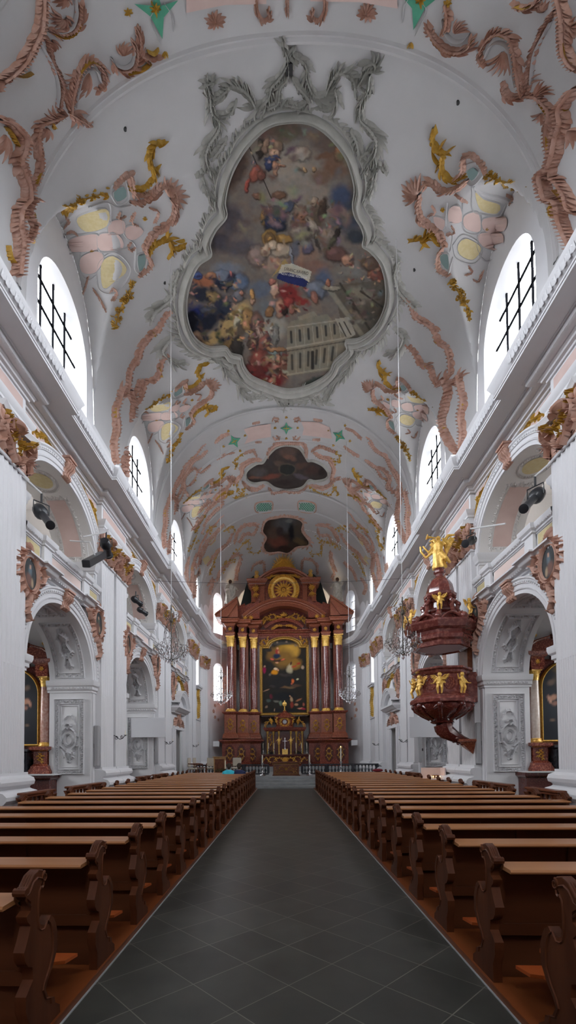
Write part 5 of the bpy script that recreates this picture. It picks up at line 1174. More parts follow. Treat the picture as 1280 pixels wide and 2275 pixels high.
# ---- second and third ceiling paintings
F2 = [(635, 233), (690, 246), (722, 290), (735, 308), (760, 308), (805, 330), (828, 362), (818, 388), (770, 398), (738, 394), (705, 428), (640, 441), (580, 430), (538, 404), (480, 408), (447, 390), (446, 355), (490, 322), (522, 316), (545, 285), (585, 246)]
O2 = [tuple(p) for p in smooth_path(F2, 8, True)]; L2 = np.array([0, 24, 17.2])
t2 = thing('ceiling_painting', 'dark quatrefoil fresco in a thin grey frame in the middle of the vault', 'painting', tuple(L2))
OP2 = [E_(636, 345, 190, 100, 0, (52, 45, 43)), E_(635, 348, 44, 30, 0, (34, 36, 33), .2), E_(640, 262, 60, 30, 0, (70, 56, 50)), E_(650, 290, 40, 16, .3, (88, 62, 50)), E_(500, 360, 50, 30, 0, (64, 60, 58)), E_(560, 380, 60, 16, -.2, (92, 52, 42)), E_(480, 385, 40, 10, 0, (86, 60, 48)), E_(760, 350, 50, 30, 0, (58, 42, 38)), E_(700, 380, 50, 14, .3, (70, 66, 72)), E_(700, 330, 50, 18, -.3, (66, 50, 44)), E_(600, 320, 40, 18, .3, (70, 60, 54)), E_(620, 410, 60, 16, 0, (46, 38, 36)), E_(800, 360, 22, 22, 0, (40, 32, 28)), E_(560, 330, 20, 30, 0, (48, 44, 44)), ('l', 598, 345, 672, 345, 3, (80, 72, 60)), ('e', 636, 346, 46, 32, 0, (66, 58, 50), .12), ('e', 636, 346, 38, 26, 0, (36, 38, 36), .1)]
canvas('fresco', c6(O2), 1.3, lambda X, Y: paint((X-340)*2.1333, (Y-880)*2.1333, (50, 43, 41), OP2, 2, 3, 1.8), offs(vault_pos(.015), L2), t2)
_, OUT2 = ring(c6(O2), 4, .10, 'frame', 'grey_stucco', t2, L2, -.5, FP)
R = Relief(vmap_px, 1)
def S2(pts, w=6, L_=7, side=1): R.scroll_c(c6(pts), w, side, L_, .08, both=True, comb_step=4.5)
S2([(545, 290), (550, 262), (580, 232), (620, 222), (660, 220), (700, 224), (722, 245), (725, 285)], 7, 6, -1); S2([(515, 300), (470, 305), (430, 330), (420, 370), (390, 410)], 7, 8, 1); S2([(760, 265), (790, 285), (830, 300), (855, 340), (850, 390), (880, 390)], 7, 8, -1)
S2([(420, 400), (450, 432), (490, 440), (520, 425)], 7, 7, 1); S2([(545, 430), (570, 455), (620, 448), (650, 452), (700, 450), (730, 425)], 6, 6, 1); S2([(745, 420), (790, 432), (830, 425), (850, 400)], 7, 7, 1); S2([(430, 270), (470, 258), (490, 280)], 5, 5); S2([(750, 260), (790, 240), (830, 250), (860, 262)], 5, 5)
R.build('salmon_scrollwork', 'salmon_pale', t2, L2)
R = Relief(vmap_px, 1)
for p in ([(400, 340), (390, 310), (420, 275), (440, 268)], [(390, 480), (420, 470), (430, 440)], [(390, 400), (400, 440), (440, 480)], [(850, 260), (880, 280), (880, 310), (850, 305)], [(820, 470), (850, 460), (860, 430), (880, 470)], [(745, 430), (790, 460), (830, 470)]): R.berries(c6(p), 2.4, 26, .05, 2.3)
R.build('gilded_garland', 'ochre', t2, L2)
F3 = [(540, 592), (585, 580), (625, 574), (680, 582), (708, 602), (704, 640), (738, 690), (728, 708), (680, 714), (640, 742), (600, 736), (545, 738), (526, 708), (540, 670), (522, 640)]
O3 = [tuple(p) for p in smooth_path(F3, 8, True)]; L3 = np.array([0, 31, 17])
t3 = thing('ceiling_painting', 'small dark fresco in a ragged salmon frame directly above the high altar', 'painting', tuple(L3))
OP3 = [E_(640, 610, 90, 50, 0, (62, 64, 66)), E_(690, 640, 50, 60, 0, (58, 52, 46)), E_(655, 640, 20, 50, 0, (24, 24, 28)), E_(590, 690, 60, 36, .2, (84, 44, 34)), E_(570, 650, 40, 36, 0, (66, 52, 44)), E_(700, 690, 40, 20, .4, (74, 60, 40)), E_(620, 720, 50, 14, 0, (44, 30, 26)), E_(600, 640, 20, 28, 0, (50, 40, 40)), E_(645, 590, 20, 10, 0, (84, 82, 78))]
canvas('fresco', c6(O3), 1.2, lambda X, Y: paint((X-340)*2.1333, (Y-880)*2.1333, (48, 38, 32), OP3, 2, 3, 2.0), offs(vault_pos(.02), L3), t3)
R = Relief(vmap_px, 1); P3 = np.array(c6(O3)); cn = P3.mean(0); Q3 = cn+(P3-cn)*1.05; R.ribbon(Q3, 5, .08, closed=True, raw=True)
T = np.roll(Q3, -1, 0)-np.roll(Q3, 1, 0); N_ = np.stack([-T[:, 1], T[:, 0]], 1); N_ /= np.linalg.norm(N_, axis=1)[:, None]; R.comb(Q3, N_, -1, 9, 5, 4.5, .08, lean=1.0); R.comb(Q3, N_, 1, 4, 3, 5, .06)
R.build('salmon_frame', 'salmon_pale', t3, L3)
# ---- sanctuary vault garlands
t = orn('green and gold vine garlands around the small fresco over the altar', 'stucco garland', 'vine_garland'); R = Relief(vmap_px, 1)
for p in ([(780, 670), (800, 700), (800, 740), (770, 750), (740, 740)], [(830, 690), (860, 700), (880, 720)], [(390, 750), (420, 710), (450, 690), (460, 740), (500, 740), (515, 720)], [(330, 830), (345, 800), (385, 770)], [(1030, 590), (1060, 620), (1068, 660)], [(1100, 680), (1104, 705)]): R.berries(c6(p), 2.6, 30, .05, 2.4)
for p in ([(562, 1310), (590, 1300)], [(505, 1290), (515, 1320)]): pass
R.build('gilded_vines', 'ochre', t)
R = Relief(vmap_px, 1)
def S7(pts, w=5, L_=6, side=1): R.scroll_c(c6(pts), w, side, L_, .07, both=True, comb_step=4.5)
S7([(385, 700), (400, 650), (430, 615), (490, 610), (480, 650), (440, 655), (410, 690)], 6, 6); S7([(770, 610), (830, 618), (860, 650), (880, 690), (870, 700)], 6, 6, -1); S7([(780, 620), (790, 655), (830, 660), (845, 690)], 5, 5)
S7([(465, 830), (480, 800), (520, 790), (530, 830)], 5, 5); S7([(705, 830), (710, 780), (745, 775), (775, 800), (780, 840)], 5, 5); S7([(365, 770), (400, 750), (415, 770), (400, 830), (395, 870)], 8, 7); S7([(840, 730), (845, 780), (860, 830), (850, 860)], 8, 7, -1)
S7([(240, 560), (280, 510), (340, 470), (350, 430)], 9, 6); S7([(260, 540), (300, 500), (330, 510), (280, 560), (250, 600), (230, 650)], 5, 5); S7([(910, 420), (950, 440), (1000, 420), (1010, 400)], 9, 6, -1); S7([(920, 430), (960, 480), (1000, 520), (1020, 560)], 5, 5)
S7([(200, 790), (215, 830), (190, 880), (185, 930)], 8, 6); S7([(1060, 770), (1075, 830), (1080, 880), (1090, 930)], 8, 6, -1); S7([(255, 900), (285, 870), (270, 935)], 7, 5); S7([(985, 860), (1010, 900), (1000, 935)], 7, 5)
R.build('salmon_scrollwork', 'salmon_pale', t)
t = orn('pair of green trellis panels in pale scroll frames on the rib before the altar', 'trellis panel', 'trellis_panel')
R = Relief(vmap_px, 1); RF = Relief(vmap_px, 1)
for pl_ in ([(485, 512), (520, 500), (565, 502), (562, 545), (530, 552), (488, 548)], [(690, 500), (730, 498), (770, 512), (768, 550), (730, 552), (692, 540)]):
    P_ = c6(pl_); xs_ = [p[0] for p in P_]; ys_ = [p[1] for p in P_]; RF.ribbon(P_, 3, .05, closed=True, step=3)
    for k in range(-6, 18):
        for sg in (1, -1):
            a = (xs_[0]+k*5-12, min(ys_)); pts = [(a[0]+sg*q*.9, a[1]+q) for q in np.linspace(0, max(ys_)-min(ys_), 8)]; pts = [p for p in pts if inpoly(np.array([p[0]]), np.array([p[1]]), P_)[0]]
            if len(pts) > 2: R.ribbon(pts, 1.5, .03, raw=True, taper=False)
R.build('green_lattice', 'green_plaster', t); RF.build('scroll_frame', 'salmon_pale', t)
for sg, w in ((1, 'left'), (-1, 'right')):
    t = orn('salmon scrolls and gold vines on the %s flank of the sanctuary vault' % w, 'stucco ornament', 'flank_ornament'); fx = lambda pts: c6([((x if sg > 0 else 1268-x), y) for x, y in pts]); R = Relief(vmap_px, 1)
    for pts in ([(222, 765), (245, 705), (290, 655), (332, 612)], [(255, 805), (298, 745), (350, 700), (375, 655)], [(180, 640), (215, 600), (235, 570)], [(300, 880), (320, 830), (360, 790)], [(210, 560), (240, 520), (270, 500)], [(170, 760), (160, 830), (165, 900)]): R.scroll_c(fx(pts), 5, sg, 6, .07, both=True, comb_step=4.5)
    R.build('salmon_scrollwork', 'salmon_pale', t); R = Relief(vmap_px, 1)
    for pts in ([(265, 850), (290, 785), (315, 730)], [(250, 645), (300, 612)], [(205, 660), (195, 700), (170, 730)], [(340, 640), (370, 620), (390, 640)]): R.berries(fx(pts), 2.6, 22, .05, 2.3)
    R.build('gilded_vines', 'ochre', t); R = Relief(vmap_px, 1)
    for c_ in ((275, 690), (250, 780)): R.field(fx([(c_[0]-18, c_[1]-8), (c_[0]+10, c_[1]-26), (c_[0]+22, c_[1]-6), (c_[0]-4, c_[1]+20)]), .03, 1)
    R.build('yellow_field', 'yellow_plaster', t)

# ------------------------------------------------------------------ shared sculpture helpers
def plane_map(Y, sgn=-1):
    def f(uv): uv = np.asarray(uv, float); return np.stack([uv[:, 0], np.full(len(uv), Y), uv[:, 1]], 1), np.tile([0., float(sgn), 0.], (len(uv), 1))
    return f
def xplane_map(X, s):
    def f(uv): uv = np.asarray(uv, float); return np.stack([np.full(len(uv), X), uv[:, 0], uv[:, 1]], 1), np.tile([-s, 0., 0.], (len(uv), 1))
    return f
def molded(mb, x0, x1, yf, yb, prof):
    rings = []
    for (cx_, dx, cy_, dy) in ((x0, -1, yb, 0), (x0, -1, yf, -1), (x1, 1, yf, -1), (x1, 1, yb, 0)): rings.append([(cx_+dx*o, cy_+dy*o, z) for o, z in prof])
    mb.loft(rings, False); n = len(prof); 
    mb.add([rings[0][0], rings[1][0], rings[2][0], rings[3][0]], [(0, 1, 2, 3)]); mb.add([rings[0][-1], rings[1][-1], rings[2][-1], rings[3][-1]], [(3, 2, 1, 0)]); return mb
def fused(mb, name, m, parent, vox):
    """one continuous sculpted surface"""
    o = mb.build(name, m, None); md = o.modifiers.new('r', 'REMESH'); md.mode = 'VOXEL'; md.voxel_size = vox
    md2 = o.modifiers.new('s', 'SMOOTH'); md2.iterations = 2; md2.factor = .5
    dg = bpy.context.evaluated_depsgraph_get(); me = bpy.data.meshes.new_from_object(o.evaluated_get(dg)); bpy.data.objects.remove(o)
    me.polygons.foreach_set('use_smooth', [True]*len(me.polygons)); me.name = name; o = bpy.data.objects.new(name, me); C.objects.link(o); o.parent = parent
    if not len(me.materials): me.materials.append(MAT[m])
    return o
def robed(mb, h, ph=0, lean=0., r=.17, fold=.16):
    """robed standing body of height h (feet at 0), facing -y"""
    rings = []; N = 28
    P = [(0, 1.25), (.05, 1.3), (.2, 1.12), (.38, 1.0), (.5, 1.02), (.58, .86), (.66, .92), (.76, 1.05), (.81, .95), (.84, .5), (.865, .30), (.88, .28)]
    for q, k in P:
        z = q*h; cx_ = lean*h*math.sin(q*PI)*.5; ring = []
        for j in range(N):
            a = 2*PI*j/N; f = 1+fold*(1-q)*math.sin(7*a+ph+q*4)*(q < .8)+.05*math.sin(13*a+q*9)*(q < .8)
            ring.append((cx_+r*h*k*f*math.cos(a), r*h*k*f*.72*math.sin(a), z))
        rings.append(ring)
    mb.loft(rings, True, True, True); mb.ball((lean*h*.15, -.01*h, .935*h), .062*h, sz=1.25, n=12, m=8)
    mb.ball((lean*h*.15, -.062*h, .925*h), .012*h, n=6, m=4)
    return mb
def limb(mb, pts, r0, r1): n = len(pts); return mb.tube(pts, [r0+(r1-r0)*i/(n-1) for i in range(n)], 8)
def wing(mb, root, tip, up, wd, n=9):
    root = Vector(root); tip = Vector(tip); up = Vector(up)
    for i in range(n):
        q = i/(n-1); a = root.lerp(tip, .15+.45*q); b = root.lerp(tip, .35+.65*q)-up*(wd*(1.25-.9*q)); limb(mb, [a, a.lerp(b, .5)+Vector((0, .01, 0)), b], wd*.16, wd*.05)
    limb(mb, [root, root.lerp(tip, .5)+up*wd*.35, tip], wd*.2, wd*.08); return mb
def putto(name, label, loc, rz, h, m='gold', wings=True, pose=0, vox=None, group=None):
    t = thing(name, label, 'figure', loc, rz, group); mb = MB()
    limb(mb, [(0, 0, .5*h), (0, -.01*h, .62*h), (0, 0, .76*h)], .125*h, .115*h); mb.ball((0, -.02*h, .9*h), .105*h, sz=1.1); mb.ball((0, -.12*h, .88*h), .02*h); limb(mb, [(0, 0, .74*h), (0, 0, .84*h)], .06*h, .05*h)
    for k in (-1, 1):
        limb(mb, [(k*.06*h, 0, .5*h), (k*.10*h, -.12*h*(1 if k == 1 or pose else .2), .28*h), (k*.08*h, -.02*h, .03*h)], .085*h, .045*h); limb(mb, [(k*.08*h, -.02*h, .03*h), (k*.08*h, -.11*h, .02*h)], .04*h, .03*h)
        e = (k*.27*h, -.08*h, (.66 if (k == pose or pose == 2) else .5)*h); hd = (k*.38*h, -.16*h, (.86 if (k == pose or pose == 2) else .48)*h)
        limb(mb, [(k*.11*h, 0, .72*h), e, hd], .05*h, .03*h); mb.ball(hd, .035*h)
    limb(mb, [(-.14*h, -.05*h, .5*h), (0, -.12*h, .47*h), (.15*h, -.03*h, .55*h), (.25*h, .05*h, .5*h)], .05*h, .05*h)
    fused(mb, 'body', m, t, vox or h/36)
    if wings:
        for k in (-1, 1): w_ = MB(); wing(w_, (k*.05*h, .08*h, .72*h), (k*.42*h, .12*h, .9*h), (0, 0, 1), .22*h, 6); w_.build('wing', m, t, smooth=True)
    return t
def corinth(mb, c, r, h, n=8):
    """leafy column capital: bell, two rows of leaves, corner volutes, abacus"""
    x, y, z = c; mb.lathe([(r*.95, 0), (r*.95, h*.05), (r*1.0, h*.5), (r*1.25, h*.85), (r*1.3, h*.9)], c, 16)
    for row, (z0, hh, ln, off) in enumerate(((.03, .42, .35, 0), (.25, .48, .5, .5))):
        for k in range(n):
            a = 2*PI*(k+off)/n; u = Vector((math.cos(a), math.sin(a), 0)); sd = Vector((-u.y, u.x, 0)); p0 = Vector((x, y, z+z0*h))+u*r*1.0; w_ = r*.42; vs = []
            for i in range(5):
                q = i/4; p = p0+Vector((0, 0, hh*h*math.sin(q*1.9)))+u*(r*ln*q*q); ww = w_*(1-.15*q)*(1 if i < 4 else .4); vs += [p-sd*ww, p+u*r*.14, p+sd*ww]
            mb.add(vs, [(3*i+j, 3*i+j+1, 3*i+j+4, 3*i+j+3) for i in range(4) for j in (0, 1)])
    for k in range(4):
        a = PI/4+k*PI/2; u = Vector((math.cos(a), math.sin(a), 0)); p = Vector((x, y, z+h*.78))+u*r*1.35; mb.ball(tuple(p), r*.26, n=8, m=6); limb(mb, [Vector((x, y, z+h*.5))+u*r*.9, p], r*.12, r*.12)
    q = r*1.45; rings = []
    for zz, o in ((h*.9, 0), (h*.94, .1*r), (h, .1*r)):
        ring = []
        for k in range(4):
            a = PI/4+k*PI/2; b = a+PI/2
            for i in range(6):
                t_ = i/6; px_ = (1-t_)*math.cos(a)+t_*math.cos(b); py_ = (1-t_)*math.sin(a)+t_*math.sin(b); kk = (q+o)*1.3*(1-.18*math.sin(PI*t_)); ring.append((x+px_*kk, y+py_*kk, z+zz))
        rings.append(ring)
    mb.loft(rings, True, True, True); return mb
def column(t, c, r, z0, z1, shaft_m, capm='gold', base_h=.22, cap_h=.75):
    x, y = c; mb = MB(); n = 24
    mb.lathe([(r*1.0, z0+base_h), (r*1.02, z0+base_h+(z1-z0)*.3), (r*.98, z0+(z1-z0)*.6), (r*.87, z1-cap_h)], (x, y, 0), n); sh_ = mb.build('column', shaft_m, t, smooth=True)
    mb = MB(); b = base_h; mb.lathe([(r*1.42, z0), (r*1.42, z0+b*.15), (r*1.5, z0+b*.25), (r*1.45, z0+b*.42), (r*1.2, z0+b*.5), (r*1.15, z0+b*.62), (r*1.28, z0+b*.72), (r*1.25, z0+b*.85), (r*1.05, z0+b*.95), (r*1.0, z0+b*1.02)], (x, y, 0), n); mb.build('column_base', 'gold', sh_, smooth=True)
    mb = MB(); corinth(mb, (x, y, z1-cap_h), r*.9, cap_h); mb.build('capital', capm, sh_, smooth=True, angle=50)
# ------------------------------------------------------------------ high altar
KA = 33/1009.6
def ZA(py): return 1.6+(1679.5-py)*KA
def XA(px): return (px-631.5)*KA
AL = thing('high_altar', 'towering red marble high altar with painting and gilded sunburst in the apse', 'altar', (0, 33, .54))
LA0 = np.array([0, 33, .54])
def put(mb, name, m, smooth=False, angle=35, parent=AL): mb.xform(lambda x, y, z: (x, y-33, z-.54)); return mb.build(name, m, parent, smooth=smooth, angle=angle)
mb = MB(); mb.box(-5.2, 5.2, 31.2, 35.2, .54, .70); mb.box(-5.0, 5.0, 31.5, 35.2, .70, .88); put(mb, 'step', 'step_stone')
COLS = [(XA(513.5), 32.35, .255), (XA(540), 32.65, .235), (XA(563.5), 32.95, .225)]
for sg in (-1, 1):
    # lower pedestals
    mb = MB(); Z0, Z1 = .88, ZA(1650)
    for x0, x1, yf in ((4.45, 2.45, 32.05), (2.5, 1.72, 32.45)):
        a, b = sorted((sg*x0, sg*x1)); molded(mb, a, b, yf, 34.5, [(.06, Z0), (.06, Z0+.14), (0, Z0+.2), (0, Z1-.02)])
    put(mb, 'lower_pedestal', 'red_marble')
    mb = MB()
    for x0, x1, yf in ((4.45, 2.45, 32.05), (2.5, 1.72, 32.45)):
        a, b = sorted((sg*x0, sg*x1)); molded(mb, a, b, yf, 34.5, [(.0, Z1-.06), (.05, Z1), (.12, Z1+.05), (.2, Z1+.10), (.24, Z1+.13), (.24, Z1+.2), (.1, Z1+.26), (0, Z1+.27)])
    put(mb, 'pedestal_cornice', 'red_marble', True, 30)
    Z2, Z3 = ZA(1641), ZA(1588)
    mb = MB(); mc = MB()
    for k, (cx_, cy_, r_) in enumerate(COLS):
        x = -sg*cx_; x = sg*abs(cx_); w_ = .42 if k == 0 else .40
        pr = [(.14, Z2), (.14, Z2+.12), (.10, Z2+.2), (.10, Z2+.27), (.03, Z2+.38), (0, Z2+.42), (0, Z3)]
        molded(mb, x-w_, x+w_, cy_-.36, 34.5, pr)
        molded(mc, x-w_, x+w_, cy_-.36, 34.5, [(0, Z3-.02), (.04, Z3), (.05, Z3+.04), (.12, Z3+.08), (.14, Z3+.12), (.14, Z3+.18), (0, Z3+.19)])
    put(mb, 'upper_pedestal', 'red_marble_rough'); put(mc, 'pedestal_moulding', 'red_marble', True, 30)
    # inlaid dark fields with gilded mounts
    mb = MB(); mg = Relief(plane_map(0), .03)
    for (px_, py_, w_, h_, Y_) in ((512, 1673, .28, .48, 32.05), (537, 1674, .26, .46, 32.05), (560, 1674, .26, .44, 32.45)):
        x = sg*abs(XA(px_)); mb.lathe([(.001, -.012), (.98, -.012), (1, 0)], (x, Y_-.004, ZA(py_)), 20, sx=w_*1.25, sy=1, axis='y')
    n0 = len(mb.v)
    mb.v = [((v[0]), v[1], ZA(1673.5)+(v[2]-ZA(1673.5))*.62) for v in mb.v]
    put(mb, 'dark_inlay', 'red_marble_dark')
    for (px_, py_, s_, Y_) in ((512, 1673, 1.15, 32.03), (537, 1675, 1.1, 32.03), (560, 1675, 1.05, 32.43), (513.5, 1610, 1, 31.97), (540, 1612, 1, 32.27), (563.5, 1613, 1, 32.57)):
        x = sg*abs(XA(px_)); z = ZA(py_); R = Relief(plane_map(Y_), .03)
        for q in (-1, 1):
            R.scroll_c([(x, z+.34*s_), (x+q*.14*s_, z+.22*s_), (x+q*.10*s_, z+.02), (x+q*.16*s_, z-.12*s_), (x, z-.36*s_)], .085, q, .10, .06, both=True, comb_step=.05)
        R.fan((x, z+.30*s_), .3, 2.8, 6, 0, .14*s_, .05, .05); R.fan((x, z), 0, 5.6, 8, 0, .11*s_, .05, .06); R.fan((x, z-.30*s_), -2.4, -.7, 4, 0, .12, .04, .05)
        o = R.build('gilded_mount', 'gold', AL, LA0)
    for (cx_, cy_, r_) in COLS:
        x = sg*abs(cx_); tz = ZA(1588)+.19
        # column_* functions place parts relative to the altar
        mbv = thing  # noqa
        def shift(o): o.location = (0, -33, -.54)
        before = set(AL.children)
        column(AL, (x, cy_), r_, tz, ZA(1416), 'mauve_marble')
        for o in set(AL.children)-before: shift(o)
    # dark pilasters and back panels behind the columns
    mb = MB()
    for k, (cx_, cy_, r_) in enumerate(COLS): x = sg*abs(cx_); mb.box(x-.30, x+.36, cy_+.42, 34.6, ZA(1586), ZA(1416))
    put(mb, 'back_pilaster', 'red_marble_rough')
    mb = MB(); a, b = sorted((sg*4.4, sg*1.7)); mb.box(a, b, 34.1, 34.6, ZA(1590), ZA(1380)); put(mb, 'back_panel', 'red_marble_dark')
    # entablature ressaults
    E0 = ZA(1416); mb = MB(); mf = MB(); mc = MB()
    for k, (cx_, cy_, r_) in enumerate(COLS):
        x = sg*abs(cx_); w_ = .30
        molded(mb, x-w_, x+w_, cy_-.28, 34.6, [(0, E0), (0, E0+.10), (.03, E0+.11), (.03, E0+.2), (.07, E0+.26), (.0, E0+.28)])
        molded(mf, x-w_+.02, x+w_-.02, cy_-.26, 34.6, [(0, E0+.27), (0, E0+.72)])
        molded(mc, x-w_, x+w_, cy_-.28, 34.6, [(0, E0+.70), (.06, E0+.76), (.10, E0+.8), (.10, E0+.85), (.26, E0+.92), (.30, E0+.93), (.30, E0+1.02), (.38, E0+1.12), (.38, E0+1.16), (0, E0+1.2)])
        R = Relief(plane_map(cy_-.275), .03); R.fan((x, E0+.5), 0, 5.5, 8, 0, .17, .07, .07); R.fan((x, E0+.5), .3, 5.8, 6, 0, .09, .05, .09); R.build('gilded_rosette', 'gold', AL, LA0)
    put(mb, 'architrave', 'red_marble_rough', True, 30); put(mf, 'frieze', 'red_marble_dark'); put(mc, 'cornice', 'red_marble_rough', True, 30)
    # raking end of the broken pediment
    T = ZA(1376); mb = MB(); yf = 31.85
    xo, xi = sg*(abs(XA(484))), sg*abs(XA(531))
    for k, (dz, oy) in enumerate(((0, 0), (.16, -.08), (.30, -.16), (.40, -.16))): pass
    poly = [(xo, T-.02), (sg*3.05, T-.02), (sg*3.05, T+.25), (xi, ZA(1341)-.05), (xi, ZA(1341)+.14), (sg*3.5, ZA(1345)-.15), (xo, T+.12)]
    mb.prism([(xo, T), (xo, T+.14), (xi, ZA(1340)+.12), (xi, T)], yf+.12, 34.2, 'y')
    mb.prism([(xo, T), (xo, T+.14), (xi, ZA(1340)+.12), (xi, ZA(1340)-.18), (sg*4.0, T)], yf, yf+.2, 'y')
    mb.prism([(xo*1.02, T+.10), (xo*1.02, T+.2), (xi, ZA(1340)+.24), (xi, ZA(1340)+.10)], yf-.12, 34.2, 'y')
    put(mb, 'pediment_end', 'red_marble_rough')
    mb = MB()
    xi2 = sg*2.0
    mb.prism([(xi, T), (xi, ZA(1347)), (sg*2.8, ZA(1341)), (sg*2.78, ZA(1346)), (sg*2.3, ZA(1339)), (sg*2.28, ZA(1343)), (sg*1.75, ZA(1334)), (sg*1.75, T)], 32.45, 34.2, 'y'); put(mb, 'pediment_block', 'red_marble')
# central entablature, arched
mb = MB(); E0 = ZA(1416)
molded(mb, -1.92, 1.92, 33.35, 34.6, [(0, E0+.10), (0, E0+.28), (.05, E0+.3), (.05, E0+.42), (.12, E0+.5), (.12, E0+.56), (.2, E0+.62), (.2, E0+.7), (0, E0+.74)]); put(mb, 'architrave', 'red_marble', True, 30)
def arc_band(mb, xs, zbase, rise, prof, n=30, flat=0):
    rings = []
    for i in range(n+1):
        t = -1+2*i/n; x = xs*t; z = zbase+rise*(1-t*t)
        tx, tz = xs, -2*rise*t; L_ = math.hypot(tx, tz); nx, nz = -tz/L_, tx/L_
        rings.append([(x+nx*w_, y, z+nz*w_) for w_, y in prof])
    return mb.loft(rings, False, True, True)
mb = MB(); arc_band(mb, 2.75, ZA(1376)-.1, 1.15, [(-.1, 34), (-.1, 32.6), (.0, 32.5), (.06, 32.42), (.12, 32.40), (.16, 32.3), (.24, 32.28), (.26, 32.2), (.36, 32.1), (.40, 32.1), (.44, 34)]); put(mb, 'curved_pediment', 'red_marble_rough', True, 30)
mb = MB(); n = 24; mb.prism([(2.6*(-1+2*i/n), ZA(1379)+1.15*(1-(-1+2*i/n)**2)) for i in range(n+1)]+[(2.6, ZA(1393)), (-2.6, ZA(1393))], 33.3, 34, 'y'); put(mb, 'tympanum', 'red_marble_dark')
mb = MB(); arc_band(mb, 1.35, ZA(1393), .55, [(0, 33.4), (0, 33.1), (.1, 33.05), (.14, 33.0), (.2, 33.0), (.22, 33.4)]); put(mb, 'inner_arch', 'red_marble', True)
for sg in (-1, 1):   # gilded tympanum foliage
    R = Relief(plane_map(33.24), .03)
    R.scroll_c([(0, ZA(1372)), (sg*.45, ZA(1366)), (sg*.8, ZA(1372)), (sg*1.25, ZA(1370)), (sg*1.5, ZA(1378)), (sg*1.85, ZA(1384))], .09, sg, .20, .10, both=True, comb_step=.085)
    R.scroll_c([(sg*.5, ZA(1372)), (sg*.75, ZA(1360)), (sg*1.05, ZA(1362)), (sg*1.0, ZA(1370))], .07, sg, .12, .10, both=True, comb_step=.08)
    R.scroll_c([(sg*1.1, ZA(1376)), (sg*1.35, ZA(1366)), (sg*1.6, ZA(1372))], .06, sg, .12, .10, both=True, comb_step=.08); R.build('gilded_foliage', 'gold', AL, LA0)
    R = Relief(plane_map(32.98), .03); R.scroll_c([(0, ZA(1388)), (sg*.4, ZA(1388)), (sg*.85, ZA(1394))], .10, sg, .16, .10, both=True, comb_step=.08); R.build('gilded_foliage', 'gold', AL, LA0)
    R = Relief(plane_map(33.2), .03); R.scroll_c([(sg*1.55, ZA(1436)), (sg*1.7, ZA(1424)), (sg*1.5, ZA(1418)), (sg*1.3, ZA(1424))], .07, -sg, .14, .08, both=True, comb_step=.08); R.scroll_c([(sg*1.75, ZA(1418)), (sg*1.4, ZA(1430)), (sg*1.2, ZA(1412))], .06, sg, .14, .08, both=True, comb_step=.08); R.build('gilded_corner_scroll', 'gold', AL, LA0)
    for px_ in (546, 559): R = Relief(plane_map(32.27), .03); x = sg*abs(XA(px_)); R.fan((x, ZA(1375)), .2, 5.9, 9, 0, .2, .06, .08); R.build('gilded_mount', 'gold', AL, LA0)
R = Relief(plane_map(33.2), .03); R.fan((0, ZA(1364)), .2, 2.94, 7, 0, .34, .1, .12); R.fan((0, ZA(1370)), 3.4, 6.1, 6, 0, .25, .08, .12); R.build('gilded_shell', 'gold', AL, LA0)
R = Relief(plane_map(33.12), .03)
for i in range(40): R.fan((-1.8+3.6*i/39, E0+.46), .5, 2.6, 2, 0, .05, .03, .03)
R.build('gilded_beading', 'gold_dark', AL, LA0)
# central wall around the painting
ft = ZA(1426)
mb = MB(); n = 20
outer_ = [(-1.95, ZA(1590)), (1.95, ZA(1590)), (1.95, E0+.12), (-1.95, E0+.12)]
def pic(k=0):   # outline of the altarpiece: shouldered arch
    w_, s_ = 1.60+k, 1.10+k; zb, zs_, zt = ZA(1582)-k, ZA(1437)+k, ZA(1421)+k
    pts = [(-w_, zb), (w_, zb), (w_, zs_), (s_, zs_)]
    for i in range(1, n): a = PI*i/n; pts.append((s_*math.cos(a), zs_+(zt-zs_+.12)*math.sin(a)))
    return pts+[(-s_, zs_), (-w_, zs_)]
plane_with_holes(mb, outer_, [pic(.16)], lambda x, z: (x, 33.25, z)); put(mb, 'picture_wall', 'red_marble_dark')
mb = MB(); I = pic(0); O = pic(.20); n_ = len(I)
prof = [(0, 33.30), (.0, 33.18), (.15, 33.14), (.3, 33.20), (.55, 33.20), (.75, 33.08), (1, 33.10), (1, 33.3)]
rings = [[(a[0]+(b[0]-a[0])*q, y, a[1]+(b[1]-a[1])*q) for q, y in prof] for a, b in zip(I, O)]; rings.append(rings[0]); mb.loft(rings, False); put(mb, 'gilded_picture_frame', 'gold_dark', True, 40)
def K1(x, y): return (XA(420+x/3.048), ZA(1200+y/3.048))
OPA = []
def A_(x, y, rx, ry, rot, c, so=.5): p = K1(x, y); k = KA/3.048; OPA.append(('e', p[0], p[1], rx*k, ry*k, -rot, c, so))
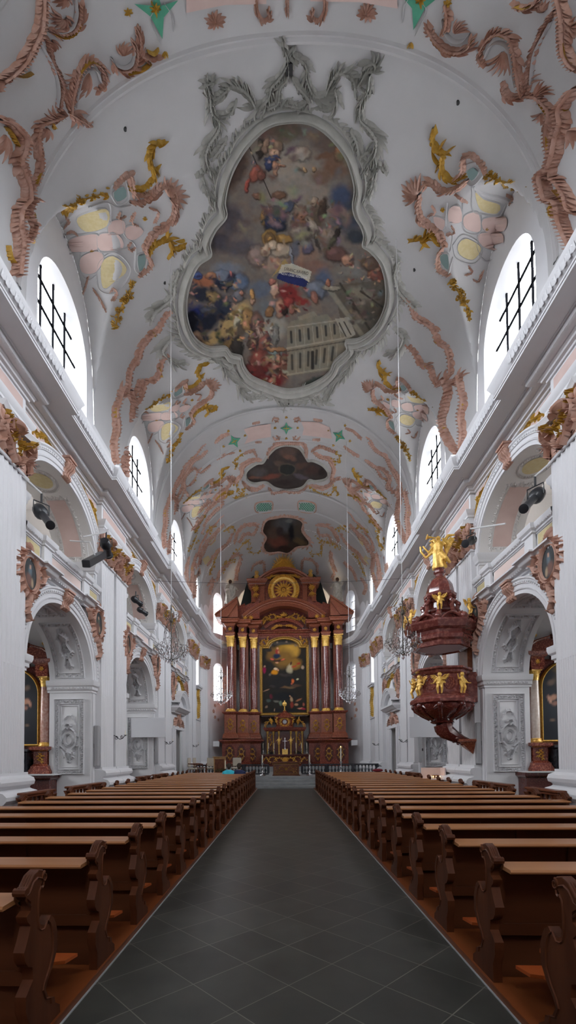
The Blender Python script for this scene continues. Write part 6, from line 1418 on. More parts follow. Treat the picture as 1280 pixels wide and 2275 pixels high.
for a_ in [(660, 740, 90, 60, 0, (150, 112, 48)), (700, 740, 60, 60, 0, (166, 128, 62)), (640, 790, 90, 80, 0, (110, 82, 42)), (720, 830, 60, 50, -.4, (118, 90, 44)), (560, 760, 50, 60, 0, (96, 72, 40)), (600, 745, 20, 20, 0, (128, 50, 46)), (603, 722, 9, 11, 0, (176, 128, 96)), (595, 770, 34, 20, 0, (28, 40, 60)), (608, 745, 9, 12, 0, (160, 108, 80)), (600, 803, 60, 12, 0, (60, 40, 30)), (565, 795, 18, 9, .2, (170, 80, 66)), (600, 815, 14, 10, 0, (180, 130, 100)), (635, 800, 16, 9, -.2, (170, 86, 60)), (540, 730, 30, 20, 0, (40, 36, 34)), (640, 690, 90, 14, 0, (60, 54, 48)), (600, 683, 10, 7, 0, (120, 100, 84)), (660, 680, 9, 7, 0, (120, 98, 84)), (720, 700, 12, 8, .4, (110, 92, 76)), (555, 700, 12, 8, -.4, (104, 90, 74)),
    (684, 865, 26, 42, 0, (150, 140, 116)), (690, 830, 10, 12, 0, (60, 40, 30)), (715, 850, 20, 8, -.3, (140, 60, 46)), (745, 830, 20, 10, -.3, (130, 52, 40)), (770, 860, 14, 14, 0, (150, 130, 110)), (580, 885, 30, 18, -.5, (172, 118, 44)), (590, 862, 18, 10, -.2, (186, 160, 130)), (605, 868, 8, 8, 0, (180, 130, 100)), (510, 870, 16, 24, 0, (120, 26, 60)), (515, 845, 8, 9, 0, (150, 120, 100)), (550, 905, 12, 12, .3, (90, 84, 76)), (650, 905, 60, 14, .2, (50, 44, 40)), (560, 940, 60, 40, 0, (34, 30, 28)), (640, 960, 130, 60, 0, (28, 26, 27)), (700, 950, 14, 16, .2, (188, 96, 54)), (735, 935, 14, 8, -.3, (170, 164, 130)), (690, 965, 8, 8, 0, (150, 80, 60)), (670, 990, 60, 10, 0, (84, 66, 46)), (720, 980, 50, 14, 0, (70, 52, 40)), (560, 985, 30, 12, 0, (46, 42, 40)), (520, 1010, 26, 5, -.3, (120, 96, 78)), (550, 1050, 14, 20, 0, (90, 30, 40)), (590, 1085, 28, 12, .2, (90, 88, 78)), (640, 1050, 100, 40, 0, (22, 22, 24)), (690, 1075, 12, 22, 0, (140, 116, 90)), (680, 1055, 7, 8, 0, (170, 130, 100)), (690, 1110, 14, 26, 0, (110, 44, 34)), (620, 1100, 12, 20, 0, (90, 100, 84)), (740, 1080, 30, 8, -.4, (130, 86, 60)), (720, 1110, 18, 10, 0, (150, 110, 84)), (770, 1110, 10, 16, 0, (140, 80, 66)), (760, 1140, 34, 10, .2, (140, 44, 60)), (745, 1135, 20, 6, 0, (170, 124, 96)), (640, 1145, 120, 14, 0, (24, 22, 26)), (520, 1120, 16, 8, -.8, (110, 92, 76)), (575, 1145, 6, 14, .3, (140, 116, 94)), (535, 1080, 20, 14, 0, (60, 70, 66))]: A_(*a_)
canvas('altarpiece_canvas', pic(-.0), .035, lambda X, Y: paint(X, Y, (32, 28, 24), OPA, .06, 2.0, 1.5, 1.1), lambda uv: np.stack([uv[:, 0], np.full(len(uv), 33.27-33), uv[:, 1]-.54], 1), AL, 'oil_painting')
# attic with the sun wheel
mb = MB(); zt = ZA(1336); 
for sg in (-1, 1):
    a, b = sorted((sg*2.35, sg*1.15)); molded(mb, a, b, 32.9, 34.4, [(0, zt-.1), (0, ZA(1297))]); a, b = sorted((sg*1.6, sg*1.45))
mb.box(-1.3, 1.3, 33.0, 34.4, zt-.1, ZA(1285)); put(mb, 'attic', 'red_marble')
mb = MB()
for sg in (-1, 1):
    a, b = sorted((sg*2.45, sg*1.40)); molded(mb, a, b, 32.8, 34.4, [(0, ZA(1298)), (.06, ZA(1296)), (.08, ZA(1293)), (.2, ZA(1290)), (.24, ZA(1287)), (.24, ZA(1284)), (0, ZA(1283))])
    for xx in (1.55, 2.2): molded(mb, sg*xx-.16, sg*xx+.16, 32.78, 33.2, [(.04, zt), (.0, zt+.1), (0, ZA(1299))])
put(mb, 'attic_cornice', 'red_marble_rough', True, 30)
mb = MB(); arc_band(mb, 1.75, ZA(1290), .75, [(0, 34.2), (0, 32.9), (.06, 32.8), (.12, 32.78), (.16, 32.66), (.26, 32.6), (.30, 34.2)]); put(mb, 'attic_arch', 'red_marble_rough', True, 30)
mb = MB(); n = 20; mb.prism([(1.65*(-1+2*i/n), ZA(1291)+.75*(1-(-1+2*i/n)**2)) for i in range(n+1)]+[(1.6, ZA(1300)), (-1.6, ZA(1300))], 33.05, 34.2, 'y'); put(mb, 'attic_field', 'red_marble_dark')
# dark baldachin back
mb = MB(); mb.prism([(XA(537), ZA(1341)), (XA(548), ZA(1300)), (XA(553), ZA(1285)), (XA(566), ZA(1273)), (XA(590), ZA(1272)), (XA(675), ZA(1272)), (XA(697), ZA(1272)), (XA(710), ZA(1285)), (XA(715), ZA(1300)), (XA(726), ZA(1341))], 34.2, 34.5, 'y'); mb.xform(lambda x, y, z: (x*1.07, y, 1.6+(z-1.6)*1.035)); put(mb, 'dark_backing', 'dark_teal')
cz = ZA(1308)
mb = MB(); mb.lathe([(1.0, 32.95), (.98, 32.8), (.88, 32.72), (.78, 32.75), (.72, 32.85), (.70, 32.95)], (0, 0, cz), 40, axis='y', cap=False); put(mb, 'sun_wheel_ring', 'gold', True)
mb = MB(); mb.lathe([(.001, 32.86), (.72, 32.88), (.72, 32.95)], (0, 0, cz), 32, axis='y'); put(mb, 'sun_wheel_field', 'red_marble')
R = Relief(plane_map(32.86), .03)
for k in range(16): R.lobe((.2*math.cos(k*PI/8), cz+.2*math.sin(k*PI/8)), k*PI/8, .50, .17 if k % 2 else .13, .10, 0)
R.fan((0, cz), 0, 5.8, 10, .02, .2, .09, .10); R.build('sun_rays', 'gold', AL, LA0)
R = Relief(plane_map(32.84), .03)
for k in range(34):
    a = k*2*PI/34; R.lobe((.96*math.cos(a), cz+.96*math.sin(a)), a+.7, .36, .17, .14, .5); R.lobe((.92*math.cos(a), cz+.92*math.sin(a)), a-.6, .2, .1, .14, -.5)
R.build('leaf_wreath', 'gold', AL, LA0)
for sg in (-1, 1):
    R = Relief(plane_map(32.74), .03); x = sg*abs(XA(569)); R.fan((x, ZA(1305)), .2, 5.9, 11, 0, .28, .09, .12); R.fan((x, ZA(1314)), 3.9, 5.5, 6, 0, .42, .07, .08); R.build('gilded_drop', 'gold', AL, LA0)
    mb = MB(); x = sg*abs(XA(571)); mb.lathe([(.14, 0), (.16, .04), (.07, .09), (.06, .14), (.15, .22), (.2, .32), (.16, .42), (.10, .46), (.13, .5), (.10, .56), (.03, .62), (.02, .68)], (x, 33.1, ZA(1284)), 14)
    for k in range(7): a = k*.9; limb(mb, [(x, 33.1, ZA(1284)+.5), (x+.14*math.cos(a), 33.1+.14*math.sin(a), ZA(1284)+.62), (x+.08*math.cos(a), 33.1+.08*math.sin(a), ZA(1284)+.75)], .03, .02)
    put(mb, 'gilded_urn', 'gold', True)
# glory on top
gz = ZA(1262); R = Relief(plane_map(33.1), .03)
for k in range(30):
    a = -.15+k*(PI+.3)/29; L_ = (.80+.34*max(0, math.sin(a))**3)*(1 if k % 2 else .86); R.lobe((.10*math.cos(a), gz+.08+.10*math.sin(a)), a, L_, .13, .10, 0)
R.build('glory_rays', 'gold', AL, LA0)
R = Relief(plane_map(33.0), .03)
bd = [(-1.45, ZA(1286)), (-1.2, ZA(1278)), (-.95, ZA(1276)), (-.85, ZA(1262)), (-.6, ZA(1250)), (-.35, ZA(1244)), (0, ZA(1236))]
for sg in (-1, 1):
    P, N_ = R.ribbon([(sg*-x, z) for x, z in bd], .12, .12, step=.06); R.comb(P, N_, sg, .22, .12, .09, .14, lean=.9); R.comb(P, N_, -sg, .16, .1, .1, .12, lean=.8)
    P, N_ = R.ribbon([(sg*.2, ZA(1273)), (sg*.7, ZA(1275)), (sg*1.1, ZA(1280)), (sg*1.7, ZA(1288))], .1, .12, step=.06); R.comb(P, N_, sg, .2, .11, .09, .12)
R.fan((0, ZA(1240)), .4, 2.7, 7, 0, .34, .11, .14); R.fan((0, gz), 0, 5.9, 14, 0, .2, .06, .12); R.build('glory_border', 'gold', AL, LA0)
# ---- tabernacle and old mensa
mb = MB(); molded(mb, -1.62, 1.62, 31.55, 33.2, [(.04, .88), (.04, .95), (0, 1.0), (0, ZA(1681)), (.05, ZA(1680)), (.08, ZA(1678)), (.08, ZA(1676)), (0, ZA(1676))]); put(mb, 'mensa', 'red_marble_dark', False)
R = Relief(plane_map(31.53), .03); zc = ZA(1688)
for sg in (-1, 1):
    R.scroll_c([(sg*.1, zc-.05), (sg*.35, zc+.14), (sg*.6, zc+.05), (sg*.8, zc-.16), (sg*1.1, zc-.1), (sg*1.3, zc+.14), (sg*1.5, zc)], .06, sg, .13, .05, both=True, comb_step=.07); R.scroll_c([(sg*.5, zc-.2), (sg*.7, zc+.2), (sg*1.0, zc+.2), (sg*1.15, zc)], .05, -sg, .1, .05, both=True, comb_step=.07)
R.fan((0, zc), 0, 5.9, 12, 0, .26, .1, .06); R.build('gilded_front_scrollwork', 'gold', AL, LA0)
T0 = ZA(1676); mb = MB(); mb.box(-1.35, 1.35, 32.3, 33.2, T0, ZA(1625)); put(mb, 'tabernacle_wall', 'red_marble_dark')
mb = MB(); molded(mb, -1.38, -.42, 32.1, 33.2, [(0, ZA(1626)), (.05, ZA(1624)), (.12, ZA(1621)), (.14, ZA(1618)), (0, ZA(1617))]); molded(mb, .42, 1.38, 32.1, 33.2, [(0, ZA(1626)), (.05, ZA(1624)), (.12, ZA(1621)), (.14, ZA(1618)), (0, ZA(1617))]); molded(mb, -.5, .5, 31.95, 33.2, [(0, ZA(1624)), (.05, ZA(1622)), (.14, ZA(1617)), (.0, ZA(1615))]); put(mb, 'tabernacle_cornice', 'red_marble', True, 30)
for x in (-1.22, -.80, -.42, .42, .80, 1.22):
    mb = MB(); yy = 32.1 if abs(x) > .5 else 31.95; mb.lathe([(.075, T0), (.075, T0+.06), (.05, T0+.1), (.055, T0+.6), (.045, ZA(1630)-.12), (.07, ZA(1630)-.05), (.085, ZA(1626))], (x, yy, 0), 12); put(mb, 'tabernacle_column', 'gold_dark', True)
for x in (-.42, .42):
    o = putto('gilded_cherub', 'small gilded figure on a column %s of the tabernacle niche' % ('left' if x < 0 else 'right'), (x, 31.85, ZA(1655)), 0, .55, 'gold', False, 1)
    bpy.data.objects.remove(o.children[0]) if False else None
mb = MB(); mb.lathe([(.62, ZA(1615)), (.62, ZA(1598)), (.78, ZA(1597)), (.80, ZA(1594)), (.66, ZA(1592)), (.55, ZA(1588)), (.34, ZA(1585)), (.2, ZA(1582)), (.10, ZA(1580))], (0, 32.6, 0), 16); put(mb, 'tabernacle_dome', 'red_marble', True, 30)
R = Relief(plane_map(31.94), .03); zc = ZA(1606)
for k in range(22): a = k*2*PI/22; R.lobe((.22*math.cos(a), zc+.22*math.sin(a)), a, .2, .07, .06, .3)
for sg in (-1, 1): R.scroll_c([(sg*.5, ZA(1612)), (sg*.62, ZA(1602)), (sg*.55, ZA(1598))], .07, sg, .12, .06, both=True, comb_step=.07)
R.build('gilded_rays', 'gold', AL, LA0)
mb = MB(); mb.lathe([(.001, 31.9), (.13, 31.9), (.15, 31.96)], (0, 0, zc), 20, axis='y'); put(mb, 'tabernacle_medallion', 'grey_metal', True)
for sg in (-1, 1):
    R = Relief(plane_map(32.0), .03); R.scroll_c([(sg*.9, ZA(1614)), (sg*1.0, ZA(1602)), (sg*1.2, ZA(1606)), (sg*1.35, ZA(1614))], .09, sg, .16, .08, both=True, comb_step=.08); R.fan((sg*.95, ZA(1604)), 0, 5.8, 8, 0, .16, .08, .08); R.build('gilded_crest', 'gold', AL, LA0)
    R = Relief(plane_map(32.28), .03); x = sg*1.02; R.scroll_c([(x-.08, ZA(1660)), (x+.08, ZA(1650)), (x-.06, ZA(1640)), (x+.04, ZA(1632))], .06, 1, .1, .06, both=True, comb_step=.07); R.build('gilded_relief', 'gold', AL, LA0)
mb = MB(); mb.lathe([(.09, 0), (.10, .03), (.04, .06), (.03, .14), (.055, .18), (.03, .22), (.03, .3), (.12, .36), (.17, .48), (.12, .6), (.04, .64), (.02, .74)], (0, 32.5, ZA(1580)), 16, sy=.6); put(mb, 'gilded_monstrance', 'gold', True)
mb = MB(); mb.box(-.2, .2, 31.9, 32.0, T0+.0, ZA(1664)); put(mb, 'tabernacle_door', 'gold', False)
mb = MB(); mb.box(-.02, .02, 31.86, 31.89, ZA(1662), ZA(1640)); mb.box(-.16, .16, 31.86, 31.89, ZA(1648), ZA(1646.8)); mb.lathe([(.12, 0), (.10, .05), (.03, .1), (.03, .16)], (0, 31.87, ZA(1665)), 10); put(mb, 'silver_cross', 'silver', True)
# ---- statues beside the attic
for sg, px_, nm in ((-1, 514, 'left'), (1, 749, 'right')):
    x = sg*3.85; z0 = ZA(1342)
    mb = MB(); molded(mb, x-.34, x+.34, 32.4, 33.3, [(0, z0-.55), (0, z0-.2), (.08, z0-.14), (.1, z0-.04), (.02, z0)]); put(mb, 'statue_pedestal', 'red_marble_rough', True, 30)
    t = thing('saint_statue', 'silvery robed saint statue with a rayed halo on the %s end of the altar' % nm, 'statue', (x, 32.8, z0), -.2*sg)
    mb = MB(); robed(mb, 1.85, sg, .08*sg, .17, .2); limb(mb, [(-.24, 0, 1.42), (-.42, -.08, 1.15), (-.2, -.3, 1.2)], .085, .05); limb(mb, [(.24, 0, 1.42), (.44, -.05, 1.3), (.5, -.25, 1.5 if sg > 0 else 1.05)], .085, .05)
    limb(mb, [(.3, -.05, 1.3), (.25, -.15, .8), (-.05, -.22, .45)], .1, .08); fused(mb, 'robed_body', 'silver_statue', t, .035)
    mb = MB(); mb.ball((.05*sg, -.02, 1.74), .135, sz=1.2); mb.ball((.05*sg, -.13, 1.68), .07, sz=1.3); mb.build('bearded_head', 'statue_skin', t, smooth=True)
    mb = MB()
    for k in range(14): a = k*2*PI/14; limb(mb, [(.05*sg+.15*math.cos(a), .05, 1.76+.15*math.sin(a)), (.05*sg+.32*math.cos(a), .05, 1.76+.32*math.sin(a))], .012, .004)
    mb.build('halo_rays', 'gold', t)
# ---- candlesticks
def candlestick(label, loc, h, ch, group=None, r=1., lit=False):
    t = thing('candlestick', label, 'candlestick', loc, 0, group)
    mb = MB(); q = h; mb.lathe([(.10*r, 0), (.11*r, q*.02), (.075*r, q*.08), (.03*r, q*.13), (.022*r, q*.2), (.045*r, q*.27), (.02*r, q*.34), (.018*r, q*.5), (.036*r, q*.58), (.018*r, q*.66), (.02*r, q*.84), (.05*r, q*.92), (.055*r, q*.98), (.02*r, q)], n=12)
    for k in range(3): a = k*2.094+.5; limb(mb, [(.05*r*math.cos(a), .05*r*math.sin(a), q*.08), (.12*r*math.cos(a), .12*r*math.sin(a), q*.05), (.13*r*math.cos(a), .13*r*math.sin(a), .01)], .02*r, .015*r)
    mb.build('stem', 'silver', t, smooth=True, angle=50)
    mb = MB(); cr = .022*r if ch < .5 else .035; mb.lathe([(cr, q), (cr, q+ch), (cr*.3, q+ch+.005)], n=10); cd_ = mb.build('candle', 'candle_wax', t, smooth=True)
    if lit: mb = MB(); mb.lathe([(.002, 0), (.011, .02), (.009, .04), (.001, .07)], (0, 0, q+ch+.008), 8); mb.build('flame', 'flame', cd_, smooth=True)
    return t
for k, px_ in enumerate((585, 596.5, 608.5, 655, 666.5, 678)):
    candlestick('slender silver candlestick on the high altar ledge, %s from the left' % ('first', 'second', 'third', 'fourth', 'fifth', 'sixth')[k], (XA(px_), 31.7, ZA(1676)), .42, .38, 'six altar candlesticks', .9)
# ------------------------------------------------------------------ medallions, spandrels, jamb panels
WS = {-1: 'left', 1: 'right'}
def medallion(s, yc, zc, lab, k=1., paintc=(60, 70, 80)):
    t = thing('oval_medallion', lab, 'medallion', (s*A, yc, zc), 0, 'oval portrait medallions')
    L0 = np.array([s*A, yc, zc]); R = Relief(xplane_map(s*(A-.13), s), .03)
    el = lambda a, rx, rz: (yc+rx*k*math.cos(a), zc+rz*k*math.sin(a))
    for r_ in (.30, .36): R.ribbon([el(a, r_-.02, r_+.06) for a in np.linspace(0, 2*PI, 25)[:-1]], .06*k, .09, closed=True, step=.05)
    for q in range(40):
        a = q*2*PI/40; p = el(a, .34, .42); R.lobe(p, a+(.6 if q % 2 else -.4), .17*k*rng.uniform(.8, 1.35), .11*k, .11, .5)
    sgn = 1 if yc < BAYS[1] or (BAYS[1]+3 < yc < BAYS[2]) or yc > BAYS[2]+3 and yc < BAYS[3] else -1
    R.scroll_c([el(-PI/2, .3, .46), (yc-sgn*.02, zc-.62*k), (yc-sgn*.12, zc-.85*k), (yc-sgn*.02, zc-1.0*k)], .12*k, 1, .09, .10, both=True, comb_step=.08)
    R.scroll_c([(yc+sgn*.32*k, zc-.1), (yc+sgn*.52*k, zc-.02), (yc+sgn*.62*k, zc+.16), (yc+sgn*.5*k, zc+.3)], .13*k, sgn, .12, .09, both=True, comb_step=.09)
    R.fan(el(PI/2, .3, .5), .4, 2.7, 7, 0, .22*k, .09, .10)
    R.build('salmon_scroll_frame', 'salmon', t, L0)
    out = [el(a, .27, .35) for a in np.linspace(0, 2*PI, 33)[:-1]]
    ops = [('e', yc, zc+.08, .10, .16, 0, paintc, .6), ('e', yc, zc+.16, .05, .06, 0, (150, 112, 90), .4), ('e', yc-.05, zc-.12, .14, .18, .2, (90, 60, 50), .5), ('e', yc+.07, zc-.16, .06, .12, 0, (130, 110, 84), .5)]
    canvas('portrait_canvas', out, .03, lambda X, Y: paint(X, Y, (38, 42, 44), ops, .04, 1.2, 1.6), lambda uv: np.stack([np.full(len(uv), -s*.17), uv[:, 0]-yc, uv[:, 1]-zc], 1), t, 'oil_painting')
    mb = MB(); mb.lathe([(.99, 0), (1, -s*.15)], (0, 0, 0), 24, sx=.33*k, sy=.41*k, axis='x', cap=False); mb.build('backing', 'salmon', t)
    return t
for s in (-1, 1):
    for i in (1, 2):
        yc = BAYS[i]
        for sg, nm in ((-1, 'near'), (1, 'far')):
            medallion(s, yc+sg*1.83, 5.62 if sg < 0 else 5.60, 'oval portrait in salmon frame, %s side of the %s chapel arch on the %s' % (nm, ORD[i-1], WS[s]), 1, [(70, 86, 96), (92, 66, 50), (60, 70, 60), (96, 60, 60)][(i+sg) % 4])
    for sg, nm in ((-1, 'near'), (1, 'far')): medallion(s, BAYS[3]+sg*1.5, 5.3, 'oval medallion high on the %s side of the %s chancel doorway' % (nm, WS[s]), .8, (100, 50, 40))
    # gilded scrollwork in the spandrels of the upper arches
    for i in (1, 2, 3):
        yc = BAYS[i]
        for sg, nm in ((-1, 'near'), (1, 'far')):
            t = orn('gilded foliage in the %s pink spandrel of the %s upper arch on the %s' % (nm, ORD[i-1], WS[s]), 'gilded relief', 'spandrel_relief', (s*A, yc, 9)); L0 = np.array([s*A, yc, 9])
            R = Relief(xplane_map(s*(A-.02), s), .03)
            R.scroll_c([(yc+sg*.45, 9.28), (yc+sg*.75, 9.22), (yc+sg*1.05, 9.24), (yc+sg*1.3, 9.1), (yc+sg*1.6, 9.14), (yc+sg*1.85, 8.92), (yc+sg*1.98, 8.55), (yc+sg*2.05, 8.25)], .05, sg, .12, .05, both=True, comb_step=.10)
            R.scroll_c([(yc+sg*1.5, 9.05), (yc+sg*1.7, 8.85), (yc+sg*1.9, 9.1)], .05, sg, .10, .05, both=True, comb_step=.08)
            R.build('scrollwork', 'ochre', t, L0)
    # white garland over the lower archivolts
    for i in (1, 2):
        yc = BAYS[i]
        for sg, nm in ((-1, 'near'), (1, 'far')):
            t = orn('small white flower festoon on the %s half of the %s chapel arch, %s' % (nm, ORD[i-1], WS[s]), 'stucco festoon', 'flower_festoon', (s*A, yc, 5.6)); L0 = np.array([s*A, yc, 5.6])
            R = Relief(xplane_map(s*(A-.01), s), .03); R.berries([(yc+sg*.24, 5.78), (yc+sg*.5, 5.7), (yc+sg*.85, 5.66), (yc+sg*1.2, 5.5)], .04, 40, .05, .045); R.build('flowers', 'stucco_white', t, L0)
# ornaments on the jambs and on the soffits of the lower arches
def jamb_panel(s, i, lab):
    yj = BAYS[i]+LA['hw']-.004; x0, x1 = sorted((s*(A+.20), s*(A+1.08))); xc = (x0+x1)/2; z0, z1 = 1.12, 3.32
    t = orn(lab, 'stucco panel', 'jamb_panel', (xc, yj, 2.2)); L0 = np.array([xc, yj, 2.2])
    fm = plane_map(yj); R = Relief(fm, .03, 1.7)
    def border(pts, w, closed=True):
        P, N_ = R.ribbon(pts, .02, .03, closed=closed, raw=True, taper=False)
    fr = lambda k: [(x0+k, z0+k), (x1-k, z0+k), (x1-k, z1-k), (x0+k, z1-k)]
    def dense(p):
        out = []
        for a, b in zip(p, p[1:]+p[:1]):
            n = max(2, int(math.hypot(a[0]-b[0], a[1]-b[1])/.05)); out += [(a[0]+(b[0]-a[0])*q/n, a[1]+(b[1]-a[1])*q/n) for q in range(n)]
        return out
    for k in (0, .135): R.ribbon(dense(fr(k)), .022, .035, closed=True, raw=True, taper=False)
    P = dense(fr(.068))
    for j, p in enumerate(P): R.lobe(p, j*1.9, .055, .045, .035, .6); R.lobe((p[0]+.01, p[1]-.01), j*1.9+2.6, .05, .035, .03, -.6)
    R.ribbon(dense(fr(.20)), .015, .02, closed=True, raw=True, taper=False)
    c = (xc, 2.12)
    for r_ in (.13, .165): R.ribbon([(c[0]+r_*.85*math.cos(a), c[1]+r_*1.15*math.sin(a)) for a in np.linspace(0, 2*PI, 25)[:-1]], .035, .06, closed=True, step=.03)
    for sg in (-1, 1):
        R.scroll_c([(c[0]+sg*.04, c[1]+.36), (c[0]+sg*.16, c[1]+.26), (c[0]+sg*.24, c[1]+.12), (c[0]+sg*.20, c[1]-.04), (c[0]+sg*.23, c[1]-.16), (c[0]+sg*.12, c[1]-.27)], .05, -sg, .06, .06, both=True, comb_step=.05)
        R.scroll_c([(c[0]+sg*.22, c[1]-.26), (c[0]+sg*.14, c[1]-.36), (c[0]+sg*.03, c[1]-.62)], .05, sg, .06, .06, both=True, comb_step=.05)
        R.scroll_c([(c[0]+sg*.24, c[1]+.30), (c[0]+sg*.22, c[1]+.44), (c[0]+sg*.14, c[1]+.60), (c[0]+sg*.06, c[1]+.70)], .02, sg, .09, .03, both=True, comb_step=.06)
        R.scroll_c([(c[0], c[1]+.30), (c[0]+sg*.08, c[1]+.40), (c[0]+sg*.04, c[1]+.46)], .04, sg, .05, .07, comb_step=.04)
    R.fan((c[0], c[1]-.36), -2.5, -.6, 6, 0, .24, .07, .07); R.build('cartouche_relief', 'stucco_white', t, L0)
    mb = MB(); mb.ball((0, .0, c[1]-2.2), .12, sx=.85, sy=.4, sz=1.1); mb.build('boss', 'stucco_white', t, smooth=True)
    return t
def arch_pt(yc, d, a):
    c_, q = math.cos(a), math.sin(a); return yc+d['hw']*math.copysign(abs(c_)**(2/2.15), c_), d['zs']+d['rise']*abs(q)**(2/2.15)
def soffit_map(s, yc, d):
    def f(uv):
        uv = np.asarray(uv, float); P = []; N_ = []
        for a, x in uv:
            y, z = arch_pt(yc, d, a); y2, z2 = arch_pt(yc, d, a+.01); ty, tz = y2-y, z2-z; L_ = math.hypot(ty, tz) or 1; P.append((s*(A+x), y, z)); n = (0, -tz/L_, ty/L_)
            if n[1]*(yc-y)+n[2]*(d['zs']-z) < 0: n = (0, -n[1], -n[2])
            N_.append(n)
        return np.array(P), np.array(N_)
    return f
def soffit_orn(s, i, lab):
    yc = BAYS[i]; t = orn(lab, 'stucco panel', 'soffit_panel', (s*(A+.6), yc, 5)); L0 = np.array([s*(A+.6), yc, 5]); R = Relief(soffit_map(s, yc, LA), .02, 1.7)
    for a0, a1 in ((.10, 1.12), (PI-1.12, PI-.10), (1.30, PI-1.30)):
        for k in (0, .13):
            ka = k/1.75; aa = np.linspace(a0+ka, a1-ka, 24); xs_ = np.linspace(.18+k, 1.07-k, 12); loop = [(a, .18+k) for a in aa]+[(a1-ka, x) for x in xs_[1:-1]]+[(a, 1.07-k) for a in aa[::-1]]+[(a0+ka, x) for x in xs_[1:-1][::-1]]
            R.ribbon(loop, .018, .03, closed=True, raw=True, taper=False)
        ka = .065/1.75; loop = [(a, .245) for a in np.linspace(a0+ka, a1-ka, 26)]+[(a1-ka, x) for x in np.linspace(.3, .95, 11)]+[(a, 1.005) for a in np.linspace(a1-ka, a0+ka, 26)]+[(a0+ka, x) for x in np.linspace(.95, .3, 11)]
        for j, p in enumerate(loop): R.lobe(p, j*2.1, .05, .035, .035, .5)
        ac = (a0+a1)/2; w = (a1-a0)/2
        if a0 != 1.30:
            for sg in (-1, 1):
                R.scroll_c([(ac+w*.62, .62), (ac+w*.40, .62+sg*.14), (ac+w*.15, .62+sg*.08), (ac-w*.1, .62+sg*.16), (ac-w*.35, .62+sg*.05), (ac-w*.6, .62+sg*.1)], .05, sg, .06, .06, both=True, comb_step=.05)
            R.fan((ac+w*.55, .62), -1.2, 1.2, 6, 0, .12, .05, .06); R.fan((ac-w*.5, .62), 1.9, 4.4, 6, 0, .12, .05, .06); R.fan((ac, .62), 0, 5.8, 8, 0, .10, .05, .06)
        else: R.scroll_c([(1.36, .62), (1.5, .5), (1.64, .7), (1.78, .62)], .05, 1, .08, .06, both=True, comb_step=.05)
    R.build('scrolled_relief', 'stucco_white', t, L0); return t
def upper_soffit(s, i, lab):
    yc = BAYS[i]; t = orn(lab, 'soffit panel', 'upper_soffit_panel', (s*(A+.6), yc, 8)); L0 = np.array([s*(A+.6), yc, 8]); fm = soffit_map(s, yc, UA)
    for sg, (a0, a1) in ((1, (.12, 1.18)), (-1, (PI-1.18, PI-.12))):
        R = Relief(fm, .02); na, nx_ = 20, 4; A_g, X_g = np.meshgrid(np.linspace(a0, a1, na), np.linspace(.36, .88, nx_)); R._add(list(zip(A_g.ravel(), X_g.ravel())), [.012]*(na*nx_), [(r*na+c, r*na+c+1, (r+1)*na+c+1, (r+1)*na+c) for r in range(nx_-1) for c in range(na-1)]); R.build('pink_field', 'pink_plaster', t, L0)
    R = Relief(fm, .02)
    for a0, a1 in ((.08, 1.22), (PI-1.22, PI-.08)):
        loop = [(a, .28) for a in np.linspace(a0, a1, 26)]+[(a1, x) for x in np.linspace(.33, .92, 9)]+[(a, .96) for a in np.linspace(a1, a0, 26)]+[(a0, x) for x in np.linspace(.92, .33, 9)]
        for j, p in enumerate(loop): R.lobe(p, j*2.1, .06, .045, .04, .5); R.lobe(p, j*2.1+3, .05, .04, .035, -.5)
    loop = [(PI/2+.20*math.cos(q), .62+.34*math.sin(q)) for q in np.linspace(0, 2*PI, 40)[:-1]]
    for j, p in enumerate(loop): R.lobe(p, j*.16, .05, .05, .04, .3)
    R.ribbon([(PI/2+.25*math.cos(q), .62+.40*math.sin(q)) for q in np.linspace(0, 2*PI, 30)[:-1]], .02, .03, closed=True, raw=True, taper=False)
    R.build('leaf_border', 'soffit_white', t, L0)
    R = Relief(fm, .02); R.field([(PI/2+.16*math.cos(q), .62+.28*math.sin(q)) for q in np.linspace(0, 2*PI, 24)[:-1]], .014, 1); R.build('yellow_oval', 'yellow_plaster', t, L0)
    return t
for s in (-1, 1):
    for i in (1, 2):
        jamb_panel(s, i, 'tall white panel with oval cartouche on the %s jamb of the %s chapel arch' % (WS[s], ORD[i-1]))
        soffit_orn(s, i, 'white stucco panels with scrolls lining the underside of the %s chapel arch, %s side' % (ORD[i-1], WS[s]))
    for i in (1, 2, 3): upper_soffit(s, i, 'pink panels and yellow oval under the %s upper arch on the %s' % (ORD[i-1], WS[s]))
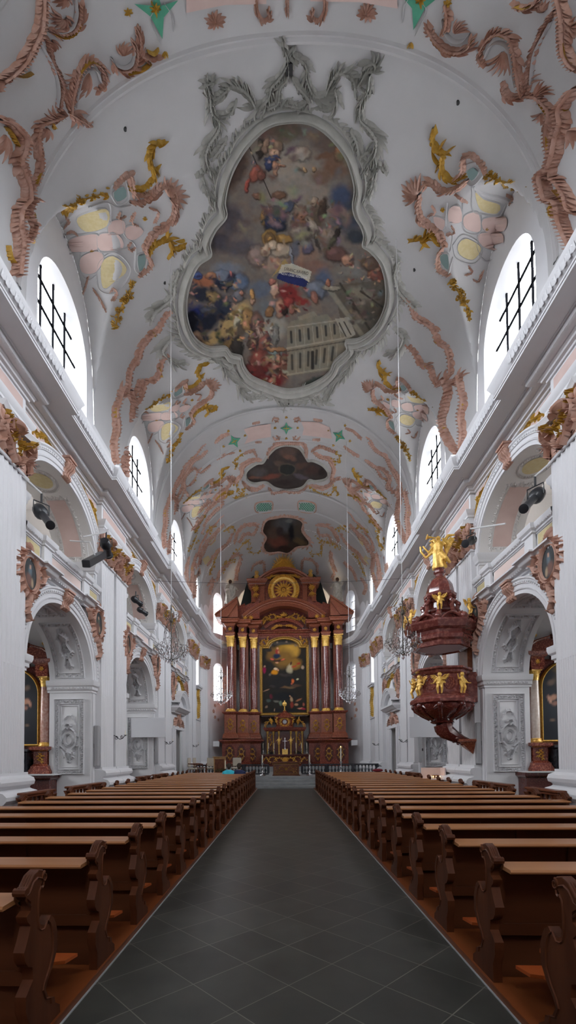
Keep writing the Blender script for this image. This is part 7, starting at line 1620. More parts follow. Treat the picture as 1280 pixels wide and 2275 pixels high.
# ------------------------------------------------------------------ side altars in the chapels
def side_altar(s, i, colm, lab):
    yb = BAYS[i]+2.28; xc = s*8.35; t = thing('side_altar', lab, 'altar', (xc, yb, 0), 0); L0 = np.array([xc, yb, 0])
    def P(mb, name, m, smooth=False, angle=35): return mb.build(name, m, t, smooth=smooth, angle=angle)
    # all coordinates local: x across, y 0 at the wall going negative towards the viewer
    mb = MB(); molded(mb, -1.75, 1.62, -1.0, -.02, [(0, 0), (0, .95), (.04, .98), (.08, 1.02), (.08, 1.10), (0, 1.11)]); P(mb, 'mensa', 'red_marble_dark')
    mb = MB(); mb.box(-.95, .95, -1.02, -1.005, .15, .88); P(mb, 'black_front_panel', 'black_marble'); mb = MB(); mb.tube([(-.98, -1.03, .12), (.98, -1.03, .12), (.98, -1.03, .91), (-.98, -1.03, .91)], .016, 6, True); P(mb, 'gilded_edge', 'gold_dark')
    mb = MB(); mb.box(-1.78, 1.78, -1.12, -.02, 1.10, 1.13); P(mb, 'altar_slab', 'stucco_white')
    mb = MB(); mb.box(-1.6, 1.6, -.12, 0, 1.11, 4.4); P(mb, 'back_wall', 'red_marble_dark')
    for sg in (-1, 1):
        x = sg*1.15
        mb = MB(); molded(mb, x-.2, x+.2, -.62, -.05, [(.12, 1.12), (.12, 1.2), (.07, 1.3), (.06, 1.36), (0, 1.42), (0, 1.78), (.04, 1.8), (.10, 1.84), (.10, 1.93), (0, 1.94)]); P(mb, 'pedestal', 'red_marble', True, 30)
        for dx, dy in ((0, -.625), ): R = Relief(plane_map(dy), .02); R.scroll_c([(x-.05, 1.74), (x+.05, 1.66), (x-.05, 1.56), (x+.04, 1.48)], .05, 1, .06, .04, both=True, comb_step=.045); R.scroll_c([(x+.05, 1.74), (x-.05, 1.66), (x+.05, 1.56)], .05, -1, .05, .04, both=True, comb_step=.045); R.build('gilded_mount', 'gold', t)
        column(t, (x, -.40), .115, 1.94, 4.02, colm, base_h=.12, cap_h=.30)
        mb = MB(); molded(mb, x-.17, x+.17, -.58, -.05, [(0, 4.02), (0, 4.12), (.02, 4.13), (.02, 4.36), (.05, 4.38), (.12, 4.44), (.14, 4.52), (0, 4.53)]); P(mb, 'entablature', 'red_marble', True, 30)
        R = Relief(plane_map(-.60), .02); R.fan((x, 4.24), 0, 5.8, 8, 0, .08, .05, .05); R.build('gilded_rosette', 'gold', t)
        mb = MB(); mb.prism([(x+sg*.3, 4.53), (x+sg*.3, 4.62), (x+sg*.05, 4.80), (x-sg*.3, 4.90), (x-sg*.42, 4.86), (x-sg*.42, 4.53)], -.62, -.05, 'y'); mb.tube([(x+sg*.33, -.64, 4.62), (x+sg*.05, -.64, 4.83), (x-sg*.32, -.64, 4.94)], .035, 6); P(mb, 'curved_pediment', 'red_marble', True, 30)
        mb = MB(); mb.lathe([(.09, 0), (.10, .03), (.04, .06), (.05, .10), (.13, .16), (.14, .2), (.07, .25), (.05, .3), (.08, .36), (.06, .42), (.02, .5)], (x+sg*.02, -.35, 4.86), 12); P(mb, 'gilded_urn', 'gold', True)
    mb = MB(); n = 16; arc_band(mb, .55, 4.95, .25, [(0, -.1), (0, -.5), (.08, -.55), (.14, -.55), (.16, -.1)]); mb.box(-.5, .5, -.45, -.05, 4.4, 4.96); P(mb, 'upper_pediment', 'red_marble', True, 30)
    w_ = .82; zt = 3.55
    I = [(-w_, 2.02), (w_, 2.02)]+[(w_*math.cos(a), zt+w_*.92*math.sin(a)) for a in np.linspace(0, PI, 24)]; k = .07; w2 = w_+k
    O = [(-w2, 2.02-k), (w2, 2.02-k)]+[(w2*math.cos(a), zt+w2*.92*math.sin(a)) for a in np.linspace(0, PI, 24)]
    mb = MB(); pr = [(0, -.13), (.1, -.22), (.5, -.24), (.9, -.20), (1, -.12)]; rings = [[(a[0]+(b[0]-a[0])*q, y, a[1]+(b[1]-a[1])*q) for q, y in pr] for a, b in zip(I, O)]; rings.append(rings[0]); mb.loft(rings, False); P(mb, 'gilded_frame', 'gold', True)
    q = -s; ops = [('e', 0, 4.1, .5, .25, 0, (120, 100, 56), .8), ('e', -.2, 3.8, .3, .3, .3, (70, 62, 56), .8), ('e', .45*q*-1, 3.4, .18, .3, 0, (70, 66, 62), .7), ('e', .5*q, 3.72, .16, .12, .4, (92, 74, 64), .6), ('e', .45*q, 3.3, .14, .10, 0, (150, 104, 80), .5), ('e', .55*q, 3.25, .06, .16, .4, (160, 112, 90), .5), ('e', .4*q, 3.12, .12, .08, 0, (120, 80, 66), .5), ('e', -.1, 2.8, .3, .4, 0, (50, 46, 50), .8), ('e', 0, 2.5, .5, .2, 0, (34, 36, 40), .8), ('e', .5*q, 2.6, .1, .06, 0, (96, 76, 62), .6)]
    canvas('painting_canvas', I, .04, lambda X, Y: paint(X, Y, (32, 34, 40), ops, .06, 1.6, 1.5), lambda uv: np.stack([uv[:, 0], np.full(len(uv), -.14), uv[:, 1]], 1), t, 'oil_painting')
    # dark carved reliquary standing on the altar
    r = thing('carved_reliquary', 'black carved reliquary with twisted columns on the side altar of the %s chapel, %s side' % (ORD[i-1], WS[s]), 'reliquary', (xc-s*-.0+s*-.45, yb-.6, 1.13))
    mb = MB(); molded(mb, -.36, .36, -.15, .2, [(.04, 0), (.04, .06), (0, .1), (0, .62), (.05, .66), (.05, .72), (0, .73)]); mb.build('case', 'black_marble', r)
    mb = MB()
    for x in (-.28, -.1, .1, .28): mb.lathe([(.04, .12), (.03, .16), (.045, .26), (.025, .36), (.04, .48), (.03, .56), (.045, .6)], (x, -.19, 0), 8)
    mb.build('turned_columns', 'black_metal', r, smooth=True)
    for x in (-.9, .9):
        if i == 1: candlestick('dark side-altar candlestick on the %s end of the mensa in the %s chapel, %s side' % ('left' if x < 0 else 'right', ORD[i-1], WS[s]), (xc+x*.7, yb-.75, 1.13), .3, .25, None, .8)
    return t
for s in (-1, 1):
    for i in (1, 2): side_altar(s, i, 'pink_marble' if s < 0 else 'cream_marble', 'red marble side altar with arched painting in the %s chapel on the %s' % (ORD[i-1], WS[s]))
# ------------------------------------------------------------------ doorways of the chancel
for s in (-1, 1):
    t = thing('stucco_door_surround', 'white doorway frame with a curved pediment and salmon scrolls in the %s chancel wall' % WS[s], 'door surround', (s*A, 23.95, .54)); xf = lambda mb: mb.xform(lambda x, y, z: (x-s*A, y-23.95, z-.54))
    mb = MB()
    for y in (23.12, 24.78): mb.box(*sorted((s*A, s*(A-.10))), y-.16, y+.16, .54, 3.15); mb.box(*sorted((s*A, s*(A-.06))), y-.34, y+.34, .54, 3.05)
    mb.box(*sorted((s*A, s*(A-.12))), 22.9, 25.0, 3.02, 3.2); xf(mb); mb.build('jambs', 'stucco_white', t)
    mb = MB(); pr = [(0, 3.85), (.10, 3.86), (.12, 3.92), (.25, 3.98), (.30, 4.05), (.38, 4.10), (.38, 4.18), (0, 4.2)]
    rings = []
    for (dx, dy, yy) in ((0, -1, 22.75), (1, -1, 22.75), (1, 1, 25.15), (0, 1, 25.15)): rings.append([(s*(A-dx*o-.05*dx), yy+dy*o*.5, z) for o, z in pr])
    mb.loft(rings, False); xf(mb); mb.build('cornice', 'stucco_white', t, smooth=True, angle=30)
    mb = MB(); rings = []
    for k in range(21):
        q = -1+2*k/20; y = 23.95+1.25*q; z = 4.15+.75*(1-abs(q)**2.2); rings.append([(s*(A-o), y, z+w) for w, o in ((-.12, 0), (-.1, .3), (0, .34), (.06, .40), (.12, .40), (.15, .44), (.2, .44), (.22, 0))])
    mb.loft(rings, False); mb.prism([(22.8+2.3*k/16, 4.15+.70*(1-abs(-1+2*k/16)**2.2)) for k in range(17)], *sorted((s*A, s*(A-.12))), 'x'); xf(mb); mb.build('curved_pediment', 'stucco_white', t, smooth=True, angle=30)
    L0 = np.array([s*A, 23.95, .54]); R = Relief(xplane_map(s*(A-.03), s), .03)
    for sg in (-1, 1): R.scroll_c([(23.95+sg*.1, 3.3), (23.95+sg*.4, 3.55), (23.95+sg*.75, 3.45), (23.95+sg*.9, 3.2)], .10, sg, .14, .12, both=True, comb_step=.10)
    R.scroll_c([(23.95, 3.15), (23.9, 3.5), (24.0, 3.85)], .12, 1, .16, .12, both=True, comb_step=.1); R.build('salmon_scrolls', 'salmon', t, L0)
    R = Relief(xplane_map(s*(A-.05), s), .03)
    for sg in (-1, 1): R.scroll_c([(23.95+sg*.2, 5.7), (23.95+sg*.7, 5.55), (23.95+sg*1.0, 5.1), (23.95+sg*1.05, 4.85)], .12, sg, .18, .10, both=True, comb_step=.11)
    R.fan((23.95, 5.65), .3, 2.8, 7, 0, .3, .12, .1); R.build('gilded_scrolls', 'ochre', t, L0)
    mb = MB(); mb.lathe([(.32, 4.95), (.36, 5.0), (.34, 5.05), (.2, 5.3), (.1, 5.5), (.02, 5.55)], (s*(A-.1), 23.95, 0), 12, sx=.4); xf(mb); mb.build('shell_bust', 'stucco_white', t, smooth=True)
    # carved console over the chancel corner
    t = orn('gilded and salmon carved drop on the %s wall below the tall chancel window' % WS[s], 'stucco ornament', 'carved_drop', (s*A, 29.5, 5.5)); L0 = np.array([s*A, 29.5, 5.5]); R = Relief(xplane_map(s*A, s), .03)
    R.scroll_c([(29.5, 6.1), (29.35, 5.6), (29.6, 5.1), (29.45, 4.6), (29.5, 4.2)], .14, 1, .16, .14, both=True, comb_step=.1); R.build('scrollwork', 'ochre', t, L0); mb = MB(); mb.box(*sorted((0, -s*.25)), -.7, .7, .62, .72); mb.box(*sorted((0, -s*.18)), -.6, .6, .5, .62); mb.build('ledge', 'stucco_white', t)
    mb = MB(); mb.box(*sorted((s*A, s*(A-.06))), 28.6, 30.5, 4.0, 4.08); trim(mb, 'stucco_white')
# painted rosette fields in the apse
for s in (-1, 1):
    t = orn('stucco field with oval rosettes under the %s lower apse window' % WS[s], 'stucco panel', 'rosette_field'); p = math.radians(30); cx_, cy_ = -A*math.cos(p)*.995, YA+BA*math.sin(p)*.995
    u = Vector((.48, .877, 0)); n_ = Vector((.877, -.48, 0))
    def fm(uv, s=s): uv = np.asarray(uv, float); P = np.array([[-s*(cx_+u.x*a)*1., cy_+u.y*a, z] for a, z in uv]); P[:, 0] = np.abs(P[:, 0])*s; N_ = np.tile([-s*n_.x, n_.y, 0.], (len(uv), 1)); return P+N_*.03, N_
    R = Relief(fm, .03); R.field([(.28*math.cos(a), 4.9+.36*math.sin(a)) for a in np.linspace(0, 2*PI, 20)[:-1]], .012, 1); R.build('oval', 'pale_pink', t)
    R = Relief(fm, .03)
    for k in range(8): a = k*PI/4; R.fan((.52*math.cos(a), 4.9+.6*math.sin(a)), a, a+5.6, 7, 0, .17, .1, .05)
    R.build('rosettes', 'salmon', t)
# ------------------------------------------------------------------ pulpit
def zp(y, Y=13.4): return float(onY(985, y, Y)[2])
PX, PY = 4.66, 13.62
PU = thing('pulpit', 'red marble pulpit with gilded figures hanging on the right wall under its canopy', 'pulpit', (PX, PY, 2.0))
def pp(mb, name, m, parent, c, smooth=False, angle=35): mb.xform(lambda x, y, z: (x-c[0], y-c[1], z-c[2])); return mb.build(name, m, parent, smooth=smooth, angle=angle)
pc = (PX, PY, 2.0)
def octo(mb, prof, r0=0): mb.lathe(prof, (PX, PY, 0), 8, a0=PI/8, a1=2*PI+PI/8); return mb
mb = MB(); octo(mb, [(.72, zp(1546)), (.74, zp(1544)), (.70, zp(1540)), (.70, zp(1502)), (.74, zp(1500)), (.76, zp(1498)), (.78, zp(1494)), (.86, zp(1491)), (.86, zp(1487)), (.70, zp(1486))]); pp(mb, 'parapet', 'mauve_marble', PU, pc)
mb = MB(); octo(mb, [(.55, zp(1568)), (.80, zp(1566)), (.90, zp(1562)), (.92, zp(1556)), (.88, zp(1551)), (.80, zp(1549)), (.76, zp(1545)), (.70, zp(1544))]); pp(mb, 'base_moulding', 'mauve_marble', PU, pc, True, 30)
mb = MB(); rings = []
for r_, z in ((.80, zp(1566)), (.78, zp(1574)), (.66, zp(1584)), (.5, zp(1592)), (.36, zp(1597)), (.30, zp(1601)), (.34, zp(1604)), (.26, zp(1607))):
    rings.append([(PX+r_*(1+.06*math.cos(8*a))*math.cos(a), PY+r_*(1+.06*math.cos(8*a))*math.sin(a), z) for a in np.linspace(0, 2*PI, 49)[:-1]])
mb.loft(rings, True, True, True); pp(mb, 'bowl', 'red_marble_dark', PU, pc, True, 50)
mb = MB()
for k in range(8):
    a = k*PI/4+PI/8
    limb(mb, [(PX+.80*math.cos(a), PY+.80*math.sin(a), zp(1564)), (PX+.76*math.cos(a), PY+.76*math.sin(a), zp(1576)), (PX+.55*math.cos(a), PY+.55*math.sin(a), zp(1588)), (PX+.35*math.cos(a), PY+.35*math.sin(a), zp(1597))], .075, .05); mb.ball((PX+.80*math.cos(a), PY+.80*math.sin(a), zp(1568)), .09)
    b = a+PI/8; P_ = [(PX+r_*math.cos(b+q), PY+r_*math.sin(b+q), z) for r_, q, z in ((.76, -.35, zp(1568)), (.74, -.15, zp(1575)), (.74, .15, zp(1575)), (.76, .35, zp(1568)))]; limb(mb, P_, .05, .05)
pp(mb, 'festoons_and_scrolls', 'red_marble_dark', PU, pc, True)
mb = MB(); pts = [(PX, PY, zp(1606)), (PX+.05, PY, zp(1616)), (PX+.12, PY+.0, zp(1626)), (PX+.35, PY, zp(1636)), (PX+.55, PY, zp(1644)), (PX+.70, PY, zp(1650))]
mb.tube(pts, [.26, .28, .24, .18, .14, .14], 10)
for k in range(16): q = k/15; i_ = min(4, int(q*5)); f = q*5-i_; p = Vector(pts[i_]).lerp(Vector(pts[i_+1]), f); mb.ball((p.x-.06+.1*math.sin(k*2.2), p.y+.16*math.cos(k*2.4), p.z-.06), .085-.03*q)
pp(mb, 'scroll_console', 'red_marble_dark', PU, pc, True)
mb = MB(); xw = A-.18; z1 = zp(1649); mb.add([(xw, PY-.2, z1), (xw, PY+.2, z1), (PX+.45, PY+.2, z1), (PX+.45, PY-.2, z1), (xw, PY, zp(1676))], [(0, 1, 2, 3), (0, 4, 1), (1, 4, 2), (2, 4, 3), (3, 4, 0)]); molded(mb, PX+.42, xw, PY-.22, PY+.22, [(0, z1), (.04, z1+.03), (.04, z1+.07), (0, z1+.09)]); pp(mb, 'wall_bracket', 'red_marble_rough', PU, pc)
mb = MB(); mb.box(PX+.4, A-.10, PY-.2, PY+.45, zp(1560), zp(1492)-.02); pp(mb, 'wall_link', 'mauve_marble', PU, pc)
mb = MB(); mb.box(A-.30, A-.15, PY-.02, PY+.62, 3.3, 4.85); pp(mb, 'door_recess', 'dark_wood', PU, pc)
for k in range(8):   # oval fields on the parapet faces
    a = k*PI/4; mb = MB(); mb.lathe([(.001, .012), (.9, .012), (1, 0)], (0, 0, 0), 20, sx=.17, sy=.19, cap=False)
    r_ = .70*math.cos(PI/8)+.002; mb.xform(lambda x, y, z: (r_+z, x, y)); ca, sa = math.cos(a), math.sin(a); mb.xform(lambda x, y, z: (PX+x*ca-y*sa, PY+x*sa+y*ca, z+zp(1522))); pp(mb, 'oval_field', 'red_marble', PU, pc)
PG = 'gilded figures around the pulpit body'
for k, (a, nm) in enumerate(((-PI/2-PI/8, 'facing the nave entrance, middle of the pulpit body'), (-PI/2+PI/8, 'nearest the wall on the pulpit body'), (PI+PI/8, 'at the aisle corner of the pulpit body'), (PI-PI/8, 'outermost to the left on the pulpit body'))):
    putto('gilded_cherub', 'gilded cherub '+nm, (PX+.80*math.cos(a), PY+.80*math.sin(a), zp(1546)), a+PI/2, .60, 'gold', k != 1, (1, -1, 2, 1)[k], group=PG)
CN = thing('pulpit_canopy', 'red marble pulpit sounding board crowned by a dome and small gilded figures', 'canopy', (PX, PY, 4.8)); cc_ = (PX, PY, 4.8)
mb = MB(); octo(mb, [(.60, zp(1436)), (.74, zp(1441)), (.80, zp(1440)), (.80, zp(1430)), (.88, zp(1426)), (.88, zp(1418)), (.84, zp(1414)), (.86, zp(1408)), (.98, zp(1404)), (1.02, zp(1398)), (1.06, zp(1392)), (1.06, zp(1388)), (.7, zp(1386))]); pp(mb, 'cornice', 'mauve_marble', CN, cc_, False)
mb = MB(); mb.lathe([(.01, zp(1438)), (.66, zp(1438))], (PX, PY, 0), 8, a0=PI/8, a1=2*PI+PI/8, cap=False); pp(mb, 'soffit', 'stucco_white', CN, cc_)
mb = MB()
for k in range(8):
    a = k*PI/4; c0 = (PX+.86*math.cos(a), PY+.86*math.sin(a)); n0 = len(mb.v); arc_band(mb, .26, zp(1390), .16, [(0, .06), (0, -.06), (.03, -.09), (.06, -.09), (.07, .06)], 10)
    ca, sa = math.cos(a+PI/2), math.sin(a+PI/2); mb.xform(lambda x, y, z: (c0[0]+x*ca-y*sa, c0[1]+x*sa+y*ca, z), n0)
pp(mb, 'small_pediments', 'mauve_marble', CN, cc_, True)
mb = MB(); octo(mb, [(.62, zp(1388)), (.52, zp(1378)), (.46, zp(1368)), (.40, zp(1362)), (.44, zp(1358)), (.44, zp(1354)), (.36, zp(1350)), (.33, zp(1338)), (.36, zp(1334)), (.38, zp(1330)), (.30, zp(1328)), (.28, zp(1322))]); pp(mb, 'stepped_tier', 'red_marble_dark', CN, cc_, True, 30)
mb = MB()
for k in range(8):
    a = k*PI/4+PI/8; ca, sa = math.cos(a), math.sin(a)
    limb(mb, [(PX+r_*ca, PY+r_*sa, z) for r_, z in ((.92, zp(1386)), (.84, zp(1376)), (.66, zp(1376)), (.54, zp(1366)), (.46, zp(1352)), (.50, zp(1342)), (.42, zp(1334)))], .09, .06); mb.ball((PX+.92*ca, PY+.92*sa, zp(1382)), .11); mb.ball((PX+.5*ca, PY+.5*sa, zp(1342)), .08)
    mb.lathe([(.06, 0), (.07, .03), (.03, .07), (.06, .13), (.03, .2), (.02, .24)], (PX+.40*ca, PY+.40*sa, zp(1336)), 8)
pp(mb, 'volutes', 'mauve_marble', CN, cc_, True)
mb = MB(); octo(mb, [(.34, zp(1329)), (.40, zp(1326)), (.46, zp(1322)), (.47, zp(1317)), (.40, zp(1314)), (.385, zp(1306)), (.35, zp(1295)), (.28, zp(1286)), (.18, zp(1279)), (.13, zp(1275)), (.12, zp(1270)), (.17, zp(1267)), (.17, zp(1263)), (.12, zp(1260)), (.15, zp(1257)), (.05, zp(1256))]); pp(mb, 'dome', 'mauve_marble', CN, cc_, True, 28)
for k, (a, r_, z_, nm) in enumerate(((PI+.3, .98, 1388, 'at the left tip of the pulpit canopy'), (PI-.35, 1.0, 1388, 'far left on the pulpit canopy, behind another'), (-PI/2-.35, .60, 1362, 'in the middle of the pulpit canopy'), (-.9, .90, 1380, 'with outstretched arm at the wall end of the pulpit canopy'))):
    putto('gilded_cherub', 'gilded winged cherub '+nm, (PX+r_*math.cos(a), PY+r_*math.sin(a), zp(z_)), a+PI/2, .44 if k < 2 else .50, 'gold', True, (1, -1, 2, -1)[k], group='gilded cherubs on the pulpit canopy')
AN = thing('gilded_angel', 'gilded angel blowing a trumpet on top of the pulpit canopy', 'angel', (PX, PY, zp(1257)), -.45)
mb = MB(); robed(mb, .98, 1, -.06, .15, .22); mb.ball((-.02, -.02, .915), .075); limb(mb, [(.12, 0, .76), (.26, -.05, .68), (.12, -.2, .82)], .055, .03); limb(mb, [(-.12, 0, .76), (-.3, -.02, .55), (-.46, -.02, .78)], .055, .03); limb(mb, [(-.1, .0, .6), (-.38, .02, .42), (-.52, .0, .62), (-.54, .0, .80)], .05, .03)
limb(mb, [(.05, -.05, .45), (.2, -.1, .25), (.3, 0, .12)], .09, .04); fused(mb, 'robed_body', 'gold', AN, .018)
mb = MB(); wing(mb, (.08, .10, .78), (.42, .2, 1.02), (0, 0, 1), .34, 11); mb.build('wing', 'gold', AN, smooth=True); mb = MB(); wing(mb, (-.05, .10, .78), (-.3, .26, 1.0), (0, 0, 1), .3, 9); mb.build('wing', 'gold', AN, smooth=True)
mb = MB(); mb.tube([(.0, -.09, .90), (-.14, -.14, .92), (-.28, -.18, .95), (-.32, -.2, .96)], [.012, .018, .04, .085], 10); mb.build('trumpet', 'gold', AN, smooth=True)
# ------------------------------------------------------------------ chandeliers
def chandelier():
    t = thing('crystal_chandelier', None, 'chandelier')
    mb = MB(); limb(mb, [(0, 0, 1.72), (0, 0, .12)], .018, .018)
    for z, r_ in ((.12, .05), (.35, .035), (1.25, .05), (1.6, .03)): mb.ball((0, 0, z), r_)
    for k in range(12):
        a = k*PI/6; ca, sa = math.cos(a), math.sin(a)
        mb.tube([(r_*ca, r_*sa, z) for r_, z in ((.03, .12), (.16, .16), (.30, .26), (.40, .42), (.46, .50), (.50, .48))], .006, 5)
        if k % 2 == 0:
            mb.tube([(r_*ca, r_*sa, z) for r_, z in ((.46, .50), (.38, .58), (.28, .55), (.22, .70), (.20, .95), (.15, 1.1), (.05, 1.24))], .0065, 5)
            mb.tube([(r_*ca, r_*sa, z) for r_, z in ((.04, 1.26), (.12, 1.34), (.22, 1.42), (.20, 1.5), (.16, 1.48))], .0065, 5)
            mb.tube([(r_*ca, r_*sa, z) for r_, z in ((.30, .26), (.34, .36), (.28, .44), (.24, .38))], .006, 5)
    mb.build('bronze_frame', 'bronze', t, smooth=True)
    mb = MB()
    for k in range(12): a = k*PI/6; mb.lathe([(.010, 0), (.026, .008), (.022, .03), (.009, .032), (.009, .15), (.002, .155)], (.485*math.cos(a), .485*math.sin(a), .49), 6)
    mb.build('candle_cups', 'cable_white', t, smooth=True)
    mb = MB(); r2 = np.random.default_rng(5)
    def drop(x, y, z, h_): mb.add([(x, y, z), (x+h_*.3, y, z-h_*.55), (x, y+h_*.3, z-h_*.55), (x-h_*.3, y, z-h_*.55), (x, y-h_*.3, z-h_*.55), (x, y, z-h_)], [(0, 1, 2), (0, 2, 3), (0, 3, 4), (0, 4, 1), (5, 2, 1), (5, 3, 2), (5, 4, 3), (5, 1, 4)])
    for r_, z, n_, h_ in ((.50, .46, 24, .08), (.44, .38, 22, .075), (.36, .28, 20, .075), (.27, .20, 16, .08), (.16, .13, 10, .08), (.46, .54, 18, .06), (.30, .56, 14, .07), (.22, .75, 10, .07), (.20, .95, 10, .06), (.14, 1.12, 8, .06), (.22, 1.42, 12, .07), (.14, 1.34, 8, .06), (.08, 1.55, 6, .06), (.38, .48, 18, .06), (.30, .40, 14, .06), (.2, .35, 10, .07), (.12, .55, 8, .07), (.10, .8, 6, .06)):
        for k in range(n_): a = k*2*PI/n_+r2.uniform(-.1, .1); drop(r_*math.cos(a), r_*math.sin(a), z+r2.uniform(-.02, .02), h_*r2.uniform(.8, 1.3))
    drop(0, 0, .10, .16); mb.build('crystal_drops', 'crystal', t)['kind'] = 'stuff'
    return t
ch0 = chandelier(); first = True
for s, X_, Y_, zb in ((-1, -3.26, 12.9, 4.27), (1, 3.30, 12.7, 4.30), (-1, -2.98, 21.2, 4.05), (1, 3.02, 21.2, 4.05)):
    o = ch0 if first else copy_tree(ch0); first = False; o.location = (X_, Y_, zb)
    o['label'] = '%s crystal chandelier with candle arms hanging on the %s of the nave' % ('large near' if Y_ < 15 else 'farther, smaller looking', WS[s]); o['group'] = 'crystal chandeliers'
    zt = float(vz(np.array([X_]), np.array([Y_]))[0])-.01
    c = thing('suspension_cable', 'thin pale cable from the vault down to the %s chandelier on the %s' % ('near' if Y_ < 15 else 'far', WS[s]), 'cable', (X_, Y_, zb+1.72)); mb = MB(); mb.tube([(0, 0, 0), (0, 0, (zt-zb-1.72)/2), (0, 0, zt-zb-1.72)], .009, 6); mb.build('cable', 'cable_white', c)
# ------------------------------------------------------------------ stage lights, loudspeakers, screens, sconces
def spot(label, loc, tgt, long=True, arm=None, sz=1.):
    t = thing('stage_spotlight', label, 'spotlight', loc); d = (Vector(tgt)-Vector(loc)).normalized(); L_ = (.55 if long else .28)*sz
    q = d.to_track_quat('Z', 'Y'); mb = MB(); r = .075*sz if long else .11*sz
    mb.lathe([(.11*sz, -.22*sz), (.14*sz, -.16*sz), (.15*sz, -.02), (.12*sz, .04), (r, .08), (r, L_), (r*1.2, L_+.01), (r*1.25, L_+.06), (r*.9, L_+.065)], n=14); mb.xform(lambda x, y, z: tuple(q @ Vector((x, y, z)))); mb.build('lamp_housing', 'black_metal', t, smooth=True, angle=40)
    mb = MB(); sd = d.cross(Vector((0, 0, 1))).normalized()*.16*sz; mb.tube([sd, sd+Vector((0, 0, .22*sz)), -sd+Vector((0, 0, .22*sz)), -sd], .014, 6); mb.tube([(0, 0, .22*sz), (0, 0, .42*sz)], .022, 6); mb.build('yoke', 'black_metal', t)
    if arm: mb = MB(); a = Vector(arm)-Vector(loc); mb.tube([(0, 0, .42*sz), (a.x, a.y, a.z)], .022, 6); mb.build('mounting_bar', 'cable_white', t)
    return t
def aX(px, py, X): return tuple(onX(px, py, X))
p = aX(92, 1140, -5.35); spot('long black stage spotlight on a white bar under the first upper arch on the left', p, tuple(onX(126, 1186, -4.75)), True, (-5.75, p[1]-.75, p[2]+.75), 1.05)
p = aX(1190, 1104, 5.35); spot('long black stage spotlight on a white bar under the first upper arch on the right', p, tuple(onX(1150, 1144, 4.75)), True, (5.75, p[1]-.7, p[2]+.7), 1.05)
p = aX(236, 1214, -5.1); t = spot('round black stage light directly above the long tilted black box on the left', p, (p[0]-.2, p[1]+1.2, p[2]-.5), False, (-5.6, p[1]-.4, p[2]+.1), 1.0)
p = aX(211, 1242, -5.1); t = thing('loudspeaker_bar', 'long black box hanging tilted beside the second pair of pilasters on the left', 'loudspeaker', p); mb = MB(); mb.bbox(-.10, .10, -.92, .92, -.09, .09, .015); d = (Vector(onX(238, 1226, -5.25))-Vector(onX(182, 1256, -4.95))); e = d.to_track_quat('Y', 'Z'); mb.xform(lambda x, y, z: tuple(e @ Vector((x, y, z)))); mb.build('housing', 'black_metal', t)
mb = MB(); mb.tube([(0, 0, .1), (-.1, -.1, .42), (-.6, -.2, .42)], .02, 6); mb.tube([(-.12, -.12, .0), (-.14, -.2, .35), (-.3, -.15, .45)], .008, 5); mb.build('mounting_bar', 'cable_white', t)
p = aX(302, 1334, -5.45); spot('small black stage light on the second gallery parapet on the left, the upper one', p, (p[0]+.4, p[1]+1, p[2]-.2), False, None, .8)
p = aX(314, 1357, -5.35); spot('small black stage light on the second gallery parapet on the left, the lower one', p, (p[0]+.6, p[1]+.8, p[2]-.3), False, None, .7)
p = aX(1046, 1202, 5.1); spot('small black stage light on a white bar beside the pulpit angel', p, (p[0]-.6, p[1]-.4, p[2]-.4), False, (5.6, p[1]-.9, p[2]), .8)
def col_speaker(s, px_, y0_, y1_, lab):
    X = s*(A-.12); a = onX(px_, y0_, X); b = onX(px_, y1_, X); t = thing('column_loudspeaker', lab, 'loudspeaker', (X, float(b[1]), float(b[2]))); h = float(a[2]-b[2])
    mb = MB(); mb.bbox(-.06, .06, -.07, .07, 0, h, .012); mb.build('housing', 'grey_metal', t); mb = MB(); mb.box(*sorted((-s*.061, -s*.067)), -.05, .05, .03, h-.03); mb.build('grille', 'grey_metal', t); mb = MB(); mb.box(*sorted((s*.05, s*.12)), -.03, .03, h*.45, h*.55); mb.build('wall_mount', 'iron', t)
col_speaker(-1, 215, 1612, 1702, 'narrow grey column loudspeaker beside the first chapel arch on the left'); col_speaker(1, 1064, 1605, 1697, 'narrow grey column loudspeaker beside the first chapel arch on the right'); col_speaker(-1, 347, 1637, 1696, 'narrow grey column loudspeaker under the left screen'); col_speaker(1, 934, 1637, 1694, 'narrow grey column loudspeaker under the right screen')
for s, (a, b) in ((-1, ((292, 1595), (367, 1638))), (1, ((909, 1593), (991, 1638)))):
    Y_ = 19.1; p0 = onY(*a, Y_); p1 = onY(*b, Y_); xs_ = sorted((float(p0[0]), float(p1[0]))); zs_ = sorted((float(p0[2]), float(p1[2]))); t = thing('projection_screen', 'plain pale grey board facing the congregation on the %s, before the third pilaster pair' % WS[s], 'screen', ((xs_[0]+xs_[1])/2, Y_, zs_[0]))
    w = (xs_[1]-xs_[0])/2; mb = MB(); mb.bbox(-w, w, -.03, .03, 0, zs_[1]-zs_[0], .008); mb.build('board', 'screen_board', t); mb = MB(); q = s*(w-.75); mb.box(min(q, q)-.03, q+.03, -.0, .5, .3, .36); mb.build('wall_arm', 'grey_metal', t)
    mb = MB()
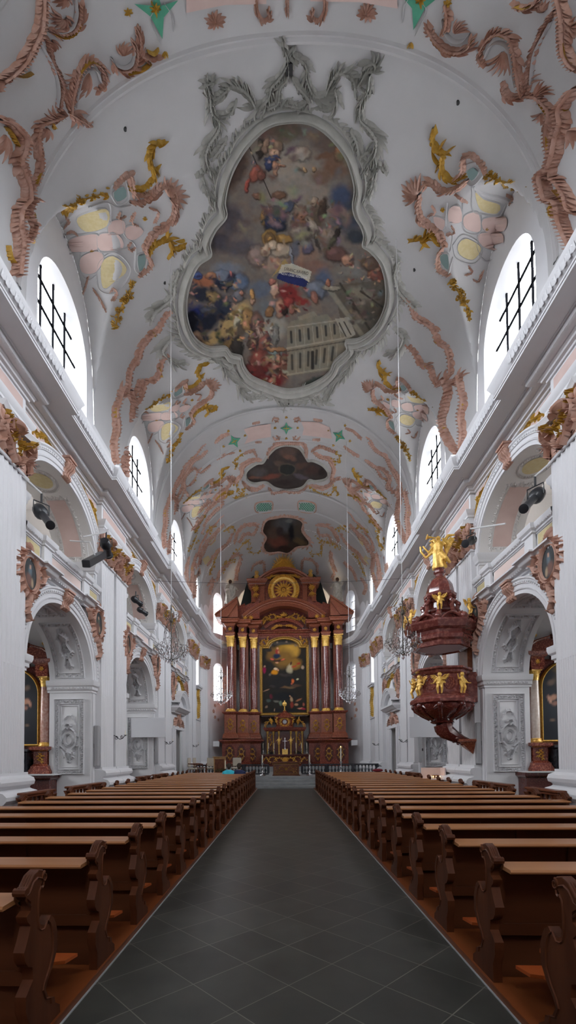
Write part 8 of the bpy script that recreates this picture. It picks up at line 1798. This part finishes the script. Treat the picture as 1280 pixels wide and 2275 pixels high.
for s in (-1, 1):
    for k, yy in enumerate((14.6, 20.85, 27.1)):
        X = s*(A-.02); z = 2.25; t = thing('wall_sconce', 'curled iron candle arm between the %s pair of pilasters on the %s' % (ORD[k], WS[s]), 'sconce', (X, yy, z), 0, 'iron wall sconces')
        mb = MB(); pts = []
        for j in range(26): q = j/25; pts.append((-s*(.02+.5*q), 0, .06*math.sin(q*2*PI*1.2)))
        mb.tube(pts, .011, 5); scroll(mb, (-s*.2, 0, -.02), .06, 'y', 1.5, .2, 16); scroll(mb, (-s*.4, 0, .0), .06, 'y', 1.5, .2, 16, -1); mb.box(-.01, .01, -.05, .05, -.08, .08); mb.build('curled_arm', 'iron', t, smooth=True)
        mb = MB(); mb.lathe([(.05, 0), (.055, .015), (.02, .02)], (-s*.5, 0, .06), 10); dp_ = mb.build('drip_pan', 'iron', t); mb = MB(); mb.lathe([(.013, 0), (.013, .14), (.003, .145)], (-s*.5, 0, .08), 8); mb.build('candle', 'candle_wax', dp_)
# cable across the nave
t = thing('tie_wire', 'thin dark wire stretched across the nave at cornice height before the sanctuary', 'wire', (0, 19, 8.9)); mb = MB(); mb.tube([(-A+.2, 0, .22), (-2, 0, .02), (2, 0, 0), (A-.2, 0, .1)], .007, 5); mb.build('wire', 'iron', t)
# ------------------------------------------------------------------ wooden chapel rails
def baluster(mb, x, y, z0, h, r=.035, n=8): mb.lathe([(r*.9, 0), (r*.9, h*.06), (r*.5, h*.12), (r*1.25, h*.34), (r*.9, h*.5), (r*.45, h*.6), (r*.55, h*.85), (r*.9, h*.93), (r*.9, h)], (x, y, z0), n)
def chapel_rail(s, y0, y1, lab, X=None):
    X = X or s*5.12; t = thing('chapel_rail', lab, 'railing', (X, (y0+y1)/2, .05), 0, 'wooden chapel rails'); h = (y1-y0)/2
    mb = MB(); mb.bbox(-.10, .10, -h-.05, h+.05, .82, .87, .012); mb.bbox(-.07, .07, -h, h, .77, .82, .01); mb.build('handrail', 'dark_wood', t)
    mb = MB(); mb.bbox(-.08, .08, -h, h, 0, .12, .01); mb.build('bottom_rail', 'dark_wood', t)
    for e in (-1, 1): mb = MB(); mb.prism([(-.09, 0), (-.09, .3), (-.05, .4), (-.09, .55), (-.07, .68), (-.12, .77), (.12, .77), (.07, .68), (.09, .55), (.05, .4), (.09, .3), (.09, 0)], e*h-.05, e*h+.05, 'y'); mb.build('end_post', 'dark_wood', t)
    n = max(2, int((y1-y0)/.17))
    for k in range(n): mb = MB(); baluster(mb, 0, -h+2*h*(k+.5)/n, .12, .65, .04); mb.build('baluster', 'dark_wood', t, smooth=True)
    return t
for s in (-1, 1):
    for y0, y1, nm in ((8.7, 9.75, 'near part of the first chapel'), (10.6, 12.4, 'far part of the first chapel'), (15.7, 16.9, 'near part of the second chapel'), (17.6, 19.2, 'far part of the second chapel')):
        chapel_rail(s, y0, y1, 'dark wooden balustrade at the %s, %s side' % (nm, WS[s]))
# ------------------------------------------------------------------ chancel furniture
t = thing('altar_table', 'dark free-standing altar table with a gilded front at the head of the steps', 'altar table', (.05, 24.9, .54)); mb = MB(); mb.bbox(-.70, .70, -.32, .32, .05, .68, .01); mb.bbox(-.74, .74, -.36, .36, 0, .06, .01); mb.build('body', 'dark_wood', t)
mb = MB(); mb.bbox(-.83, .83, -.38, .38, .68, .75, .012); mb.build('table_top', 'dark_wood', t); mb = MB(); mb.tube([(-.64, -.33, .10), (.64, -.33, .10), (.64, -.33, .63), (-.64, -.33, .63)], .012, 5, True); mb.build('gilded_border', 'gold_dark', t)
R = Relief(plane_map(-.325), .02)
for sg in (-1, 1): R.scroll_c([(sg*.05, .36), (sg*.2, .5), (sg*.35, .4), (sg*.5, .25), (sg*.58, .42)], .025, sg, .06, .015, both=True, comb_step=.05); R.scroll_c([(sg*.1, .2), (sg*.25, .28), (sg*.4, .2), (sg*.55, .16)], .02, sg, .05, .015, both=True, comb_step=.05)
R.fan((0, .36), 0, 5.8, 10, 0, .12, .04, .015); R.build('gilded_arabesque', 'gold_dark', t)
p = onZ(583, 1724, .54); candlestick('tall silver candlestick standing left of the altar table', (float(p[0]), 24.5, .545), .70, .42, None, 1.5)
p = onZ(689, 1724, .54); candlestick('tall silver candlestick standing right of the altar table', (float(p[0]), 24.5, .545), .70, .42, None, 1.5)
candlestick('lit thick white candle on a silver stand to the right of the steps', (3.0, 24.6, .545), .75, .75, None, 1.4, True)
candlestick('thick white candle among plants at the left of the chancel', (-3.25, 24.6, .545), .40, .44, None, 1.3)
# dark marble communion rail
t = thing('communion_rail', 'dark marble balustrade running across the back of the chancel', 'railing', (0, 26.4, .54))
for sg in (-1, 1):
    mb = MB(); a, b = sorted((sg*.95, sg*5.35)); mb.bbox(a, b, -.14, .14, .52, .60, .012); mb.build('handrail', 'black_marble', t); mb = MB(); mb.bbox(a, b, -.13, .13, 0, .08, .01); mb.build('plinth', 'black_marble', t)
    for x in (.98, 2.4, 3.9, 5.3): mb = MB(); mb.box(sg*x-.07, sg*x+.07, -.12, .12, .08, .52); mb.build('pier', 'black_marble', t)
    for k in range(22):
        x = 1.15+4.05*k/21; mb = MB(); baluster(mb, sg*x, 0, .08, .44, .055); mb.build('baluster', 'black_marble', t, smooth=True)
def armchair(label, loc, rz):
    t = thing('upholstered_chair', label, 'chair', loc, rz, 'cream upholstered chancel chairs'); mb = MB(); mb.bbox(-.26, .26, -.24, .24, .36, .46, .03); mb.build('seat', 'cream_fabric', t, smooth=True)
    mb = MB(); mb.bbox(-.25, .25, .20, .27, .50, 1.0, .03); mb.build('backrest', 'cream_fabric', t, smooth=True)
    for x in (-.24, .24):
        for y in (-.21, .23): mb = MB(); limb(mb, [(x, y, .38), (x*1.05, y*1.05, .2), (x*1.02, y*1.05, 0)], .03, .02); mb.build('leg', 'dark_wood', t, smooth=True)
        mb = MB(); limb(mb, [(x, .22, .68), (x*1.08, -.05, .66), (x*1.05, -.2, .62)], .025, .03); limb(mb, [(x*1.05, -.16, .62), (x, -.16, .44)], .02, .02); mb.build('armrest', 'dark_wood', t, smooth=True)
    return t
armchair('cream upholstered chair turned sideways at the far left of the chancel', (-5.0, 24.6, .54), 1.5); armchair('second cream upholstered chair just behind the leftmost one', (-4.85, 25.3, .54), 1.5); armchair('cream upholstered chair facing the nave left of the wooden lectern', (-4.15, 25.4, .54), .1); armchair('cream upholstered chair behind the thick candle near the two people', (-2.75, 25.7, .54), .0)
t = thing('side_table', 'low dark table between the upholstered chairs on the left of the chancel', 'table', (-4.55, 24.7, .54)); mb = MB(); mb.bbox(-.28, .28, -.2, .2, .44, .48, .008); mb.build('table_top', 'dark_wood', t)
for x in (-.24, .24):
    for y in (-.16, .16): mb = MB(); mb.box(x-.02, x+.02, y-.02, y+.02, 0, .44); mb.build('leg', 'dark_wood', t)
t = thing('wooden_lectern', 'light brown wooden box-shaped lectern on the left of the chancel', 'lectern', (-3.6, 25.0, .54)); mb = MB(); mb.bbox(-.32, .32, -.18, .18, 0, 1.02, .01); mb.build('body', 'oak_box', t); mb = MB(); mb.bbox(-.37, .37, -.24, .24, 1.02, 1.06, .01); mb.build('top', 'oak_box', t)
mb = MB(); mb.box(-.26, .26, -.185, -.18, .1, .92); mb.build('front_panel', 'dark_wood', t)
def bush(name, label, loc, r, n=160, h=.5):
    t = thing(name, label, 'plant', loc); mb = MB()
    for k in range(n):
        a = rng.uniform(0, 6.28); rr = r*math.sqrt(rng.uniform(0, 1)); z = rng.uniform(.1, h)*(1-.4*rr/r); c = (rr*math.cos(a), rr*math.sin(a)*.7, z); b = rng.uniform(0, 6.28); L_ = .09; d = Vector((math.cos(b), math.sin(b), rng.uniform(-.2, .9)))*L_; sd = Vector((-math.sin(b), math.cos(b), 0))*.022; c = Vector(c); mb.add([c, c+d*.5+sd, c+d, c+d*.5-sd], [(0, 1, 2, 3)])
    mb.build('foliage', 'foliage', t); mb = MB(); mb.lathe([(.10, 0), (.13, .14), (.14, .15), (.12, .15)], n=12); mb.build('pot', 'iron', t); return t
bush('potted_plant', 'dark green leafy plant in front of the wooden lectern', (-3.45, 24.45, .54), .34, 200, .5); bush('potted_plant', 'flower arrangement with dark leaves around the thick candle on the left', (-3.05, 24.35, .54), .22, 120, .38)
for sg in (-1, 1): bush('altar_greenery', 'low greenery on the high altar ledge, %s of the tabernacle' % WS[sg], (sg*.95, 31.85, ZA(1676)), .34, 90, .3)
t = thing('white_box', 'small white wall box beside the high altar on the left', 'box', (-4.75, 31.3, 2.3)); mb = MB(); mb.bbox(-.2, .2, -.12, .12, 0, .36, .01); mb.build('box', 'stucco_white', t); t = thing('white_box', 'small white wall box beside the high altar on the right', 'box', (4.75, 31.3, 2.3)); mb = MB(); mb.bbox(-.2, .2, -.12, .12, 0, .36, .01); mb.build('box', 'stucco_white', t)
t = thing('cushion', 'small dark red cushion on the book ledge of the foremost right pew', 'cushion', (4.2, 2.28+21*.885-.03, .85)); mb = MB(); mb.ball((0, 0, .075), .2, sx=1.2, sy=.5, sz=.38, n=14, m=8); mb.build('cushion', 'soft_red', t, smooth=True)
# two people seated in the foremost left pews
def sitter(label, loc, rz, cloth, cloth2=None):
    t = thing('person', label, 'person', loc, rz)
    mb = MB(); rings = []
    for z, rx, ry, oy in ((.0, .15, .11, 0), (.12, .145, .10, 0), (.3, .15, .10, .01), (.42, .17, .09, .03), (.48, .15, .08, .05), (.53, .08, .06, .06), (.57, .05, .05, .07)): rings.append([(rx*math.cos(a), oy+ry*math.sin(a), z) for a in np.linspace(0, 2*PI, 21)[:-1]])
    mb.loft(rings, True, True, True); mb.ball((0, .09, .70), .088, sy=1.15, sz=1.25, n=14, m=10); limb(mb, [(0, .07, .55), (0, .08, .64)], .05, .045)
    mb.ball((0, .195, .69), .016); 
    for k in (-1, 1):
        limb(mb, [(k*.19, .04, .47), (k*.25, .08, .27), (k*.15, .30, .17)], .058, .036); mb.ball((k*.088, .09, .70), .02); limb(mb, [(k*.10, .02, .03), (k*.12, .25, .04), (k*.12, .42, .03)], .085, .065); limb(mb, [(k*.12, .42, .03), (k*.12, .43, -.2), (k*.12, .42, -.38)], .06, .045); limb(mb, [(k*.12, .40, -.39), (k*.12, .54, -.40)], .04, .035)
        for f in range(5): a = (f-2)*.018; limb(mb, [(k*.15+a, .30, .17), (k*.14+a, .36, .16), (k*.13+a, .385+.008*(2-abs(f-2)), .14)], .011, .008)
    fused(mb, 'body', 'skin', t, .016)
    mb = MB(); rings = []
    for z, rx, ry, oy in ((-.02, .21, .165, 0), (.12, .2, .155, 0), (.3, .21, .15, .01), (.42, .235, .14, .03), (.50, .215, .125, .05), (.55, .12, .085, .06)): rings.append([(rx*(1+.02*math.sin(5*a+z*20))*math.cos(a), oy+ry*math.sin(a), z) for a in np.linspace(0, 2*PI, 25)[:-1]])
    mb.loft(rings, True, True, True)
    for k in (-1, 1): limb(mb, [(k*.20, .04, .47), (k*.26, .08, .27), (k*.155, .28, .175)], .075, .055)
    fused(mb, 'jacket', cloth, t, .018)
    mb = MB(); mb.ball((0, .07, .725), .105, sy=1.05, sz=1.15, n=16, m=10); mb.ball((0, .02, .66), .075, sz=1.2); mb.build('hair', 'hair', t, smooth=True)
    mb = MB()
    for k in (-1, 1): limb(mb, [(k*.10, .02, .03), (k*.12, .25, .04), (k*.12, .43, .03)], .1, .08); limb(mb, [(k*.12, .42, .03), (k*.12, .43, -.2), (k*.12, .42, -.36)], .07, .058)
    mb.ball((0, .0, .03), .17, sy=.8, sz=.6); fused(mb, 'trousers', cloth2 or 'navy_cloth', t, .02)
    return t
zb_ = .05+.425
sitter('person seen from behind in a bright cyan jacket seated in a front left pew', (-2.42, 2.40+19*.885+.22, zb_), 0, 'cyan_cloth'); sitter('person seen from behind in a dark navy jacket with grey collar seated near the aisle', (-1.98, 2.40+19*.885+.24, zb_), 0, 'navy_cloth')
# votive candle stand, right
t = thing('votive_stand', 'pale pink box of lit votive candles on the right by the second chapel', 'candle stand', (5.0, 15.6, .05)); mb = MB(); mb.bbox(-.28, .28, -.22, .22, .0, .72, .01); mb.build('stand', 'dark_wood', t); mb = MB(); mb.box(-.34, .34, .2, .24, .72, 1.12); mb.box(.30, .34, -.24, .2, .72, 1.12); mb.box(-.34, .34, -.26, .24, .72, .76); mb.build('wind_guard', 'pale_pink', t)
for k in range(7): mb = MB(); mb.lathe([(.022, 0), (.022, .05), (.003, .055)], (-.2+.065*k, -.1+.05*(k % 2), .76), 8); c = mb.build('tea_light', 'candle_wax', t); mb = MB(); mb.lathe([(.002, 0), (.008, .012), (.001, .035)], (-.2+.065*k, -.1+.05*(k % 2), .815), 6); mb.build('flame', 'flame', c)
# vault ventilation openings
for k, (px_, py_, w_) in enumerate(((643, 147, 7), (642, 893, 3.2))):
    p, n = hitvault([(px_, py_)]); t = thing('vault_opening', 'small square dark opening in the vault %s the great fresco' % ('above', 'below')[k], 'opening', tuple(p[0])); r_ = w_*.011; mb = MB(); mb.box(-r_, r_, -r_*1.2, r_*1.2, -.1, .12); mb.build('shaft', 'dark_recess', t); mb.v = []
for k, (px_, py_, nm) in enumerate(((278, 286, 'upper left of the great fresco'), (1018, 227, 'upper right of the great fresco'), (366, 628, 'left of the great fresco'), (921, 599, 'right of the great fresco'))):
    p, n = hitvault([(px_, py_)]); t = thing('vault_hole', 'tiny round dark hole in the vault '+nm, 'opening', tuple(p[0])); mb = MB(); mb.lathe([(.035, -.03), (.035, .05)], n=10); mb.build('hole', 'dark_recess', t)
# warm lamps behind the altar pediment
for x in (-2.2, 2.2):
    l = bpy.data.lights.new('altar_lamp', 'POINT'); l.energy = 210; l.color = (1, .84, .62); l.shadow_soft_size = .12; o = bpy.data.objects.new('altar_lamp', l); C.objects.link(o); o.location = (x*.9, 34.75, 11.6)
